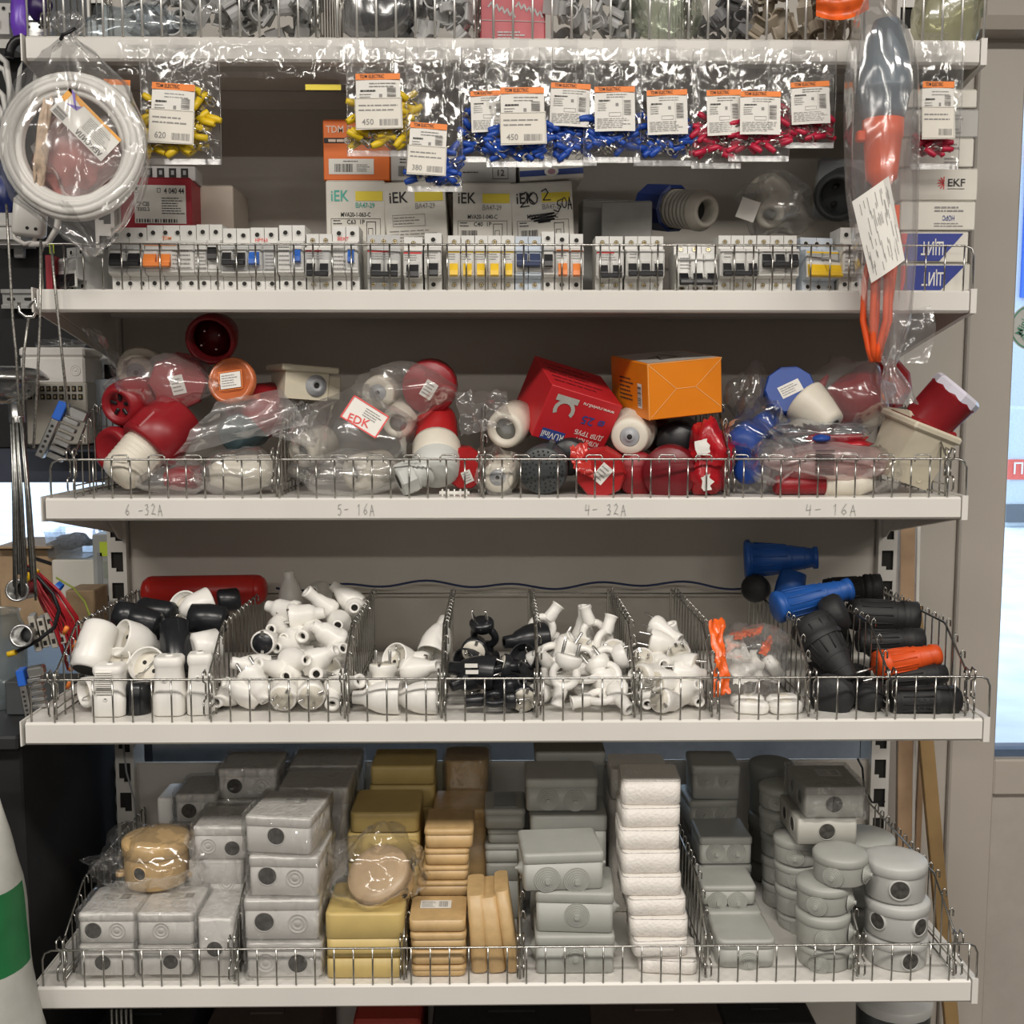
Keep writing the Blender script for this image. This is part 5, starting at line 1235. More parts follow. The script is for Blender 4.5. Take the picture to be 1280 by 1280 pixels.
t, L, k = turned('industrial_plug', 'hollow white plug end inside the grey film bag, upper', 'plug', (405, 552, Y2 + .12), (376, 566, Y2 + .07), [('body', M_pwhite, [(0, 22), (.7, 22), (.95, 20), (1, 18), (1, 10), (.8, 9)]), ('opening', M_bgd, [(.82, 10), (.84, 1)])])
t, L, k = turned('industrial_plug', 'hollow white plug end inside the milky bag at the fence', 'plug', (480, 585, Y2 + .09), (441, 592, Y2 + .045), [('body', M_pwhite, [(0, 24), (.5, 25), (.9, 23), (1, 20), (1, 10), (.8, 9)]), ('opening', M_bgd, [(.82, 10), (.84, 1)])])
tg = thing('hang_tag', 'white printed tag with red lettering on the grey film bag', 'tag', stand(P(456, 521, Y2 + .022), 0, -20, 32)); kk = mpp(456, 521, Y2 + .02)
mb = MB(); mb.box(-26 * kk, 26 * kk, 0, .0006, -17 * kk, 17 * kk); mb.build('tag', M_paper, tg)
mb = MB(); FM = T(0, -.0004, 0) @ ROTX; put_text(mb, 'EDK', -4 * kk, -9 * kk, 15 * kk, 0, FM, rot=.2); outline(mb, -26 * kk, 26 * kk, -17 * kk, 17 * kk, .002, 0, FM); lines(mb, -4 * kk, 22 * kk, -1 * kk, 12 * kk, 4, 1, FM); mb.build('lettering', [M_red, M_greyink], tg)
blob('plastic_bag', 'clear bag over the red cap and white plug of the middle bay', 508, 488, Y2 + .105, 62, .05, 36, 14.2, M_bag, .2)
sheet('film_sheet', 'crumpled clear film between the second and third dividers', [(568, 490, .08), (632, 488, .08), (640, 530, .05), (576, 545, .05)], Y2, M_bag, 17, .025)
blob('plastic_bag', 'clear bag around the white plug at the third divider', 622, 590, Y2 + .045, 26, .03, 30, 19.2, M_film, .2, floor=Z2 + .001)
sheet('red_flap', 'translucent red flap standing left of the stickered cap', [(712, 558, .045), (735, 552, .05), (742, 600, .03), (716, 585, .03)], Y2, mat('clear_red', (.7, .05, .04), .15, var=.05, trans=.3), 20, .006)
blob('red_pack', 'crumpled shiny red pack with white print at the fourth divider', 886, 578, Y2 + .045, 26, .03, 42, 23.2, M_redfoil, .35, cat='pack', floor=Z2 + .001, nu=30, nv=22)
sheet('pack_print', 'white printed patch on the crumpled red pack', [(868, 552, .01), (884, 548, .01), (888, 565, .01), (872, 572, .01)], Y2, M_paper, 25, .004, 'label', 5, 5)
sheet('pack_label', 'small white label on the lower part of the red pack', [(876, 597, .008), (888, 592, .008), (890, 612, .008), (880, 614, .008)], Y2, M_paper, 26, .003, 'label', 5, 5)
# right bay: blue cap with white body
t, L, k = turned('industrial_coupler', 'blue-capped white coupler with a sticker in the right bay', 'coupler', (1040, 531, Y2 + .055), (988, 486, Y2 + .10), [
    ('white_body', M_pwhite, [(-.02, 12), (-.02, 17), (.05, 19), (.3, 24), (.62, 29), (.66, 29)]), ('end_ring', M_pgl, [(-.03, 9), (-.03, 14), (.02, 16)]), ('bore', M_dark, [(-.031, 9), (-.032, 1)])])
Mi = t.matrix_basis.inverted()
cm = Mi @ frame(P(988, 486, Y2 + .085), (-.15, -1, .35))
mb = MB(); mb.lathe([(-.03, 27 * k), (-.028, 31 * k), (-.004, 32 * k), (0, 30 * k), (0, .0005)], 10, sm=False); cap = mb.build('blue_cap', M_pblue, t, cm)
mb = MB(); rect(mb, -14 * k, 14 * k, -8 * k, 8 * k, 0, None, .0008); lines(mb, -12 * k, 12 * k, -6 * k, 6 * k, 4, 1, None, .0012); mb.build('sticker', [M_paper, M_greyink], cap, Matrix.Rotation(.42, 4, 'Z'))
mb = MB(); mb.box(-3 * k, 3 * k, -.006, .004, -5 * k, 5 * k, b=.001); mb.build('latch', M_pwhite, t, Mi @ stand(P(1009, 514, Y2 + .07), 0, 0, -25))
# red bagged plug at the right, with horn
t, L, k = turned('industrial_plug', 'large red plug in a clear bag below the long bag', 'plug', (1105, 480, Y2 + .17), (1050, 508, Y2 + .09), [('body', M_pred, [(0, 30), (.3, 34), (.7, 33), (.95, 28), (1, 22), (1, 1)]), ('collar', M_redm, [(-.1, 34), (0, 37), (.25, 37), (.28, 34)], 10)])
mb = MB(); mb.tube([(0, 0, 0), (.006, 0, .014), (.014, 0, .026)], [.007, .006, .002], 8); mb.build('horn', M_pred, t, t.matrix_basis.inverted() @ T(*P(1022, 492, Y2 + .10)))
blob('plastic_bag', 'clear bag around the large red plug', 1062, 495, Y2 + .115, 52, .06, 44, 27.2, M_bag, .22)
# blue objects in clear bags
for lb, a, b, r in (('blue round plug end in a clear bag right of the fourth divider', (940, 545, Y2 + .12), (925, 562, Y2 + .065), 24), ('blue plug inside the clear bag under the blue-capped coupler', (975, 525, Y2 + .14), (950, 535, Y2 + .09), 18), ('small blue plug end low beside the fourth divider', (940, 585, Y2 + .09), (932, 590, Y2 + .045), 18)):
    turned('industrial_plug', lb, 'plug', a, b, [('body', M_pblue, [(0, r), (.6, r), (.9, r * .9), (1, r * .6), (1, 1)])])
blob('plastic_bag', 'crumpled clear bag of blue plugs right of the fourth divider', 945, 556, Y2 + .075, 44, .045, 52, 31.4, M_film, .3, floor=Z2 + .001, nu=34, nv=24)
blob('plastic_bag', 'clear bag top sticking up behind the blue cap', 938, 500, Y2 + .12, 26, .03, 36, 33.4, M_film, .35)
blob('plastic_bag', 'small crinkled clear bag under the white coupler body', 1030, 540, Y2 + .06, 60, .03, 14, 34.9, M_filmblue, .35, nu=34, nv=20)
# pink printed pack lying on red and white plug
turned('industrial_plug', 'red and white plug lying along the fence under the pink pack', 'plug', (968, 606, Y2 + .035), (1092, 606, Y2 + .035), [('red_half', M_pred, [(0, 10), (.02, 12), (.5, 12), (.52, 10)]), ('white_half', M_pwhite, [(.5, 13), (.52, 14), (.85, 14), (.95, 9), (1, 6), (1, 1)])])
blob('pink_pack', 'pinkish white printed pack lying along the fence', 1032, 578, Y2 + .035, 72, .025, 24, 36.2, M_pinkbag, .16, cat='pack')
o = MB(); kk = mpp(1030, 580, Y2); barcode(o, -12 * kk, 12 * kk, -16 * kk, 16 * kk, 0, ROTX, vert=True, n=18); o = o.build('barcode_print', M_ink, None, T(*P(1031, 578, Y2 + .004))); tag(o, 'black barcode on the pinkish printed pack', 'label')
blob('red_print_pack', 'red and blue printed pack on top of the pinkish pack', 1046, 553, Y2 + .055, 40, .02, 11, 38.2, M_redfoil, .25, cat='pack')
blob('blue_stopper', 'small blue cap lying on the red printed pack', 1027, 548, Y2 + .03, 11, .009, 5, 39.4, M_pblue, .1, cat='cap')
blob('plastic_bag', 'milky bag end left of the pinkish pack', 966, 578, Y2 + .04, 30, .025, 30, 41.2, M_bag, .25, floor=Z2 + .001)
blob('plastic_bag', 'clear bag scrap right of the pinkish pack', 1100, 590, Y2 + .05, 28, .03, 28, 42.2, M_film, .3, floor=Z2 + .001)
# red socket on cream angled base
t = thing('angled_wall_socket', 'red socket on a cream angled base at the right end', 'socket', stand(P(1132, 604, Y2 + .05), 20, 14, 18)); k = mpp(1135, 560, Y2 + .05)
mb = MB(); mb.loft([[(x, y, z) for y, z in ((0, 0), (.05, 0), (.065, 78 * k), (.02, 84 * k), (-.012, 66 * k))] for x in (-30 * k, 34 * k)]); mb.build('base', M_cream, t)
mb = MB(); mb.box(-36 * k, 40 * k, -.016, .068, 66 * k, 76 * k, b=.003); mb.build('base_rim', M_cream, t)
AX = Matrix.Rotation(math.radians(14), 4, 'Y') @ Matrix.Rotation(math.radians(12), 4, 'X')
mb = MB(); mb.box(-30 * k, 34 * k, -.010, .058, 0, 8 * k, b=.003); mb.build('red_plate', M_pred, t, T(0, 0, 72 * k))
mb = MB(); mb.lathe([(0, 30 * k), (.5 * .1, 32 * k), (.052, 33 * k), (.056, 31 * k)], 20); mb.build('red_barrel', M_pred, t, T(4 * k, .022, 76 * k) @ AX)
mb = MB(); mb.lathe([(.052, 33.5 * k), (.062, 33 * k), (.066, 29 * k), (.066, .0005)], 10, sm=False); mb.build('lilac_lid', mat('lilac_lid', (.72, .70, .80), .15, var=.03), t, T(4 * k, .022, 76 * k) @ AX)
for x, z in ((-16, 16), (16, 10), (22, 40)):
    mb = MB(); mb.lathe([(0, 5 * k), (.001, 4.6 * k), (.001, 2.4 * k), (-.001, 2 * k)], 14); mb.disc(2 * k, -.0002, 10, 1); mb.build('screw_boss', [M_cream, M_dark], t, T(x * k, -.001 + 0, z * k) @ ROTX)
# ================================================================== shelf 3: bins of plugs
Z3 = SH['3'][0]; YS3 = YF3
M_wp = mat('white_plug_plastic', (0.85, 0.83, 0.785), .32, var=.025)
M_wpi = mat('plug_face_ivory', (0.66, 0.62, 0.53), .4, var=.04)
M_bp = mat('black_plug_plastic', (0.014, 0.015, 0.018), .3, var=.15)
M_rub = mat('black_rubber', (0.016, 0.016, 0.017), .6, var=.15, bump=.15, bscale=300)
M_brow = mat('plug_face_brown', (0.10, 0.07, 0.045), .4, var=.1)
def deep(py):
    """Heap surface: how far back a plug seen on row py lies."""
    t_ = [(895, .030), (875, .035), (845, .065), (815, .105), (785, .155), (760, .205), (735, .265), (715, .30)]
    for (a, ya), (b, yb) in zip(t_[:-1], t_[1:]):
        if py >= b: return YS3 + ya + (yb - ya) * min(1, max(0, (a - py) / (a - b)))
    return YS3 + .30
HIDE = (0, 0, -5)
def proto_plug(name, body, face, pins=True, L=.050, R=.0185, neck=.0082, hole=.0052, style=0):
    t = thing(name, 'x', 'plug', None)
    mb = MB()
    if style == 0: prof = [(0, .0005), (0, R * .98), (.002, R), (.014, R), (.018, R * .93), (.026, R * .80), (.036, neck * 1.25), (.040, neck), (L - .002, neck), (L, neck * .92), (L, hole), (L - .012, hole * .9)]
    elif style == 1: prof = [(0, .0005), (0, R * .98), (.002, R), (.009, R), (.012, R * .86), (.030, R * .80), (.036, R * .62), (.038, neck * 1.1), (L - .002, neck), (L, neck * .9), (L, hole), (L - .012, hole * .9)]
    else: prof = [(0, .0005), (0, R * .9), (.003, R), (.010, R), (.022, R * .72), (.030, neck * 1.3), (.036, neck * 1.05), (L - .004, neck * 1.15), (L, neck * 1.2), (L, hole), (L - .012, hole * .9)]
    mb.lathe(prof, 18); mb.build('body', body, t)
    mb = MB(); mb.disc(hole * .95, L - .010, 12); mb.build('cable_hole', M_dark, t)
    mb = MB(); mb.lathe([(.0004, R * .86), (-.0006, R * .84), (-.0006, .0005)], 18); f = mb.build('face', face, t)
    if pins:
        for s in (-1, 1):
            mb = MB(); mb.lathe([(-.019, .0006), (-.0185, .0018), (-.017, .0022), (0, .0022)], 8); mb.build('pin', M_steel, t, T(s * .0095, 0, 0))
    mb = MB(); mb.box(-.0022, .0022, -R * .98, -R * .55, -.0022, .004, b=.0006); mb.box(-.0022, .0022, R * .55, R * .98, -.0022, .004, b=.0006); mb.build('earth_contact', M_steel, t)
    return t, L
def proto_socket(name, body, inner, L=.062, R=.0215, neck=.0085):
    t = thing(name, 'x', 'socket', None)
    mb = MB(); mb.lathe([(.014, .0005), (.014, R * .88), (.001, R * .90), (0, R * .93), (0, R), (.002, R * 1.02), (.020, R), (.030, R * .9), (.044, R * .62), (.048, neck * 1.15), (L, neck), (L, neck * .6)], 22); mb.build('body', body, t)
    mb = MB(); mb.disc(R * .88, .0135, 20); mb.build('cup_floor', inner, t)
    for s in (-1, 1):
        mb = MB(); mb.lathe([(.0130, .003), (.0134, .003)], 10, caps=(True, False)); mb.build('contact_hole', M_dark, t, T(s * .0095, 0, 0))
    mb = MB(); mb.tube([(0, -R * .86, .004), (0, -R * .60, .005), (0, -R * .45, .012), (0, R * .45, .012), (0, R * .60, .005), (0, R * .86, .004)], .0013, 5); mb.build('earth_spring', M_steel, t)
    return t, L
def proto_ring(name, body):
    """Plug with a big finger ring between plug face and cable neck."""
    t = thing(name, 'x', 'plug', None)
    mb = MB(); n = 22; R = .0155
    mb.tube([(R * math.cos(2 * PI * i / n), 0, .026 + R * math.sin(2 * PI * i / n)) for i in range(n)], .0054, 8, closed=True); 
    mb.build('finger_ring', body, t)
    mb = MB(); mb.lathe([(0, .0005), (0, .0170), (.002, .0178), (.009, .0170), (.013, .0150), (.017, .0110), (.018, .006)], 16, sy=.8); mb.build('plug_base', body, t)
    mb = MB(); mb.lathe([(.040, .0078), (.046, .0092), (.056, .0080), (.064, .0085), (.066, .0098), (.066, .0052), (.058, .005)], 14); mb.disc(.0051, .060, 10, 1); mb.build('neck', [body, M_dark], t)
    for s in (-1, 1):
        mb = MB(); mb.lathe([(-.019, .0006), (-.0185, .0018), (-.017, .0022), (0, .0022)], 8); mb.build('pin', M_steel, t, T(s * .0095, 0, 0))
    return t, .066
PROTO = {
    'wplug': proto_plug('plug', M_wp, M_wpi), 'wplug1': proto_plug('plug', M_wp, M_wpi, style=1, L=.048), 'wplug2': proto_plug('plug', M_wp, M_wpi, style=2, L=.052, R=.0165),
    'brown': proto_plug('plug', M_wp, M_brow, style=1), 'blackface': proto_plug('plug', M_wp, M_bp, pins=False, style=0, R=.017),
    'bplug': proto_plug('plug', M_bp, M_wpi, style=1), 'bsock': proto_socket('plug_socket', M_bp, M_bp), 'wsock': proto_socket('plug_socket', M_wp, M_wpi),
    'bigsock': proto_socket('plug_socket', M_wp, M_wpi, L=.072, R=.0245), 'ring': proto_ring('ring_plug', M_wp), 'bring': proto_ring('ring_plug', M_bp)}
_used = set()
def put(kind, px, py, d, label, group, Y=None, anchor='neck', spin=0.0, sc=1.0):
    t, L = PROTO[kind]
    Y = Y or deep(py)
    dv = V(d).normalized(); p = P(px, py, Y)
    off = {'neck': L, 'face': 0.0, 'mid': L / 2}[anchor]
    M = frame(p - dv * off * sc, dv, (1, 0, 0), spin) @ Matrix.Scale(sc, 4)
    b = M.translation; e = M @ V((0, 0, L)); low = min(b.z - .016 * sc * math.sqrt(max(0, 1 - dv.z ** 2)), e.z - .008)
    if low < Z3 + .001: M.translation.z += Z3 + .001 - low
    if kind in _used: o = copy_tree(t, M, label)
    else:
        _used.add(kind); o = t; o.matrix_basis = M; o['label'] = label
    o['group'] = group
    return o
# ---- bin 2: white plugs, mostly with the cable neck turned outward
G2 = 'white plugs heaped in the second bin'
lb2n = 'white plug with its cable hole turned outward in the second bin'
for px, py, d, kd in ((270, 878, (-.35, -1, -.1), 'wplug'), (357, 846, (-.05, -1, .1), 'wplug1'), (415, 881, (.05, -1, -.25), 'wplug2'), (391, 739, (-.1, -1, .25), 'wplug'), (443, 760, (.1, -1, .15), 'wplug1'),
        (422, 782, (.1, -1, .1), 'wplug'), (338, 787, (-.15, -1, .15), 'wplug'), (377, 796, (-.2, -1, .0), 'wplug2'), (354, 798, (-.35, -1, .2), 'wplug1'), (345, 810, (-.3, -1, .1), 'wplug'), (430, 810, (.45, -.8, .4), 'wplug1'), (395, 843, (.1, -1, .2), 'wplug2')):
    put(kd, px, py, d, lb2n, G2)
lb2s = 'white plug lying sideways in the second bin'
for px, py, d, kd in ((312, 832, (-.9, -.3, .25), 'wplug'), (322, 858, (.5, -.4, -.7), 'wplug1'), (399, 752, (-.7, -.3, .7), 'wplug2'), (431, 744, (-.8, .1, .7), 'wplug'), (408, 792, (-.8, -.3, .6), 'wplug1'), (372, 826, (.6, -.7, .2), 'wplug'), (402, 822, (.85, -.3, .5), 'wplug'), (340, 835, (-.5, -.6, .3), 'wplug2'), (300, 862, (-.6, -.5, .5), 'wplug'), (436, 855, (.6, -.6, .3), 'wplug2'), (352, 762, (-.9, .2, .2), 'wplug1')):
    put(kd, px, py, d, lb2s, G2, anchor='mid')
put('wplug', 353, 873, (.1, .8, .15), 'white plug showing its pin face at the fence, left of two', G2, anchor='face', Y=YS3 + .035, spin=.6)
put('wplug1', 389, 871, (-.1, .8, .1), 'white plug showing its pin face at the fence, right of two', G2, anchor='face', Y=YS3 + .035, spin=1.2)
put('blackface', 328, 804, (.1, 1, -.05), 'white-rimmed plug with a black face in the second bin', G2, anchor='face', Y=deep(804) - .02)
put('brown', 362, 771, (1, .1, .1), 'white plug with a brown pin face pointing left', G2, anchor='face')
put('wplug', 361, 714, (-.05, 0, 1), 'white plug standing upright at the back of the second bin', G2, Y=YS3 + .29)
lbf = 'white plug low in the heap of the second bin'
for px, py, d in ((300, 870, (.9, .3, .1)), (340, 870, (-.9, .5, 0)), (385, 860, (.8, .6, .1)), (420, 850, (-.8, .6, 0)), (350, 840, (.7, .7, .0)), (400, 835, (-.7, .7, 0)), (370, 815, (.9, .4, 0)), (410, 805, (-.9, .4, 0))):
    put('wplug', px, py, d, lbf, G2, anchor='mid', Y=deep(py) + .05)
# ---- bin 3: few white plugs
G3 = 'white plugs in the sparse third bin'
put('wsock', 500, 872, (-1, .05, 0), 'white coupler lying left along the fence of the third bin', G3, anchor='face', Y=YS3 + .035)
put('wsock', 547, 872, (-1, .05, 0), 'white coupler with open cup lying right along the fence of the third bin', G3, anchor='face', Y=YS3 + .035)
put('wplug1', 479, 843, (.0, -.1, -1), 'white plug with pins pointing up in the third bin', G3, anchor='face', Y=YS3 + .075, spin=.2)
put('wsock', 492, 822, (.5, .6, -.4), 'white coupler lying behind the upturned plug in the third bin', G3, anchor='face', Y=YS3 + .10)
put('wplug', 527, 836, (.7, -.3, .2), 'white plug pointing right at the back of the third bin', G3, anchor='mid', Y=YS3 + .09)
put('wplug2', 512, 824, (-.7, .3, .15), 'white plug pointing left at the back of the third bin', G3, anchor='mid', Y=YS3 + .12)
put('wsock', 540, 818, (.2, .5, .5), 'white coupler leaning at the back right of the third bin', G3, anchor='face', Y=YS3 + .13)
put('wplug', 478, 862, (.6, .6, 0), 'white plug half hidden behind the couplers of the third bin', G3, anchor='mid', Y=YS3 + .07)
# ---- bin 4: black plugs
G4 = 'black plugs in the fourth bin'
for kd, px, py, d, an, lb, Y in (('bring', 612, 874, (-1, -.1, -.05), 'mid', 'black ring plug lying along the fence with pins to the right', YS3 + .035), ('bplug', 655, 878, (-.2, 1, .1), 'face', 'black plug with ivory pin face at the fence', YS3 + .035),
        ('bplug', 592, 815, (.1, 1, .1), 'face', 'black plug with a small ivory face high at the left', YS3 + .10), ('bsock', 630, 803, (-1, -.35, -.05), 'neck', 'glossy black plug with its cable hole to the left, top of the black heap', YS3 + .12),
        ('bring', 607, 800, (.2, .5, -1), 'mid', 'black ring plug arching over the black heap', YS3 + .13), ('bring', 622, 834, (1, -.3, .1), 'mid', 'black ring plug across the middle of the black heap', YS3 + .075),
        ('bplug', 585, 850, (-.8, -.3, -.2), 'mid', 'black plug at the left of the black heap', YS3 + .06), ('bplug', 648, 840, (.8, .1, -.3), 'mid', 'black plug at the right of the black heap', YS3 + .08), ('bsock', 590, 838, (-1, .1, .1), 'mid', 'black coupler carrying two white stickers', YS3 + .065),
        ('bplug', 640, 858, (.5, -.6, .4), 'mid', 'black plug behind the ivory-faced one', YS3 + .06), ('bsock', 652, 822, (.4, .6, -.4), 'face', 'black coupler at the right edge of the black heap', YS3 + .10), ('bplug', 612, 855, (.6, .6, 0), 'mid', 'black plug low in the black heap', YS3 + .09), ('bsock', 600, 825, (.7, .7, 0), 'mid', 'black coupler low at the back of the black heap', YS3 + .12)):
    put(kd, px, py, d, lb, G4, Y=Y, anchor=an, spin=.3)
for px, py in ((589, 832), (590, 840)):
    mb = MB(); k = mpp(px, py, YS3 + .04); rect(mb, -8 * k, 8 * k, -2.6 * k, 2.6 * k); tag(mb.build('paper_sticker', M_paper, None, T(*P(px, py, YS3 + .041)) @ ROTX), 'small white sticker on the black coupler, %s of two' % ('upper' if py == 832 else 'lower'), 'sticker')
# ---- bin 5: ring-handled white plugs
G5 = 'white ring plugs in the fifth bin'
lb5 = 'white plug with finger ring in the fifth bin'
for px, py, d, sp in ((681, 780, (.6, .2, .8), .2), (740, 786, (-.35, .1, 1), .1), (752, 828, (-1, -.1, -.3), .0), (724, 846, (-1, -.3, -.1), .2), (704, 866, (-.25, -.1, -1), .15), (745, 872, (-1, -.2, -.15), .5), (690, 835, (-.6, -.3, .8), .4), (690, 812, (.8, -.2, .6), .6), (762, 850, (.5, -.5, -.6), .3), (735, 822, (.9, .2, .2), .1), (770, 868, (.4, -.7, -.4), .5), (756, 798, (.3, .3, .9), .9)):
    put('ring', px, py, d, lb5, G5, anchor='mid', spin=sp, sc=1.02)
put('wplug', 728, 812, (.3, 1, -.4), 'white plug with ivory pin face in the fifth bin', G5, anchor='face', spin=.8)
put('wplug1', 768, 815, (-.1, 1, -.3), 'white plug with metal earth clip at the right of the fifth bin', G5, anchor='face', spin=2.2)
put('wplug2', 700, 822, (-.5, -.2, -.8), 'white plug with pins up at the left of the fifth bin', G5, anchor='mid', spin=.5)
put('wplug2', 731, 757, (.05, -.1, 1), 'white plug with its neck straight up at the top of the fifth bin', G5, Y=YS3 + .18)
for px, py, d in ((690, 868, (.6, .7, 0)), (730, 868, (-.7, .6, 0)), (770, 845, (.5, .8, 0)), (715, 828, (.8, .5, 0)), (755, 815, (.8, .5, .1)), (705, 800, (-.8, .5, .1))):
    put('ring', px, py, d, 'white ring plug low in the heap of the fifth bin', G5, anchor='mid', Y=deep(py) + .05)
# ---- bin 6: small white plugs
G6 = 'small white plugs in the sixth bin'
lb6 = 'small white plug in the sixth bin'
for px, py, d, an, kd in ((812, 800, (1, -.1, -.2), 'face', 'wplug'), (838, 779, (-.35, -.2, 1), 'neck', 'wplug2'), (803, 824, (.1, .6, -.3), 'face', 'wplug'), (830, 831, (.1, -1, .15), 'neck', 'wplug1'), (848, 816, (.3, .5, -.6), 'face', 'wplug'), (863, 842, (1, -.2, 0), 'mid', 'wplug1'), (824, 862, (-.1, -1, .25), 'neck', 'wplug2'),
        (809, 884, (-.1, -1, -.1), 'neck', 'wplug'), (875, 878, (.15, -1, -.1), 'neck', 'wplug'), (838, 876, (.6, .5, -.2), 'mid', 'wplug1'), (850, 800, (.6, -.5, -.3), 'neck', 'wplug2'), (806, 848, (-.8, -.3, .3), 'mid', 'wplug'), (860, 862, (.4, -.6, .4), 'mid', 'wplug'), (838, 850, (.8, .5, 0), 'mid', 'wplug'), (815, 842, (.7, .6, 0), 'mid', 'wplug1'), (850, 830, (-.8, .5, 0), 'mid', 'wplug')):
    put(kd, px, py, d, lb6, G6, anchor=an, spin=px * .7, sc=.92)
# ---- bin 1: large sockets and adapters
def adapter(px0, px1, pyt, pyb, Y, label, ribs=True, rz=0):
    a, b = P(px0, pyb, Y), P(px1, pyb, Y); w = b.x - a.x; h = P(px0, pyt, Y).z - Z3
    t = thing('socket_adapter', label, 'adapter', stand(((a.x + b.x) / 2, Y + w * .42, Z3 + .001), rz), 'white socket adapters at the fence')
    mb = MB()
    lv = [(0, .002), (.002, 0), (h * .36, 0), (h * .40, w * .04), (h * .80, w * .10), (h * .84, w * .07), (h * .88, w * .05), (h * .96, w * .06), (h, w * .13)]
    mb.rloft(w, w * .86, w * .26, lv, 0, 4); mb.build('body', M_wp, t)
    mb = MB(); mb.lathe([(h - .0005, .006), (h + .002, .005), (h + .002, .003)], 12); mb.disc(.003, h + .001, 10, 1); mb.build('cable_port', [M_wp, M_dark], t)
    if ribs:
        for i in range(11):
            mb = MB(); z = h * (.46 + i * .042); mb.box(-w * .30, w * .18, -w * .43 - .0008 + .001 * 0, -w * .36, z, z + h * .02, b=.0004); mb.build('grip_rib', M_wp, t)
        mb = MB(); mb.lathe([(0, .003), (.0008, .0028), (.0008, .0016), (0, .0014)], 12); mb.disc(.0016, .0003, 10, 1); mb.build('screw', [M_wp, M_bgd], t, T(-w * .02, -w * .435, h * .36) @ ROTX)
    else:
        mb = MB(); mb.lathe([(0, .0035), (.0008, .003), (.0008, .0018)], 12); mb.disc(.0018, .0004, 10, 1); mb.build('screw', [M_wp, M_bgd], t, T(-w * .08, -w * .395, h * .62) @ ROTX)
    return t
adapter(112, 155, 835, 897, YS3 + .020, 'white socket adapter with a ribbed grip standing at the fence')
adapter(189, 229, 824, 897, YS3 + .022, 'white socket adapter with a faceted top standing in the middle of the first bin', False)
adapter(231, 266, 820, 893, YS3 + .026, 'white socket adapter standing against the second divider', False, 10)
GB = 'sockets heaped in the first bin'
t, L, k = turned('socket_tube', 'tall white tube-shaped socket leaning at the left of the first bin', 'socket', (108, 838, YS3 + .07), (128, 780, YS3 + .11), [('tube', M_wp, [(0, 17), (.03, 21), (.2, 23), (.85, 22), (.95, 21), (1, 17), (1, 1)]), ('dark_mouth', M_dark, [(-.004, 17), (-.002, 1)])])
for px, py, d, lb, Y, sc in ((150, 797, (.65, .55, -.35), 'white cup socket with a metal clip facing up left', YS3 + .095, 1.05), (141, 829, (.1, .55, -.8), 'white cup socket facing up just behind the ribbed adapter', YS3 + .07, .95), (182, 830, (.1, .9, -.5), 'white cup socket with two holes and a clip in the first bin', YS3 + .065, 1.0), (104, 866, (.7, .7, .0), 'ivory socket face low at the left end of the first bin', YS3 + .045, .8), (228, 757, (.3, .9, -.5), 'ivory cup socket high in the first bin below the red capsule', YS3 + .20, .95)):
    put('bigsock', px, py, d, lb, GB, anchor='face', Y=Y, sc=sc, spin=.7)
t, L, k = turned('socket_tube', 'short white tube socket lying under the red capsule', 'socket', (228, 764, YS3 + .19), (262, 752, YS3 + .21), [('tube', M_wp, [(-.1, 4), (0, 9), (.3, 16), (1, 19), (1.05, 18), (1.05, 1)])])
t, L, k = turned('socket_tube', 'white socket base behind the standing adapters', 'socket', (240, 812, YS3 + .10), (272, 805, YS3 + .12), [('tube', M_wp, [(0, 14), (.1, 20), (1, 20), (1.05, 17), (1.05, 1)])])
def rub(label, a, b, prof, m=None, n=20, name='rubber_connector', group='black connectors', ribs=0, r0=20, trim=None):
    t, L, k = turned(name, label, 'connector', a, b, [('body', m or M_rub, prof, n)], group)
    if trim:
        mb = MB(); mb.lathe([(trim[0] * L, trim[1] * k), ((trim[0] + .04) * L, (trim[1] + .8) * k), ((trim[0] + .08) * L, trim[1] * k)], n); mb.build('collar_ring', m or M_rub, t)
    def rad(z):
        for (z0, r0_), (z1, r1_) in zip(prof[:-1], prof[1:]):
            if z0 <= z <= z1 and z1 > z0: return r0_ + (r1_ - r0_) * (z - z0) / (z1 - z0)
        return prof[len(prof) // 2][1]
    if (m or M_rub) is not M_wp and L > .05:
        for i in range(12):       # moulded grip ridges round the body
            a_ = 2 * PI * i / 12; mb = MB(); za, zb_ = .14, .58
            mb.tube([(rad(za) * k, 0, za * L), (rad((za + zb_) / 2) * k, 0, (za + zb_) / 2 * L), (rad(zb_) * k, 0, zb_ * L)], .0011, 5); mb.build('grip_ridge', m or M_rub, t, Matrix.Rotation(a_, 4, 'Z'))
        for zz in (.10, .64, .82):
            mb = MB(); rr_ = rad(zz) * k; mb.lathe([((zz - .012) * L, rr_), (zz * L, rr_ + .0012), ((zz + .012) * L, rr_)], n); mb.build('moulded_ring', m or M_rub, t)
    for i in range(ribs):
        mb = MB(); mb.lathe([(0, 2.0 * k), (.0008, 1.6 * k)], 8, caps=(False, True)); a_ = -PI / 2 + (i % 3 - 1) * .35
        mb.build('grip_dot', m or M_rub, t, frame((r0 * k * math.cos(a_), r0 * k * math.sin(a_), (.35 + .09 * (i // 3)) * L), (math.cos(a_), math.sin(a_), 0)))
    return t, L, k
GBk = 'black sockets in the first bin'
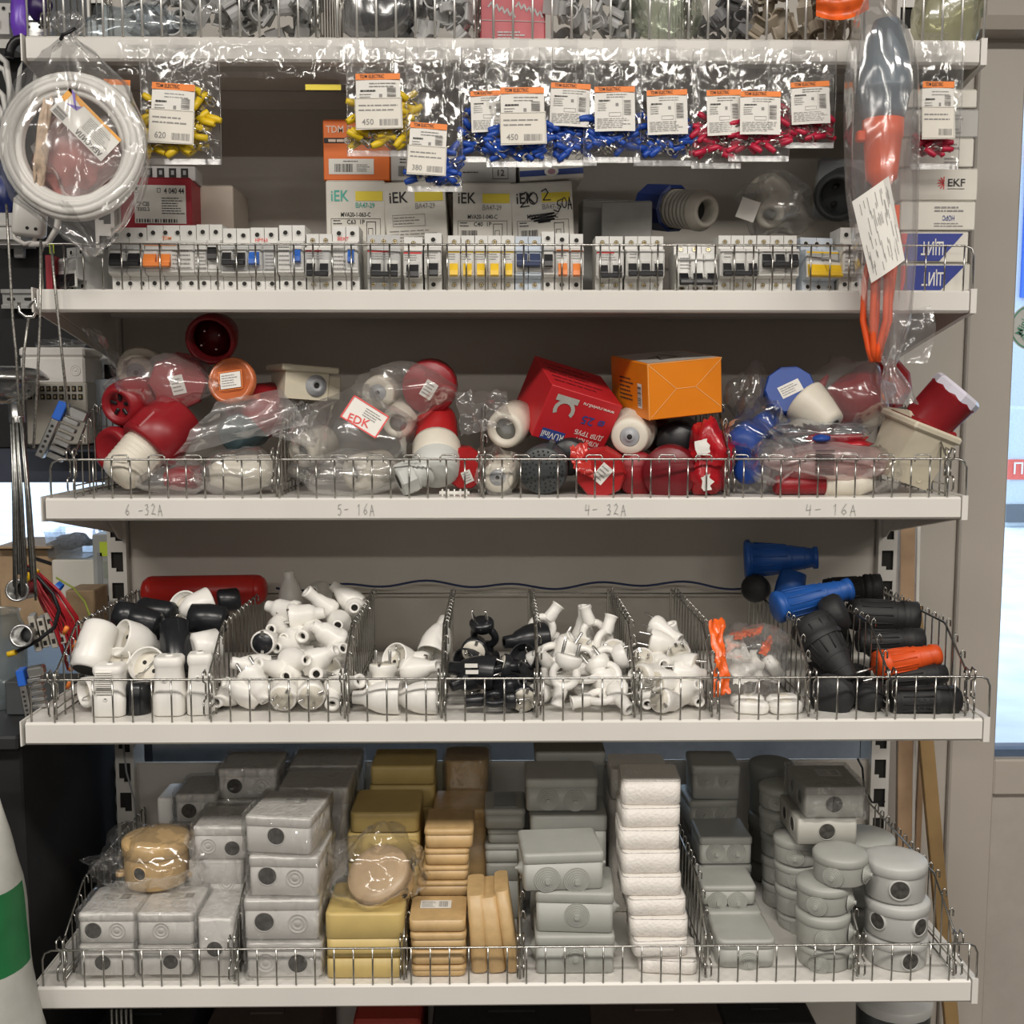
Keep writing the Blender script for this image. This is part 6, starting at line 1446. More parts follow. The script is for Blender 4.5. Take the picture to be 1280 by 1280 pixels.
for lb, a, b, prof in (('black ribbed socket lying across the top of the first bin', (146, 766, YS3 + .15), (200, 782, YS3 + .14), [(0, 12), (.02, 17), (.35, 18), (.37, 16.5), (.40, 18), (.95, 16), (1, 12), (1, 1)]),
        ('black socket standing in the middle of the first bin', (224, 845, YS3 + .08), (217, 776, YS3 + .12), [(0, 14), (.02, 17), (.3, 18), (.7, 19), (.72, 18), (.95, 18), (1, 14), (1, 1)]),
        ('black socket behind the ribbed one under the red capsule', (175, 760, YS3 + .22), (218, 768, YS3 + .20), [(0, 12), (.1, 15), (.9, 15), (1, 11), (1, 1)]),
        ('black socket at the upper right of the first bin', (236, 772, YS3 + .17), (284, 776, YS3 + .17), [(0, 12), (.06, 18), (.5, 20), (.9, 18), (1, 13), (1, 9), (.9, 8)]),
        ('black socket under the divider rail at the right of the first bin', (272, 752, YS3 + .24), (300, 748, YS3 + .25), [(0, 12), (.1, 15), (.9, 14), (1, 10), (1, 1)]),
        ('black socket at the fence between the standing adapters', (172, 892, YS3 + .045), (172, 852, YS3 + .05), [(0, 14), (.03, 17), (.8, 16), (.97, 13), (1, 10), (1, 1)]),
        ('black socket low behind the white adapters', (130, 866, YS3 + .10), (190, 862, YS3 + .11), [(0, 14), (.1, 17), (.9, 16), (1, 12), (1, 1)]),
        ('black socket deep in the middle of the first bin', (165, 812, YS3 + .17), (235, 808, YS3 + .17), [(0, 14), (.1, 19), (.9, 19), (1, 12), (1, 1)])):
    t, L, k = turned('black_socket', lb, 'socket', a, b, [('body', M_bp, prof, 18)], GBk)
    if 'ribbed' in lb or 'standing' in lb:
        for q in (-.5, .5):
            mb = MB(); mb.box(-.0006, .0006, -17.6 * k - .0008, -17 * k, .05 * L, .95 * L); mb.build('seam_ridge', M_bp, t, Matrix.Rotation(q, 4, 'Z'))
# red capsule at the back
t, L, k = turned('capsule_case', 'long red capsule with rounded ends lying at the back of the first bin', 'case', (178, 739, YS3 + .315), (333, 737, YS3 + .315), [('barrel', mat('capsule_red', (.56, .022, .016), .35, var=.06), [(-.0, 1), (.0, 9), (.015, 14), (.05, 18), (.085, 19), (.087, 18.6), (.093, 18.6), (.095, 19), (.905, 19), (.907, 18.6), (.913, 18.6), (.915, 19), (.95, 18), (.985, 14), (1, 9), (1, 1)], 26)])
# ---- bin 7: orange bagged pack and white switches
M_orf = mat('orange_bag_film', (.86, .14, .02), .25, var=.15, scale=50, bump=.3, bscale=120)
sheet('orange_bag_edge', 'orange printed edge of the bagged pack, upper strip', [(886, 776, .07), (903, 772, .09), (908, 826, .05), (892, 828, .045)], YS3, M_orf, 3, .006, 'bag')
sheet('orange_bag_edge', 'orange printed edge of the bagged pack, lower strip', [(892, 822, .04), (908, 818, .05), (914, 866, .035), (892, 872, .03)], YS3, M_orf, 6, .006, 'bag')
sheet('orange_bag_edge', 'orange flap at the top of the clear bag', [(912, 792, .10), (955, 782, .12), (950, 792, .09), (920, 800, .08)], YS3, M_orf, 9, .008, 'bag')
sheet('orange_bag_edge', 'orange flap at the right of the clear bag', [(948, 810, .10), (962, 794, .12), (966, 800, .11), (956, 822, .08)], YS3, M_orf, 11, .008, 'bag')
blob('plastic_bag', 'clear printed bag with a white switch in the seventh bin', 940, 822, YS3 + .085, 42, .05, 42, 51.2, M_bag, .28, floor=Z3 + .001, nu=34, nv=24)
sheet('printed_leaflet', 'pale grey printed leaflet inside the clear bag', [(912, 818, .055), (948, 812, .06), (956, 850, .045), (916, 856, .04)], YS3, mat('leaflet_grey', (.62, .60, .56), .6, var=.2, scale=90), 13, .008, 'paper')
sheet('printed_leaflet', 'pale grey printed leaflet high in the clear bag', [(905, 796, .09), (925, 792, .10), (938, 818, .07), (908, 824, .07)], YS3, MATS['leaflet_grey'], 15, .008, 'paper')
def switch(px, py, Y, rz, label, L=.046, tilt=0, roll=0):
    t = thing('cord_switch', label, 'switch', stand(P(px, py, Y), rz, tilt, roll), 'white cord switches in the seventh bin')
    def ring(z, s): return [(x * s, y * s, z) for x, y in rrect(L, .021, .0095, 5)]
    mb = MB(); mb.loft([ring(-.008, .8), ring(-.006, .95), ring(-.001, 1.0), ring(0, .98), ring(.001, 1.0), ring(.005, .96), ring(.008, .78)], 0, (True, True), True); mb.build('shell', M_wp, t)
    mb = MB(); mb.loft([[(x, y, z) for x, y in rrect(.014, .010, .003, 3)] for z in (.007, .0095)], 0, (False, True), False); mb.build('rocker', M_wpi, t)
    mb = MB(); mb.disc(.0032, 0, 12); mb.build('cord_hole', M_dark, t, T(-L / 2 + .0005, 0, 0) @ Matrix.Rotation(-PI / 2, 4, 'Y'))
    return t
for px, py, Y, rz, lb in ((939, 886, YS3 + .03, -12, 'white cord switch lying at the fence, left of two'), (982, 887, YS3 + .03, 10, 'white cord switch lying at the fence, right of two'), (978, 868, YS3 + .058, 16, 'white cord switch behind the right one at the fence'), (934, 872, YS3 + .062, -20, 'white cord switch behind the left one at the fence')):
    c = P(px, py, Y); o = switch(px, py, Y, rz, lb); o.matrix_basis.translation.z = Z3 + .009
switch(966, 833, YS3 + .075, 60, 'white cord switch standing in the clear bag', .05, 50, 30)
# ---- bins 8, 9: rubber connectors
t, L, k = rub('big black rubber connector leaning in the eighth bin', (1010, 776, YS3 + .11), (1062, 852, YS3 + .05), [(0, 1), (0, 24), (.04, 28), (.30, 28), (.31, 26), (.36, 26), (.60, 21), (.95, 13), (1, 10), (1, 1)], ribs=9, r0=18.5, trim=(.3, 28))
mb = MB(); mb.box(-9 * k, 9 * k, -34 * k, -26 * k, .05 * L, .32 * L, b=.003); mb.build('lid_hinge', M_rub, t, Matrix.Rotation(.5, 4, 'Z'))
rub('black rubber cap above the leaning connector', (1030, 772, YS3 + .14), (1056, 762, YS3 + .13), [(0, 20), (.3, 24), (.8, 24), (1, 20), (1, 1)])
rub('black round rubber cap at the fence of the eighth bin', (1046, 862, YS3 + .09), (1038, 872, YS3 + .035), [(0, 22), (.2, 27), (.9, 27), (1, 22), (1, 1)])
rub('black rubber plug between the eighth and ninth bins', (1092, 866, YS3 + .08), (1084, 876, YS3 + .03), [(0, 18), (.5, 20), (.9, 16), (1, 12), (1, 1)])
rub('black rubber connector deep in the eighth bin', (1010, 850, YS3 + .14), (1085, 846, YS3 + .13), [(0, 22), (.4, 24), (.9, 16), (1, 12), (1, 1)])
rub('black rubber connector upright behind the blue ones', (1040, 835, YS3 + .22), (1040, 770, YS3 + .24), [(0, 22), (.5, 24), (.9, 18), (1, 14), (1, 1)])
M_rb = mat('blue_rubber', (0.012, 0.085, 0.34), .45, var=.08)
GBl = 'blue connectors'
bl = [(0, 1), (0, 22), (.03, 26), (.08, 26), (.10, 22), (.45, 19), (.8, 14), (.93, 12), (.94, 14), (1, 14), (1, 9), (.95, 8)]
t, L, k = rub('blue rubber connector lying on top with its cap to the left', (930, 700, YS3 + .29), (1022, 697, YS3 + .27), bl, M_rb, group=GBl)
mb = MB(); mb.tube([(-24 * k, 0, .002), (-32 * k, 0, .006), (-30 * k, 0, .014), (-22 * k, 0, .016)], .002, 6); mb.build('hang_loop', M_rb, t, Matrix.Rotation(PI / 2, 4, 'Z'))
rub('blue rubber connector lying across the divider', (968, 760, YS3 + .16), (1062, 736, YS3 + .18), [(0, 1), (0, 16), (.03, 20), (.08, 20), (.1, 18), (.5, 17), (.8, 14), (.93, 12), (.94, 14), (1, 14), (1, 9), (.95, 8)], M_rb, group=GBl)
rub('blue rubber connector end between the two lying ones', (985, 745, YS3 + .24), (992, 716, YS3 + .25), [(0, 18), (.5, 18), (1, 16), (1, 1)], M_rb, group=GBl)
rub('small black cap under the upper blue connector', (948, 736, YS3 + .29), (942, 735, YS3 + .25), [(0, 16), (.7, 18), (1, 14), (1, 1)])
rub('black connector at the top back of the ninth bin', (1030, 738, YS3 + .27), (1102, 734, YS3 + .26), [(0, 14), (.1, 15), (.7, 15), (.72, 17), (.98, 17), (1, 12), (1, 1)], trim=(.7, 17))
rub('black connector second from the top of the ninth bin', (1062, 768, YS3 + .20), (1148, 772, YS3 + .19), [(0, 18), (.1, 20), (.6, 20), (.75, 18), (.77, 20), (.98, 20), (1, 15), (1, 1)], trim=(.76, 20))
rub('black connector third from the top of the ninth bin', (1072, 802, YS3 + .15), (1154, 800, YS3 + .15), [(0, 13), (.1, 14), (.7, 14), (.72, 16), (.98, 15), (1, 12), (1, 1)])
M_ro = mat('orange_rubber', (0.72, 0.09, 0.015), .45, var=.06)
rub('bright orange rubber connector among the black ones', (1094, 832, YS3 + .085), (1172, 818, YS3 + .10), [(0, 12), (.03, 17), (.10, 18), (.12, 16), (.5, 16), (.88, 12), (.9, 14), (1, 13), (1, 8), (.95, 7)], M_ro, trim=(.1, 17.5), group='orange connector')
rub('black connector under the orange one', (1105, 850, YS3 + .09), (1182, 842, YS3 + .09), [(0, 12), (.1, 15), (.8, 15), (1, 11), (1, 1)])
rub('black ribbed connector lying along the fence of the ninth bin', (1112, 876, YS3 + .035), (1199, 874, YS3 + .035), [(0, 14), (.04, 17), (.55, 17), (.62, 19), (.66, 17.5), (.95, 17.5), (1, 13), (1, 1)], ribs=9, r0=17, trim=(.6, 19))
rub('black connector hidden under the ninth bin heap', (1100, 862, YS3 + .13), (1180, 860, YS3 + .13), [(0, 16), (.1, 18), (.8, 18), (1, 13), (1, 1)])
rub('black connector at the back foot of the ninth bin', (1080, 800, YS3 + .24), (1140, 800, YS3 + .24), [(0, 16), (.1, 20), (.8, 20), (1, 13), (1, 1)])
for px0, py0, px1, py1, Y, lb in ((1068, 842, 1096, 834, .07, 'bare metal pin between the black connectors, upper'), (1078, 852, 1100, 846, .06, 'bare metal pin between the black connectors, lower')):
    mb = MB(); a, b = P(px0, py0, YS3 + Y), P(px1, py1, YS3 + Y + .01); mb.tube([a, b], .0024, 8); tag(mb.build('metal_pin', M_steel, None), lb, 'pin')
# ---- blue cord strung along the tops of the dividers, and the back wire
mb = MB(); pts = []
for i in range(70):
    u = i / 69; px = 345 + (962 - 345) * u; py = 733 + 3.2 * math.sin(u * 36) + 2.5 * math.sin(u * 13 + 1) - 2 * math.sin(PI * u)
    pts.append(P(px, py, 1.763))
mb.tube(pts, .0018, 6); tag(mb.build('tie_cord', mat('navy_cord', (.015, .03, .10), .6), None), 'thin navy cord strung along the divider tops', 'cord')
mb = MB(); mb.tube([P(330, 742, 1.768), P(1010, 742, 1.768)], .0014, 6); tag(mb.build('back_wire', M_chrome, None), 'straight back wire under the navy cord', 'wire')
# ================================================================== shelf 4: junction boxes
Z4 = SH['4'][0]; YS4 = YF3
M_jw = mat('junction_white', (0.85, 0.825, 0.785), .42, var=.03)
M_jg = mat('junction_grey', (0.40, 0.405, 0.375), .45, var=.03)
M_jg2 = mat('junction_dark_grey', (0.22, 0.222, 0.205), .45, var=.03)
M_jy = mat('junction_yellow', (0.60, 0.45, 0.17), .42, var=.04)
M_jt = mat('junction_tan', (0.56, 0.38, 0.18), .38, var=.08, scale=60)
M_jf = mat('foam_wrap_white', (0.78, 0.74, 0.69), .4, var=.03, bump=.65, bscale=240)
M_wrap = film('shrink_wrap', haze=.05, gloss=.16, rough=.12, wrinkle=1.3, wscale=60)
_fe = {}
def feat_mesh(kind, r, m):
    key = (kind, round(r, 4), m.name)
    if key in _fe: return _fe[key]
    mb = MB()
    if kind == 'hole':
        mb.lathe([(-.0004, r * 1.12), (.0008, r * 1.1), (.0008, r), (-.003, r * .98)], 22, 0); mb.disc(r * .99, .0003, 22, 1)
        me = mb.mesh('cable_hole', [m, mat('hole_shadow', (.06, .056, .05), .8, var=.5, scale=120)])
    elif kind == 'ring':
        mb.lathe([(0, r), (.0009, r * .97), (.0009, r * .9), (.0001, r * .86), (.0001, r * .66), (.0008, r * .62), (.0008, r * .55), (.0001, r * .5), (.0001, r * .3), (.0008, r * .26), (.0008, .0003)], 22, 0); me = mb.mesh('knockout', m)
    else:
        pr = []; z = 0.0
        for i in range(6): rr = r * (1 - i * .155); pr += [(z, rr), (z + .0016, rr * .985), (z + .0013, rr * .92)]; z += .0013
        pr += [(z, r * .22), (z + .0016, r * .20), (z + .0016, .0003)]
        mb.lathe(pr, 22, 0, sm=False); me = mb.mesh('cable_gland', m)
    _fe[key] = me
    return me
def jbox(label, x0, x1, yt, yb, Y, depth, m, feats=(), rz=0, lid=.26, wrap=False, r=.006, zb=None, group=None, name='junction_box', side=(), foam=False, rx=0, ry=0):
    """Square junction box: front face spans pixel columns x0..x1 and rows yt..yb at distance Y. feats: (kind, px, py, r px)."""
    pm = (yt + yb) / 2; a, b = P(x0, pm, Y), P(x1, pm, Y); w = b.x - a.x; k = mpp(x0, pm, Y)
    z1 = P((x0 + x1) / 2, yt, Y).z; z0 = zb if zb is not None else P((x0 + x1) / 2, yb, Y).z
    if z0 < Z4 + .0006: z0 = Z4 + .0006
    h = z1 - z0
    t = thing(name, label, 'box', stand(((a.x + b.x) / 2, Y + depth / 2, z0), rz, rx, ry), group)
    lh = h * lid
    mb = MB(); mb.rloft(w - .0024, depth - .0024, r, [(0, .0025), (.0025, 0), (h - lh, 0)], 0, 4); mb.build('body', m, t)
    mb = MB(); lz = h - lh
    if lid > 0:
        mb.rloft(w, depth, r * 1.1, [(lz, .0006), (lz + .0006, 0), (h - .0035, 0), (h - .0012, .0010), (h, .0042)], 0, 4); mb.build('lid', m, t)
    for kind, px, py, rp in feats:
        p = P(px, py, Y); ob({'hole': 'cable_hole', 'ring': 'knockout', 'gland': 'cable_gland'}[kind], feat_mesh(kind, rp * k, m), t, T(p.x - (a.x + b.x) / 2, -depth / 2 + .0012, p.z - z0) @ ROTX)
    for kind, s, fy, fz, rp in side:
        ob({'hole': 'cable_hole', 'ring': 'knockout', 'gland': 'cable_gland'}[kind], feat_mesh(kind, rp * k, m), t, T(s * (w / 2 - .0012), depth * fy, h * fz) @ Matrix.Rotation(s * PI / 2, 4, 'Y'))
    if wrap:
        mb = MB(); sd = x0 * .37
        def fn(u, v):
            i = u * len(ppts); q0, q = ppts[int(i) % len(ppts)], ppts[int(i + .001) % len(ppts)]
            z = -.0004 + (h + .003) * v
            n_ = .0028 * noise.noise(V((q[0] * 75, q[1] * 75 + sd, z * 75))) + .0018 * noise.noise(V((q[0] * 190, q[1] * 190, z * 150 + sd)))
            l_ = math.hypot(q[0], q[1])
            return (q[0] + q[0] / l_ * n_, q[1] + q[1] / l_ * n_, z)
        base = rrect(w + .007, depth + .007, r * 1.2, 2); ppts = []
        for (xa, ya), (xb, yb_) in zip(base, base[1:] + base[:1]):
            m_ = max(1, int(math.hypot(xb - xa, yb_ - ya) / .005))
            ppts += [(xa + (xb - xa) * j / m_, ya + (yb_ - ya) * j / m_) for j in range(m_)]
        mb.grid(fn, len(ppts), 12, 0, True, wrap=True)
        mb.grid(lambda u, v: ((u - .5) * (w + .002), (v - .5) * (depth + .004), h + .0032 + .0024 * noise.noise(V((u * 8 + sd, v * 8, 1)))), 17, 17, 0, True)
        mb.build('shrink_film', M_wrap, t)
    t['_h'] = h
    del t['_h']
    return t, h, z0, w
def top_label(t, h, w, depth, lx, ly, lw, ll, rot=0.0):
    mb = MB(); rect(mb, -lw / 2, lw / 2, -ll / 2, ll / 2, 0, None, 0); barcode(mb, lw * .1, lw * .4, -ll * .35, ll * .35, 1, None, .0003); lines(mb, -lw * .45, lw * .05, -ll * .4, ll * .4, 5, 1, None, .0003)
    mb.build('paper_label', [M_paper, M_greyink], t, T(lx, ly, h + .0006) @ Matrix.Rotation(rot, 4, 'Z'))
GW = 'white wrapped junction boxes'
A1 = YS4 + .014
t, h, z0, w = jbox('white wrapped box at the front left corner, lower of two', 98, 168, 1181, 1221, A1, .085, M_jw, [('hole', 128, 1204, 10)], wrap=True, group=GW)
t, h, z0, w = jbox('white wrapped box at the front left corner, upper of two with barcode', 97, 169, 1142, 1180, A1, .085, M_jw, [('hole', 116, 1164, 10.5), ('ring', 146, 1164, 11)], wrap=True, group=GW, zb=z0 + h + .001)
top_label(t, h, w, .085, 0, .005, .045, .02)
zA = z0 + h + .003
t, h, z0, w = jbox('white wrapped box second from the left at the front, lower', 171, 241, 1183, 1220, A1, .085, M_jw, [('hole', 213, 1203, 9.5)], wrap=True, group=GW)
t, h, z0, w = jbox('white wrapped box second from the left at the front, upper', 170, 242, 1142, 1182, A1, .085, M_jw, [('ring', 201, 1164, 11)], wrap=True, group=GW, zb=z0 + h + .001)
top_label(t, h, w, .085, .01, .01, .04, .018)
jbox('white wrapped box standing on its side at the front', 246, 292, 1148, 1222, A1 + .004, .085, M_jw, [('hole', 268, 1187, 10)], lid=0.0, wrap=True, group=GW, side=[('ring', 1, 0, .6, 9)])
# tan round box in a bag on the white boxes
def round_box(label, px, r, yt, yb, Y, m, feats=(), lidf=.30, group=None, dome=.004, tilt=(0, 0), zb=None, name='round_junction_box', lidm=None):
    """Cylindrical box: axis at column px, front rows yt (lid rim) to yb (foot); Y is the front of its wall."""
    k = mpp(px, (yt + yb) / 2, Y); R = r * k; c = P(px, yb, Y); z1 = P(px, yt, Y).z; z0 = zb if zb is not None else c.z
    if z0 < Z4 + .0006: z0 = Z4 + .0006
    h = z1 - z0; cx = P(px, yb, Y + R).x
    t = thing(name, label, 'box', stand((cx, Y + R, z0), 0, tilt[0], tilt[1]), group)
    lz = h * (1 - lidf)
    mb = MB(); mb.lathe([(0, .0005), (0, R * .93), (.002, R * .96), (lz, R * .97)], 30); mb.build('body', m, t)
    mb = MB(); mb.lathe([(lz - .0006, R * .97), (lz, R), (lz + .0008, R * 1.02), (h - .002, R * 1.02), (h, R * .99), (h + dome * .5, R * .9), (h + dome, R * .6), (h + dome * 1.1, .0005)], 30); mb.build('lid', lidm or m, t)
    for kind, a, fz, rp in feats:
        a_ = math.radians(a); rr = R * (.955 if kind != 'hole' else .965)
        ob({'hole': 'cable_hole', 'ring': 'knockout', 'gland': 'cable_gland'}[kind], feat_mesh(kind, rp * k, m), t, frame((rr * math.sin(a_), -rr * math.cos(a_), h * fz), (math.sin(a_), -math.cos(a_), 0)))
        if kind == 'hole':
            mb = MB(); mb.lathe([(-.004, rp * k * 1.2), (.0014, rp * k * 1.19), (.0014, rp * k * 1.05)], 22); mb.build('hole_collar', m, t, frame((rr * math.sin(a_), -rr * math.cos(a_), h * fz), (math.sin(a_), -math.cos(a_), 0)))
    return t, h, z0, R
t, h, z0, R = round_box('tan round junction box with a hole in a clear bag at left', 197, 42, 1062, 1106, YS4 + .065, M_jt, [('hole', -14, .42, 8), ('ring', 35, .45, 8)], zb=zA + .001)
for s in (-1, 1):
    mb = MB(); mb.lathe([(0, .007), (.006, .007), (.006, .0028), (0, .0028)], 12); mb.build('mounting_ear', M_jt, t, T(s * (R + .004), -.004, .008))
blob('plastic_bag', 'clear bag around the tan round box at left', 188, 1075, YS4 + .105, 66, .052, 42, 61.2, M_film, .22, floor=zA + .0015, nu=36, nv=22)
sheet('bag_tail', 'flat clear bag tail pointing left from the tan round box', [(100, 1075, .09), (150, 1058, .09), (155, 1095, .08), (120, 1088, .08)], YS4, M_film, 4, .01)
B1 = YS4 + .10
t, h, z0, w = jbox('white wrapped box with two embossed circles in the second row', 235, 305, 1076, 1120, B1, .085, M_jw, [('ring', 254, 1103, 10), ('ring', 283, 1104, 10)], wrap=True, group=GW, zb=Z4 + .001)
t, h, z0, w = jbox('white wrapped box with a hole at its right in the second row', 241, 308, 1034, 1075, B1, .085, M_jw, [('ring', 260, 1058, 10), ('hole', 290, 1061, 9.5)], wrap=True, group=GW, zb=z0 + h + .001)
t, h, z0, w = jbox('white wrapped box with one hole at the back left', 218, 271, 994, 1029, YS4 + .22, .09, M_jw, [('hole', 236, 1014, 9.5)], wrap=True, group=GW)
jbox('white wrapped box under the one at the back left', 216, 272, 1030, 1110, YS4 + .22, .09, M_jw, [], wrap=True, group=GW, zb=Z4 + .001)
jbox('white wrapped box half hidden at the back left edge', 196, 217, 998, 1034, YS4 + .27, .07, M_jw, [], group=GW, zb=Z4 + .001)
t, h, z0, w = jbox('white wrapped box with a hole at the top of the back row', 272, 346, 962, 999, YS4 + .24, .09, M_jw, [('hole', 293, 983, 9.5), ('ring', 326, 983, 10)], wrap=True, group=GW)
jbox('white wrapped box below the topmost box of the back row', 272, 346, 1000, 1100, YS4 + .24, .09, M_jw, [], wrap=True, group=GW, zb=Z4 + .001, lid=.14)
t, h, z0, w = jbox('large white box behind the tall stack, nearer', 348, 436, 986, 1100, YS4 + .19, .085, M_jw, [], wrap=True, group=GW, zb=Z4 + .001, lid=.12)
t, h, z0, w = jbox('large white box behind the tall stack, farther', 362, 448, 958, 1090, YS4 + .29, .09, M_jw, [], wrap=True, group=GW, zb=Z4 + .001, lid=.12)
# tall stack of four
zb = Z4 + .001
specs = [('tall white wrapped stack, bottom box with hole at right', 307, 403, 1178, 1225, [('hole', 372, 1205, 12), ('ring', 332, 1204, 13)], A1 + .004, 0),
    ('tall white wrapped stack, third box from the top', 304, 399, 1125, 1175, [('hole', 330, 1153, 12), ('ring', 372, 1155, 13)], A1 + .006, 0),
    ('tall white wrapped stack, second box from the top', 312, 401, 1071, 1120, [('hole', 336, 1096, 11.5), ('ring', 371, 1098, 12)], A1 + .012, -3),
    ('tall white wrapped stack, topmost box', 310, 396, 1022, 1068, [('hole', 351, 1046, 11)], A1 + .016, -8)]
for lb, a, b, yt, yb, fe, Y, rz in specs:
    t, h, z0, w = jbox(lb, a, b, yt, yb, Y, .10, M_jw, fe, rz, wrap=True, group=GW, zb=zb, side=[('ring' if 'top' in lb and 'second' not in lb else 'hole', 1, .1, .5, 10)])
    zb = z0 + h + .0015
top_label(t, h, w, .1, .008, .012, .034, .02, .15)
# yellow boxes
GY = 'yellow junction boxes'
t, h, z0, w = jbox('yellow box at the fence, lower of the front pair', 407, 503, 1199, 1226, A1, .10, M_jy, lid=0, group=GY)
t, h, z0, w = jbox('yellow box at the fence with a tall bright lid', 406, 505, 1142, 1198, A1, .10, M_jy, lid=.56, group=GY, zb=z0 + h + .0008, r=.009)
zY = z0 + h
jbox('yellow box in the second row under the bagged tan disc', 434, 525, 1042, 1150, YS4 + .15, .10, M_jy, lid=.3, group=GY, zb=Z4 + .001)
z2y = P(480, 1041, YS4 + .15).z
jbox('yellow box in the second row, upper', 437, 524, 1016, 1041, YS4 + .15, .10, M_jy, lid=.98, group=GY, zb=z2y + .0005, r=.009)
jbox('yellow box in the back row behind the bagged disc', 462, 544, 982, 1080, YS4 + .27, .09, M_jy, lid=.2, group=GY, zb=Z4 + .001)
z2y = P(500, 981, YS4 + .27).z
jbox('yellow box at the very back, topmost', 463, 543, 958, 981, YS4 + .27, .09, M_jy, lid=.98, group=GY, zb=z2y + .0005)
# tan round box tilted in a bag on the bright yellow lid
k = mpp(463, 1073, A1 + .03)
t = thing('round_junction_box', 'tan round box tipped in a clear bag on the bright yellow lid', 'box', frame(P(474, 1094, A1 + .055), (-.28, -.55, .8)))
mb = MB(); R = 41 * k; mb.lathe([(-.030, .0005), (-.030, R * .9), (-.028, R * .93), (-.004, R * .95)], 30); mb.build('body', M_jt, t)
mb = MB(); mb.lathe([(-.006, R * .96), (-.005, R), (.006, R), (.009, R * .95), (.011, R * .7), (.012, .0005)], 30); mb.build('lid', mat('junction_tan_lid', (.50, .36, .22), .35, var=.08, scale=50), t)
ob('cable_hole', feat_mesh('hole', 7 * k, M_jt), t, frame((R * .76, -R * .55, -.016), (.8, -.6, 0)))
blob('plastic_bag', 'clear bag around the tipped tan round box', 470, 1082, A1 + .055, 58, .055, 48, 71.3, M_film, .24, nu=36, nv=24)
# flat tan boxes
GT = 'flat tan boxes'
zb = Z4 + .001
for i, (a, b, yt, yb) in enumerate(((513, 583, 1208, 1226), (513, 583, 1189, 1206), (512, 583, 1167, 1186), (510, 583, 1151, 1166))):
    t, h, z0, w = jbox('flat tan box in the front stack, %s' % ('bottom', 'second from the bottom', 'second from the top', 'topmost with a paper label')[i], a, b, yt, yb, A1 + .002, .075, M_jt, lid=.4 if i < 3 else .0, group=GT, zb=zb, r=.008, name='flat_box')
    zb = z0 + h + .0008
top_label(t, h, w, .075, -.004, .010, .042, .024)
zb = Z4 + .001
for i, (a, b, yt, yb) in enumerate(((522, 586, 1122, 1160), (521, 586, 1102, 1121), (528, 586, 1083, 1101), (530, 587, 1062, 1080), (530, 592, 1037, 1056))):
    t, h, z0, w = jbox('flat tan box in the second stack, number %s from the bottom' % ('one', 'two', 'three', 'four', 'five')[i], a, b, yt, yb, YS4 + .115, .085, M_jt, lid=.3, group=GT, zb=zb, r=.007, name='flat_box')
    zb = z0 + h + .0008
jbox('flat tan box at the back of the tan stacks', 541, 609, 1012, 1100, YS4 + .21, .085, M_jt, lid=.1, group=GT, zb=Z4 + .001, name='flat_box')
jbox('film-wrapped tan box at the very back of the tan stacks', 556, 611, 952, 1060, YS4 + .30, .08, M_jt, lid=.3, group=GT, zb=Z4 + .001, wrap=True, name='flat_box', r=.012)
for a, b, yt, ry, lb in ((588, 611, 1120, -3, 'left'), (609, 634, 1122, -7, 'middle'), (632, 651, 1114, -8, 'right')):
    jbox('flat tan box standing on edge at the fourth divider, %s of three' % lb, a, b, yt, 1212, A1 + .008, .07, M_jt, lid=0, group=GT, zb=Z4 + .002, r=.007, ry=ry, name='flat_box')
GGf = 'flat grey boxes behind the tan ones'
zb = Z4 + .001
for i, (a, b, yt) in enumerate(((606, 656, 1080), (604, 657, 1056), (608, 656, 1038), (604, 658, 1012))):
    t, h, z0, w = jbox('flat grey box in the dim stack beside the glanded boxes, %s' % ('bottom', 'second', 'third', 'topmost')[i], a, b, yt, 0, YS4 + .18, .08, M_jg, lid=.3, group=GGf, zb=zb, name='flat_box')
    zb = z0 + h + .0008
mb = MB(); mb.box(-.016, .016, -.03, .03, h, h + .0008); mb.build('dark_window', M_bgd, t)
# grey glanded boxes
GG = 'grey glanded junction boxes'
t, h, z0, w = jbox('grey box with one gland at the fence, bottom of the grey stack', 669, 769, 1170, 1218, A1 + .008, .09, M_jg, [('gland', 719, 1197, 16)], group=GG, side=[('gland', 1, -.1, .4, 12), ('gland', -1, -.1, .4, 12)])
zb = z0 + h + .0005
t, h, z0, w = jbox('grey box with one gland, second in the grey stack', 672, 770, 1116, 1166, A1 + .014, .09, M_jg, [('gland', 724, 1144, 15.5)], rz=-4, group=GG, zb=zb, side=[('gland', 1, -.1, .4, 12)])
zb = z0 + h + .0005
t, h, z0, w = jbox('grey box with two glands crowning the grey stack', 651, 753, 1067, 1119, A1 + .018, .09, M_jg, [('gland', 681, 1099, 16.5), ('gland', 718, 1101, 16.5)], rz=4, group=GG, zb=zb, side=[('gland', 1, -.05, .4, 12), ('gland', -1, -.15, .4, 10)])
jbox('grey box in the second row behind the crowning box', 663, 759, 1020, 1120, YS4 + .14, .085, M_jg, [], group=GG, zb=Z4 + .001, lid=.13)
z2 = P(700, 1019, YS4 + .14).z
jbox('grey box with two glands in the dim second row', 657, 748, 974, 1019, YS4 + .15, .085, M_jg, [('gland', 685, 1000, 14), ('gland', 719, 1001, 14)], group=GG, zb=z2 + .001)
jbox('grey box at the back top behind the two-gland box', 669, 757, 940, 1080, YS4 + .26, .08, M_jg, [('gland', 712, 960, 13)], group=GG, zb=Z4 + .001, lid=.1)
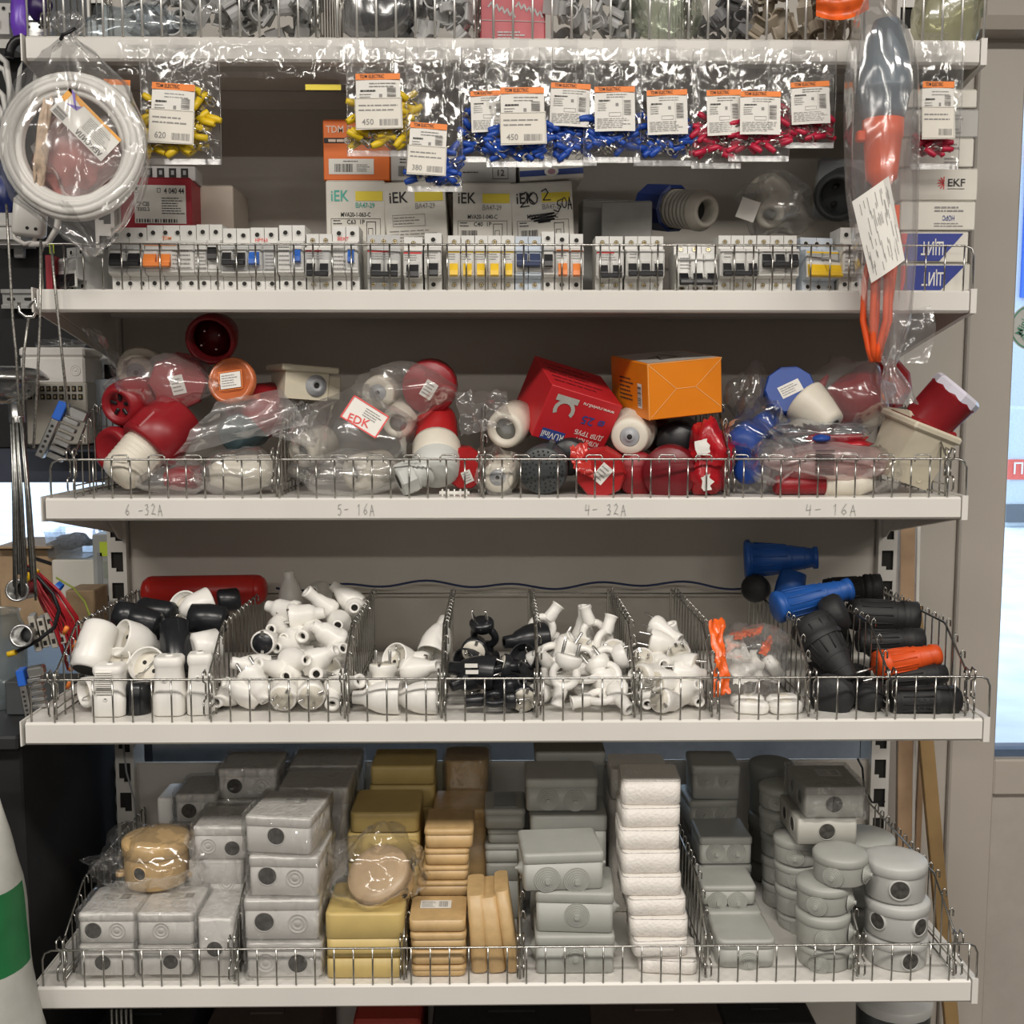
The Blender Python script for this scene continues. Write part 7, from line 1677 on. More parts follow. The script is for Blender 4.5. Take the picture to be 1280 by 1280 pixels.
# foam-wrapped white column
GF = 'white foam-wrapped boxes in one column'
zb = Z4 + .001
fo = [(801, 876, 1202, 1227), (790, 861, 1177, 1201), (788, 863, 1150, 1175), (784, 859, 1125, 1148), (777, 854, 1097, 1121), (776, 852, 1067, 1093), (774, 852, 1039, 1064), (776, 852, 1011, 1035), (777, 854, 977, 1007)]
nm = ['bottom', 'second from the bottom', 'third from the bottom', 'fourth from the bottom', 'middle', 'fourth from the top', 'third from the top', 'second from the top', 'topmost']
for i, (a, b, yt, yb) in enumerate(fo):
    Y = A1 + .004 + i * .0055
    t, h, z0, w = jbox('white foam-wrapped box, %s of the column' % nm[i], a, b, yt, yb, Y, .075, M_jf, lid=0, group=GF, zb=zb, r=.010, name='wrapped_box', rz=(-6, 3, -2, 2, 0, 1, -1, 2, -2)[i])
    mb = MB(); mb.rloft(w - .0006, .0744, .010, [(h, .0006), (h + .0012, .003), (h + .0018, .008)], 0, 4); mb.build('wrap_fold', M_jf, t)
    zb = z0 + h + .0019
jbox('white foam-wrapped box in the column behind, topmost', 763, 836, 962, 1000, YS4 + .20, .075, M_jf, lid=0, group=GF, r=.01, name='wrapped_box', zb=P(800, 1000, YS4 + .20).z)
jbox('white foam-wrapped box in the column behind, lower', 761, 832, 1001, 1110, YS4 + .20, .075, M_jf, lid=0, group=GF, r=.01, name='wrapped_box', zb=Z4 + .001)
# darker grey square boxes
GD = 'grey square boxes in the dim column'
t, h, z0, w = jbox('grey square box with one gland at the fence of the dim column', 897, 971, 1176, 1221, A1 + .02, .085, M_jg, [('gland', 936, 1204, 14)], group=GD, r=.012, lid=.32)
jbox('grey square box low behind the one at the fence', 884, 953, 1140, 1190, YS4 + .11, .08, M_jg, [], group=GD, zb=Z4 + .001, lid=.2)
zq = P(915, 1139, YS4 + .11).z
jbox('grey square box with two glands in the middle of the dim column', 877, 946, 1108, 1141, YS4 + .125, .08, M_jg, [('gland', 897, 1127, 12.5), ('gland', 922, 1127, 12.5)], group=GD, zb=zq + .001)
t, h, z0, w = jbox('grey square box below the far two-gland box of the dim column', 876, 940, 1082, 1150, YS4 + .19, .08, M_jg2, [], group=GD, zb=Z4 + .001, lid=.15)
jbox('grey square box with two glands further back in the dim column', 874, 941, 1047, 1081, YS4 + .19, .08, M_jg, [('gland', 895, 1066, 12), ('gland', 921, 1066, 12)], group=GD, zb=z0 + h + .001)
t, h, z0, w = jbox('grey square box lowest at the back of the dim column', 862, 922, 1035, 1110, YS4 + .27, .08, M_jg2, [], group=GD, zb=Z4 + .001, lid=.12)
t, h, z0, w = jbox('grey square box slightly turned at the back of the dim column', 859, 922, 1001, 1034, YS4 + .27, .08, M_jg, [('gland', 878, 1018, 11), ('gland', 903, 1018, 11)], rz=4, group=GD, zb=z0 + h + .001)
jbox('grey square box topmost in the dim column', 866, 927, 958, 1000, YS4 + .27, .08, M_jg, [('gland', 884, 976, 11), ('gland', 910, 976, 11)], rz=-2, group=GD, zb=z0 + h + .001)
# round boxes
GR = 'grey round junction boxes'
def rstack(col, items, Y, feats_by, base, lidm=None):
    zb = Z4 + .001
    for i, (px, r, yt, yb, lb) in enumerate(items):
        t, h, z0, R = round_box(lb, px, r, yt, yb, Y + (.0 if i % 2 else .002), col, feats_by[i % len(feats_by)], group=GR, zb=zb, lidf=.28)
        zb = z0 + h + .0046
    return zb
fg = [[('gland', -28, .36, 13), ('gland', 62, .36, 13)], [('gland', -10, .36, 13), ('gland', 70, .36, 13)], [('gland', -30, .38, 13), ('gland', 60, .38, 13)], [('gland', -32, .38, 13), ('gland', 55, .38, 13)]]
rstack(M_jg, [(1029, 34, 1192, 1227, 'grey round box with glands, bottom of the front round stack'), (1027, 34, 1152, 1188, 'grey round box with glands, second from the bottom of the front round stack'), (1028, 34, 1115, 1152, 'grey round box with glands, third from the bottom of the front round stack'), (1049, 34, 1078, 1114, 'grey round box with glands, shifted topmost of the front round stack')], A1 + .002, fg, Z4)
M_jl = mat('junction_light_grey', (0.52, 0.52, 0.50), .42, var=.03)
fh = [[('hole', 8, .42, 10.5)], [('hole', 28, .44, 10.5), ('hole', -55, .5, 10)], [('hole', -10, .42, 11.5)]]
rstack(M_jl, [(1118, 39, 1184, 1222, 'light grey round box with a hole, bottom of the right stack'), (1119, 40, 1138, 1177, 'light grey round box with an open hole, middle of the right stack'), (1117, 39, 1088, 1130, 'light grey round box with a hole, topmost of the right stack')], A1 + .002, fh, Z4)
rstack(M_jg, [(1075, 36, 1140, 1170, 'grey round box deep behind the right stack, bottom'), (1078, 36, 1100, 1140, 'grey round box deep behind the right stack, middle'), (1080, 36, 1058, 1095, 'bluish grey round box peeking out behind the right stack')], YS4 + .125, [[]], Z4)
zr = rstack(M_jg, [(1000, 30, 1152, 1180, 'grey round box in the second round stack, bottom'), (998, 30, 1118, 1150, 'grey round box in the second round stack, second'), (997, 30, 1088, 1116, 'grey round box in the second round stack, third'), (996, 30, 1056, 1086, 'grey round box in the second round stack, topmost')], YS4 + .125, [[('gland', -20, .4, 11), ('gland', 50, .4, 11)]], Z4)
rstack(M_jg, [(979, 27, 1112, 1140, 'grey round box in the third round stack, bottom'), (978, 27, 1080, 1110, 'grey round box in the third round stack, second'), (977, 27, 1050, 1078, 'grey round box in the third round stack, third'), (975, 27, 1020, 1048, 'grey round box in the third round stack, fourth'), (975, 27, 990, 1018, 'grey round box in the third round stack, topmost')], YS4 + .20, [[('gland', -25, .4, 10), ('gland', 30, .4, 10)]], Z4)
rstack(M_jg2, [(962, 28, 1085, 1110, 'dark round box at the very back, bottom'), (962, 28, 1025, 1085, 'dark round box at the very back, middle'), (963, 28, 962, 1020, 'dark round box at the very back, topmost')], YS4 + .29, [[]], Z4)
# flat-topped grey boxes with holes on the round stack
M_js = mat('junction_grey_beige', (0.42, 0.41, 0.37), .4, var=.03)
t, h, z0, w = jbox('grey-beige wrapped box with a hole, lower of the pair on the round boxes', 996, 1073, 1024, 1057, YS4 + .10, .10, M_js, [('hole', 1034, 1040, 10)], lid=.0, r=.004, group='grey-beige wrapped pair', side=[('hole', -1, -.22, .55, 9), ('hole', -1, .2, .55, 8)], zb=max(zr, P(1030, 1057, YS4 + .10).z))
t, h, z0, w = jbox('grey-beige wrapped box with a ribbed hole and barcode, upper of the pair', 1006, 1082, 985, 1021, YS4 + .10, .10, M_js, [('hole', 1043, 1006, 10.5)], lid=.22, r=.004, wrap=True, group='grey-beige wrapped pair', side=[('hole', -1, -.22, .5, 9), ('hole', -1, .2, .5, 8)], zb=z0 + h + .001)
top_label(t, h, w, .1, .008, .012, .034, .03)
# ================================================================== left of the rack: display board, counter and clutter
M_matb = mat('matt_black_board', (0.012, 0.012, 0.013), .7, var=.15)
M_alu = mat('brushed_aluminium', (0.60, 0.60, 0.59), .3, metal=1.0, var=.08)
M_rod = mat('steel_rod', (0.42, 0.42, 0.40), .35, metal=1.0, var=.2, scale=200)
M_rope = mat('steel_rope', (0.36, 0.35, 0.32), .4, metal=.8, var=.4, scale=400)
M_beige = mat('terminal_beige', (0.50, 0.47, 0.41), .45, var=.05)
M_card = mat('cardboard', (0.42, 0.29, 0.17), .7, var=.1)
YL1 = 1.95
a, b = P(-90, 300, YL1), P(152, 300, YL1)
t = thing('display_board', 'matt black display board left of the rack', 'board', T(0, YL1, 0))
z0b, z1b = P(60, 560, YL1).z, P(60, 52, YL1).z
mb = MB(); mb.box(a.x - .4, b.x - .03, 0, .02, z0b, z1b, b=.002); mb.build('panel', M_matb, t)
mb = MB(); mb.box(a.x - .4, b.x - .035, .004, .03, z0b - .06, z0b + .004); mb.build('lower_rail', mat('slate_rail', (.05, .06, .09), .5), t)
mb = MB(); mb.box(a.x - .36, a.x - .32, .18, .22, 0, z1b - .1); mb.box(a.x - .36, a.x - .32, .02, .22, z0b + .1, z0b + .14); mb.build('post', M_matb, t)
def dinrail(px0, px1, py0, py1, Y, label):
    A, B = P(px0, py1, Y), P(px1, py0, Y); t = thing('din_rail', label, 'rail', T(A.x, Y, A.z)); w, h = B.x - A.x, B.z - A.z
    mb = MB(); mb.loft([[(x, y, z) for y, z in ((-.007, 0), (-.006, 0), (-.006, h * .15), (0, h * .17), (0, h * .83), (-.006, h * .85), (-.006, h), (-.007, h), (-.007, h * .80), (-.001, h * .78), (-.001, h * .22), (-.007, h * .2))] for x in (0, w)]); mb.build('rail', M_alu, t)
    n = max(1, int(w / .024))
    for i in range(n):
        mb = MB(); x = w * (i + .5) / n; mb.prism([(p[0] + x, p[1] + h / 2) for p in rrect(min(.014, w * .6), .005, .0024, 3)], 0, .0006, 0, T(0, -.0012, 0) @ ROTX); mb.build('slot', M_dark, t)
    return t
dinrail(4, 46, 362, 386, YL1 - .02, 'slotted steel rail piece fixed low on the black board')
dinrail(-20, 64, 22, 46, YL1 - .02, 'steel rail with a bolt at the top left corner')
# devices on the board
def small_device(px0, px1, py0, py1, Y, label, tog=True, holes_=2):
    A, B = P(px0, py1, Y), P(px1, py0, Y); w, h = B.x - A.x, B.z - A.z
    t = thing('mounted_breaker', label, 'circuit breaker', T((A.x + B.x) / 2, Y, A.z), 'breakers mounted on the black board')
    mb = MB(); mb.loft([[(x, y, z) for y, z in ((.05, 0), (.0, 0), (0, .22 * h), (-.012, .26 * h), (-.012, .74 * h), (0, .78 * h), (0, h), (.05, h))] for x in (-w / 2, w / 2)]); mb.build('body', M_bw, t)
    if tog:
        mb = MB(); mb.box(-w * .25, w * .2, -.020, -.010, .40 * h, .58 * h, b=.001); mb.build('toggle', M_black, t)
    for i in range(holes_): ob('terminal_screw', screw_mesh('dark'), t, T(-w / 2 + w * (i + .5) / holes_, -.0004, .88 * h) @ ROTX)
    return t
small_device(-22, 14, 4, 60, YL1 - .06, 'white breaker with a black toggle at the top left corner')
small_device(-14, 29, 284, 306, YL1 - .06, 'white terminal strip with two holes on the black board', False, 2)
mb = MB(); mb.box(-.008, .008, 0, .012, -.008, .008, b=.001); tag(mb.build('board_button', M_bw, None, T(*P(23, 316, YL1 - .013))), 'small white square button on the black board', 'button')
o = blob('purple_bag', 'glowing purple translucent wrap at the top left corner', 24, 20, YL1 - .08, 11, .01, 30, 3.3, mat('purple_film', (.24, .09, .75), .25, var=.2), .12)
o = blob('purple_bag', 'dark purple wrap behind the topmost fence at left', 48, 6, YL1 - .03, 16, .01, 18, 4.6, mat('dark_purple_film', (.05, .02, .14), .3, var=.2), .12)
mb = MB(); mb.box(-.05, .05, 0, .006, -.01, .012, b=.002); tag(mb.build('white_ledge', M_bw, None, T(*P(-2, 275, YL1 - .06))), 'white ledge strip at the left edge above the terminal strip', 'ledge')
blob('blue_wrap', 'crumpled dark blue wrap at the left edge behind the coil', 2, 238, YL1 - .05, 16, .02, 30, 6.7, mat('blue_wrap', (.03, .05, .22), .3, var=.3), .25)
# black hook-shaped handle with white cables over it
A = P(28, 78, 1.58); k = mpp(28, 78, 1.58)
t = thing('cable_hook', 'black arched plastic hook at the upper left', 'hook', T(*A))
mb = MB(); mb.tube([(-16 * k * math.cos(x), 0, (6 + 22 * math.sin(x)) * k) for x in [i * PI / 10 for i in range(11)]], 6 * k, 8); mb.build('arch', M_black, t)
mb = MB(); mb.tube([(0, 0, 26 * k), (3 * k, .002, 8 * k), (0, 0, -30 * k)], 3 * k, 6); mb.build('stem', M_black, t)
for i, pts in enumerate((((-4, 68), (8, 78), (12, 110), (14, 150)), ((-6, 82), (6, 88), (16, 120), (18, 150)), ((34, 72), (26, 88), (22, 120), (24, 160)), ((40, 70), (46, 88), (44, 115), (38, 150)), ((-6, 110), (4, 120), (10, 150), (12, 180)), ((-6, 128), (2, 140), (6, 165), (8, 190)))):
    mb = MB(); mb.tube([P(x, y, 1.60 + .004 * i) for x, y in pts], .0042, 7); tag(mb.build('white_cable', M_bw, None), 'white cable hanging by the black hook, %s' % ('outermost left', 'second from the left', 'middle one', 'rightmost', 'lower left one', 'lowest left one')[i], 'cable')
# white charger with looped lead
A = P(36, 296, 1.56); k = mpp(36, 290, 1.56)
t = thing('power_adapter', 'white power adapter hanging under the coil bag with a looped lead', 'adapter', stand(A, 12, 0, 6))
mb = MB(); mb.rloft(40 * k, .03, .010, [(0, .004), (.004, 0), (44 * k, 0), (50 * k, .006)], 0, 4, T(0, 0, 0)); mb.build('shell', M_wp, t)
mb = MB(); mb.tube([(8 * k, 0, 2 * k), (6 * k, 0, -6 * k), (-4 * k, -.004, -10 * k), (-16 * k, 0, -4 * k), (-18 * k, 0, 6 * k)], .0032, 7); mb.tube([(0, 0, -9 * k), (22 * k, 0, -6 * k), (32 * k, 0, 14 * k), (34 * k, 0, 40 * k)], .0045, 7); mb.build('lead', M_wp, t)
for x in (0, 10):
    mb = MB(); mb.disc(2.2 * k, 0, 10); mb.build('socket_hole', M_dark, t, T(x * k, -.0153, 9 * k) @ ROTX)
# price flag clipped to the fence corner
mb = MB(); mb.box(-.003, .003, 0, .001, -.006, .006); tag(mb.build('price_flag', mat('lime_flag', (.62, .80, .05), .5), None, T(*P(64.5, 311, YF1 - .006))), 'tiny lime flag on the corner of the breaker fence', 'flag')
mb = MB(); mb.box(-.004, .004, 0, .03, 0, .045); tag(mb.build('red_strip', M_cr, None, T(P(61, 340, YF1 + .02).x, YF1 + .02, Z1 + .001)), 'narrow red carton edge at the left end of the breakers', 'box')
# steel ropes gathered downwards
for i, pts in enumerate((((8, 255), (11, 310), (16, 400), (20, 440), (24, 520)), ((36, 395), (30, 440), (29, 470), (29, 520)), ((51, 300), (50, 400), (48, 450), (42, 560)), ((64, 306), (70, 370), (76, 430), (86, 520)))):
    mb = MB(); mb.tube([P(x, y, 1.47 + .004 * i) for x, y in pts], .0019, 6); tag(mb.build('steel_rope', M_rope, None), 'thin steel rope hanging left of the rack, %s' % ('leftmost', 'short curved one', 'third from the left', 'crossing the shelf end')[i], 'rope')
mb = MB(); mb.tube([(-.012, 0, .012), (-.012, 0, 0), (-.004, 0, -.006), (.006, 0, -.006), (.010, 0, .002), (.010, -.002, .016), (.0, 0, .006)], .0022, 6); tag(mb.build('steel_hook', M_steel, None, T(*P(36, 390, 1.46))), 'small steel hook at the left end of the breaker shelf', 'hook')
# aluminium dome
A = P(-4, 470, 1.62); k = mpp(10, 470, 1.62)
t = thing('dome_lamp', 'aluminium dome lamp with a glass bowl at the left edge', 'lamp', T(*A))
mb = MB(); mb.lathe([(12 * k, .0005), (12 * k, 30 * k), (9 * k, 50 * k), (2 * k, 58 * k), (-3 * k, 62 * k), (-5 * k, 60 * k), (-1 * k, 50 * k)], 30); mb.build('dome', M_alu, t)
mb = MB(); mb.lathe([(-2 * k, 50 * k), (-10 * k, 50 * k), (-24 * k, 42 * k), (-34 * k, 26 * k), (-36 * k, .0005)], 26); mb.build('glass_bowl', film('lamp_glass', (.8, .82, .83), haze=.2, gloss=.1, rough=.1), t)
# bunch of steel rods in a sleeve
t = thing('rod_bundle', 'vertical bundle of steel rods in a metal sleeve at far left', 'rods', T(0, 0, 0))
rr = random.Random(4)
for i in range(22):
    u = rr.uniform(-1, 1); y = rr.uniform(-.012, .012)
    mb = MB(); p0 = P(21 + u * 8, 522, 1.50 + y); p1 = P(32 + u * 15 + rr.uniform(-2, 2), 712 + rr.uniform(0, 40), 1.50 + y * 1.4); mb.tube([p0, p0.lerp(p1, .5) + V((.001, 0, 0)), p1], .0016, 5); mb.build('rod', M_rod, t)
A = P(21, 516, 1.50); k = mpp(21, 516, 1.5)
mb = MB(); mb.lathe([(-12 * k, 9.5 * k), (12 * k, 9.5 * k), (12 * k, 7 * k)], 18, M=T(*A)); mb.build('sleeve', M_alu, t)
# white junction box on a terminal block and bluish box
def plainbox(name, label, cat, px0, px1, py0, py1, Y, d, m, b=.002, rz=0, ry=0):
    A, B = P(px0, py1, Y), P(px1, py0, Y); t = thing(name, label, cat, stand(((A.x + B.x) / 2, Y, A.z), rz, 0, ry)); w, h = B.x - A.x, B.z - A.z
    mb = MB(); mb.box(-w / 2, w / 2, 0, d, 0, h, b=b); mb.build('body', m, t)
    return t, w, h
t, w, h = plainbox('junction_box', 'white lidded junction box with a film scrap at the left', 'box', 26, 105, 446, 480, 1.70, .08, M_jw, .003)
mb = MB(); mb.box(-w / 2 - .001, w / 2 + .001, -.001, .081, h, h + .014, b=.003); mb.build('lid', M_jw, t)
ob('knockout', feat_mesh('ring', .008, M_jw), t, T(w * .36, -.0002, h * .5) @ ROTX)
blob('film_scrap', 'crumpled clear film on the white junction box', 76, 430, 1.73, 24, .02, 7, 9.9, M_film, .35)
t, w, h = plainbox('terminal_block', 'beige terminal block with two rows of brass cells', 'terminal block', 34, 108, 478, 556, 1.70, .05, M_beige, .002)
for r_ in range(2):
    for i in range(9):
        mb = MB(); mb.box(-.003, .003, -.001, .002, -.004, .004); mb.box(-.0014, .0014, -.002, 0, -.002, .002, 1); mb.build('cell', [M_dark, M_brass], t, T(-w / 2 + w * (i + .8) / 9.8, -.0005, h * (.90 - .13 * r_)))
t, w, h = plainbox('pale_box', 'pale bluish box behind the red plug at the left end', 'box', 104, 150, 474, 560, 1.74, .08, mat('pale_blue_box', (.42, .47, .52), .5, var=.04), .002)
mb = MB(); lines(mb, -w * .4, w * .4, h * .1, h * .35, 4, 0, T(0, -.0003, 0) @ ROTX); mb.build('print', M_greyink, t)
mb = MB(); k = mpp(80, 565, 1.72); mb.box(-.04, .085, 0, .05, -.006, 0); tag(mb.build('wall_ledge', M_matb, None, T(P(70, 558, 1.70).x, 1.70, P(70, 557, 1.70).z)), 'dark ledge carrying the terminal block and boxes', 'ledge')
mb = MB(); mb.box(-.05, .095, 0, .008, -.03, 0); tag(mb.build('slate_board', mat('slate_panel', (.05, .06, .085), .5), None, T(P(70, 565, 1.76).x, 1.76, P(70, 565, 1.76).z)), 'slate blue panel strip under the terminal block', 'panel')
def din_clamp(px, py, Y, ry, label, sc=1.0):
    t = thing('terminal_clamp', label, 'clamp', stand(P(px, py, Y), 10, 0, ry)); k = mpp(px, py, Y) * sc
    mb = MB(); mb.box(-12 * k, -2 * k, 0, .02, -38 * k, 26 * k, b=.001); mb.build('spine', M_alu, t)
    mb = MB(); mb.box(-12 * k, -1 * k, -.002, .021, 14 * k, 38 * k, b=.001); mb.build('blue_tag', mat('tag_blue', (.02, .12, .55), .4), t)
    for i in range(6):
        mb = MB(); mb.box(0, 20 * k, .002, .018, (-34 + i * 10) * k, (-28 + i * 10) * k, b=.001); mb.build('tooth', M_alu, t)
        mb = MB(); mb.disc(2 * k, 0, 10); mb.build('hole', M_dark, t, T(-7 * k, -.0005, (-30 + i * 7) * k) @ ROTX)
    mb = MB(); mb.box(2 * k, 26 * k, .0, .02, 24 * k, 38 * k, b=.002); mb.build('jaw', M_alu, t)
    return t
din_clamp(70, 540, 1.58, 25, 'grey metal terminal clamp with a blue tag hanging left of the red plugs')
din_clamp(36, 868, 1.46, -8, 'grey metal terminal clamp with a blue tag at the end of the plug shelf', .85)
# counter and cabinet
zc = P(60, 905, 1.56).z
mb = MB(); mb.box(-1.6, -.672, 1.52, 2.10, 0, zc - .02, b=.003); t = thing('cabinet', 'black cabinet standing left of the rack', 'cabinet', None); mb.build('carcass', M_matb, t)
mb = MB(); mb.box(-1.62, -.668, 1.50, 2.12, zc - .02, zc, b=.003); mb.build('worktop', mat('dark_worktop', (.03, .03, .032), .5), t)
t, w, h = plainbox('cardboard_box', 'open cardboard box on the counter at the left', 'box', 2, 70, 682, 800, 1.86, .12, M_card, .002)
mb = MB(); mb.box(-w * .5, w * .5, -.02, 0, h - .002, h + .001); mb.build('flap', M_card, t, Matrix.Rotation(.0, 4, 'X'))
mb = MB(); stroke(mb, [(w * .1, h - .02), (w * .4, h - .03)], .006, 0, T(0, -.0006, 0) @ ROTX); mb.build('tape', M_black, t)
t, w, h = plainbox('white_carton', 'white carton under the clear tub on the counter', 'box', 68, 121, 700, 790, 1.84, .10, M_cw, .002)
zt_ = P(94, 700, 1.84).z
t = thing('clear_tub', 'clear plastic tub of small parts on the white carton', 'tub', T(P(92, 700, 1.88).x, 1.885, zt_ + .001)); k = mpp(92, 690, 1.86)
mb = MB(); mb.rloft(54 * k, .08, .008, [(0, .006), (.002, .004), (.042, 0), (.045, -.002)], 0, 3, caps=(True, False)); mb.build('tub', film('tub_plastic', (.88, .92, .97), haze=.3, gloss=.1, rough=.15), t)
blob('small_parts', 'heap of small dark parts in the clear tub', 92, 676, 1.885, 20, .025, 9, 5.5, mat('parts_dark', (.12, .12, .13), .5, var=.6, scale=200), .35)
t, w, h = plainbox('grey_device_box', 'grey device carton with a lime note beside the left upright', 'box', 118, 152, 668, 752, 1.83, .10, mat('device_grey', (.40, .41, .40), .5, var=.04), .002)
FM = T(0, -.0004, 0) @ ROTX
mb = MB(); rect(mb, -w * .25, w * .3, h - .036, h - .012, 0, FM); mb.build('lime_note', mat('lime_note', (.60, .75, .06), .6), t)
mb = MB(); rect(mb, -w * .35, -w * .18, .03, h - .03, 0, FM); rect(mb, -w * .15, w * .4, h * .35, h * .6, 1, FM); outline(mb, -w * .2, -w * .02, .012, .03, .0008, 0, FM, .0008); rect(mb, -w * .48, w * .48, 0, .01, 2, FM); mb.build('printed_picture', [M_bgd, mat('device_green', (.30, .33, .28), .5), M_black], t)
plainbox('cardboard_box', 'low tan cardboard box behind the red wires', 'box', 84, 118, 738, 800, 1.70, .06, M_card, .002)
# red wire bundle
M_rw = mat('red_wire', (.42, .015, .025), .4, var=.15)
t = thing('wire_bundle', 'tied bundle of red wires left of the plug bins', 'wires', None)
rr = random.Random(9)
for i in range(26):
    a_ = rr.uniform(-1, 1); b_ = rr.uniform(-1, 1); e = rr.uniform(0, 1)
    pts = [P(28 + 3 * a_, 708 + 3 * b_, 1.60), P(45 + 5 * a_, 725 + 9 * b_, 1.58 + .012 * a_), P(62 + 14 * a_, 752 + 14 * b_, 1.57 + .02 * b_), P(82 + 16 * a_, 782 + 16 * b_ + 6 * e, 1.57 + .02 * a_), P(96 + 14 * a_, 815 + 25 * e, 1.58)]
    mb = MB(); mb.tube(pts, .0019, 5); mb.build('red_wire', M_rw, t)
for px, py in ((40, 718), (71, 736)):
    mb = MB(); mb.lathe([(-.004, .011), (.004, .011)], 12, M=frame(P(px, py, 1.575), (.6, 0, -.5))); mb.build('cable_tie', M_yel if px == 40 else M_blu, t)
for i, (px, py) in enumerate(((80, 792), (92, 810), (88, 838), (84, 860))):
    mb = MB(); mb.lathe([(0, .003), (.012, .0035), (.013, .001)], 10, caps=(True, True)); tag(mb.build('wire_connector', M_org, None, frame(P(px, py, 1.53), (.5, -.3, .8))), 'orange wire cap at the red wires, %s' % ('topmost', 'second', 'third', 'lowest')[i], 'wire cap')
mb = MB(); mb.tube([P(x, y, 1.545) for x, y in ((28, 705), (48, 722), (66, 742), (74, 762), (68, 784), (48, 800), (22, 814))], .0028, 7); t = tag(mb.build('black_cable', M_black, None), 'black cable arcing below the red wires', 'cable')
mb = MB(); mb.lathe([(0, .004), (.012, .004), (.013, .001)], 10, caps=(True, True)); tag(mb.build('yellow_ferrule', M_yel, None, frame(P(20, 815, 1.545), (-1, 0, -.3))), 'yellow end cap on the black cable', 'cap')
mb = MB(); mb.tube([P(x, y, 1.66) for x, y in ((70, 722), (92, 735), (106, 752), (114, 775))], .0016, 6); tag(mb.build('green_wire', mat('lime_wire', (.45, .55, .10), .5), None), 'thin yellow-green wire behind the red bundle', 'wire')
# steel conduit ends and glassware at the far left
for px, py, r, lb in ((21, 738, 13, 'upper'), (26, 795, 13, 'lower')):
    turned('conduit_elbow', 'grey steel conduit end at the far left, %s' % lb, 'conduit', (px + 22, py - 4, 1.60), (px, py, 1.53), [('tube', M_alu, [(0, r), (.9, r), (.92, r * 1.12), (1, r * 1.12), (1, r * .9), (.5, r * .86)]), ('bore', M_bgd, [(.5, r * .87), (.52, 1)])])
t = thing('glass_jar', 'large grey glass jar on the counter at the left edge', 'jar', T(P(-6, 880, 1.66).x, 1.66, zc + .001)); k = mpp(0, 800, 1.6)
mb = MB(); mb.lathe([(0, .0005), (0, 38 * k), (.004, 42 * k), (100 * k, 42 * k), (112 * k, 36 * k), (122 * k, 34 * k), (124 * k, 36 * k)], 26); mb.build('jar', film('jar_glass', (.72, .76, .74), haze=.35, gloss=.12, rough=.1), t)
def din_term(px, py, Y, label):
    t = thing('terminal_stack', label, 'terminal block', stand(P(px, py, Y), 14, 0, -10)); k = mpp(px, py, Y)
    for i in range(4):
        mb = MB(); mb.box(-20 * k + i * 10 * k, -12 * k + i * 10 * k, 0, .03, (-22 + (i % 2) * 3) * k, (24 - (i % 2) * 5) * k, b=.001); mb.build('module', M_beige, t)
        for z in (-12, 2, 14):
            mb = MB(); mb.box(-18 * k + i * 10 * k, -14 * k + i * 10 * k, -.0006, .001, (z - 4) * k, (z + 2) * k); mb.build('wire_port', M_dark, t)
    return t
din_term(60, 790, 1.56, 'beige terminal blocks below the red wires')
mb = MB(); mb.box(-.05, .05, 0, .05, 0, .05, b=.002); tag(mb.build('dark_tray', mat('tray_grey', (.07, .075, .08), .5), None, T(P(66, 850, 1.60).x - .02, 1.60, zc + .001)), 'dark grey tray on the counter below the terminal blocks', 'tray')
# white and green sack at the bottom left
A = P(-30, 1280, 1.40)
t = thing('sack', 'white plastic sack with a green patch at the lower left corner', 'sack', None)
def sk(u, v):
    py = 990 + 380 * v; l, r_ = -140, 2 + 58 * v ** .9 + 3 * math.sin(v * 9); th = 2 * PI * u; p = P((l + r_) / 2, py, 1.36); hw = (r_ - l) / 2 * mpp(0, py, 1.36)
    n_ = noise.noise(V((math.cos(th) * 1.5, math.sin(th) * 1.5, v * 5)))
    return (p.x + hw * math.cos(th) * (1 + .04 * n_), 1.36 + .07 * math.sin(th) * min(1, v * 3 + .1) + .01 * n_, p.z)
mb = MB(); mb.grid(sk, 36, 24, 0, True, wrap=True)
me = mb.mesh('sack_skin', [mat('sack_white', (.50, .50, .46), .45, var=.06), mat('sack_green', (.015, .16, .05), .45, var=.08)])
for p in me.polygons:
    c = p.center; q = P(0, 1150, 1.36)
    u = c.z
    if P(0, 1205, 1.36).z < u < P(0, 1110, 1.36).z and c.y < 1.37: p.material_index = 1
ob('sack_skin', me, t)
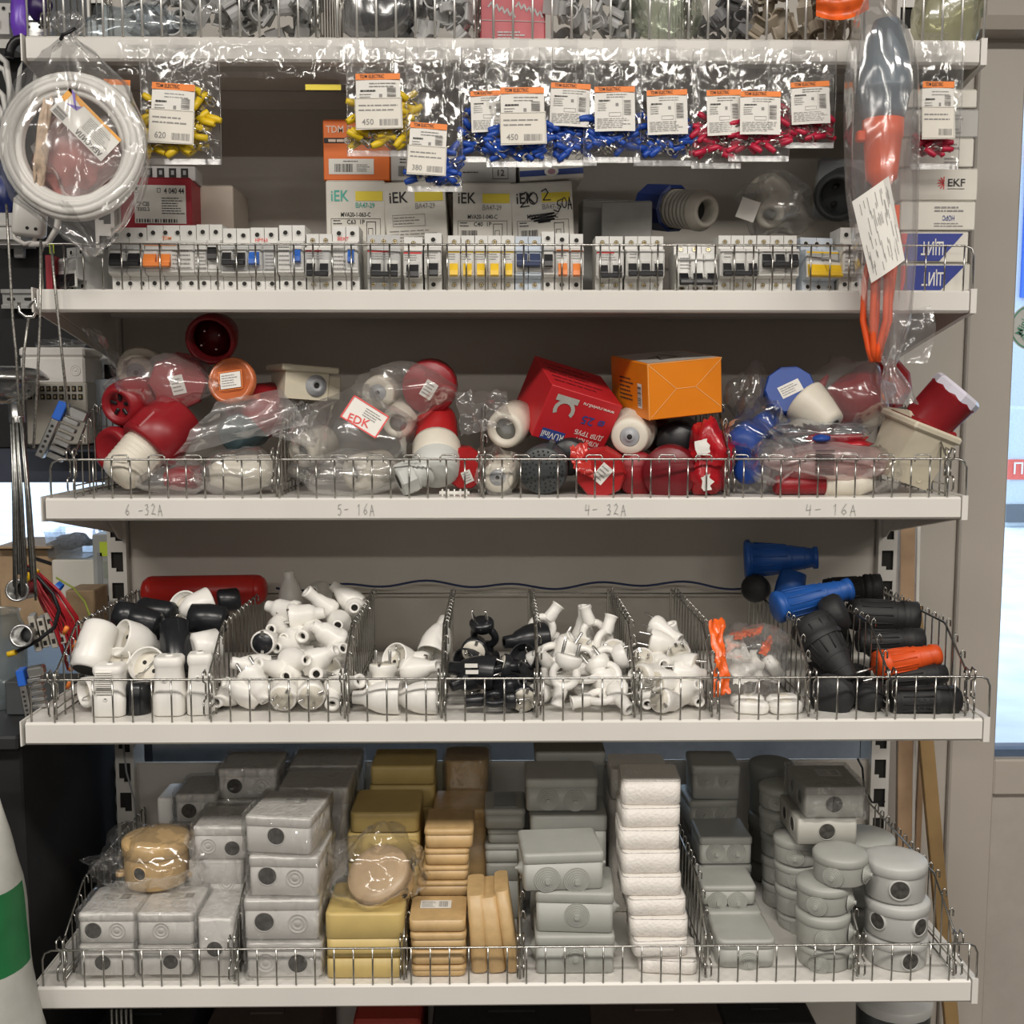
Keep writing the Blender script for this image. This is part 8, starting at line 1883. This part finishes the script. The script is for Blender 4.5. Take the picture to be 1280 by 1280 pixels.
# things glimpsed below the lowest shelf
M_dkr = mat('dim_red', (.30, .03, .02), .5)
zf = .145
t = thing('bucket', 'grey bucket with a pale lid under the lowest shelf at right', 'bucket', T(P(1116, 1270, 1.62).x, 1.62, zf)); hh = P(1116, 1268, 1.57).z - zf
mb = MB(); mb.lathe([(0, .0005), (0, .045), (hh - .01, .055)], 24); mb.build('pail', M_pdg, t)
mb = MB(); mb.lathe([(hh - .012, .057), (hh, .058), (hh + .003, .055), (hh + .003, .0005)], 24); mb.build('lid', M_jl, t)
hh = P(480, 1266, 1.60).z - zf
for px, w_, m, lb in ((485, .05, M_dkr, 'dim red carton under the lowest shelf'), (180, .07, M_matb, 'black case under the lowest shelf at left'), (330, .085, mat('dim_brown', (.06, .04, .035), .6), 'dark brown case under the lowest shelf'), (640, .12, M_matb, 'black case under the lowest shelf in the middle'), (820, .10, MATS['dim_brown'], 'dark brown case under the lowest shelf right of the middle'), (960, .07, M_matb, 'black case under the lowest shelf next to the bucket')):
    c = P(px, 1270, 1.60); t = thing('storage_case', lb, 'box', T(c.x, 1.58, zf)); mb = MB(); mb.box(-w_, w_, 0, .18, 0, hh - (.012 if m is not M_dkr else 0), b=.004); mb.build('case', m, t); mb = MB(); mb.box(-w_ * .3, w_ * .3, .04, .14, hh - .012, hh - .009); mb.build('handle', m, t)
for i in range(5):
    mb = MB(); p = P(140 + i * 6, 1275, 1.47); mb.tube([(p.x, 1.47, .2), (p.x, 1.47, P(140, 1262, 1.47).z)], .0022, 5); tag(mb.build('grey_rod', M_rod, None), 'grey rod standing under the lowest shelf, %s' % ('first', 'second', 'third', 'fourth', 'fifth')[i] + ' from the left', 'rod')
# grey pipes behind the left upright of the junction box shelf, and a hanging wire
for i in range(6):
    py = 955 + i * 21; Y = 1.90
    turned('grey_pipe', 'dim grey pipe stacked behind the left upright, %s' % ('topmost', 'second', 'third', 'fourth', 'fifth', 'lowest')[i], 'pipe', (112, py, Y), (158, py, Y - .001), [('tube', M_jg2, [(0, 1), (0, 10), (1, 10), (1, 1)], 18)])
mb = MB(); mb.tube([P(x, y, 1.775) for x, y in ((154, 930), (158, 965), (168, 1000), (171, 1035))], .0016, 6); tag(mb.build('loose_wire', M_bgd, None), 'loose grey wire hanging on the left upright', 'wire')
mb = MB(); mb.tube([P(x, y, 1.775) for x, y in ((1072, 948), (1078, 960), (1080, 985), (1090, 1003), (1106, 1002))], .0018, 6); tag(mb.build('loose_wire', M_black, None), 'loose black wire beside the right upright', 'wire')
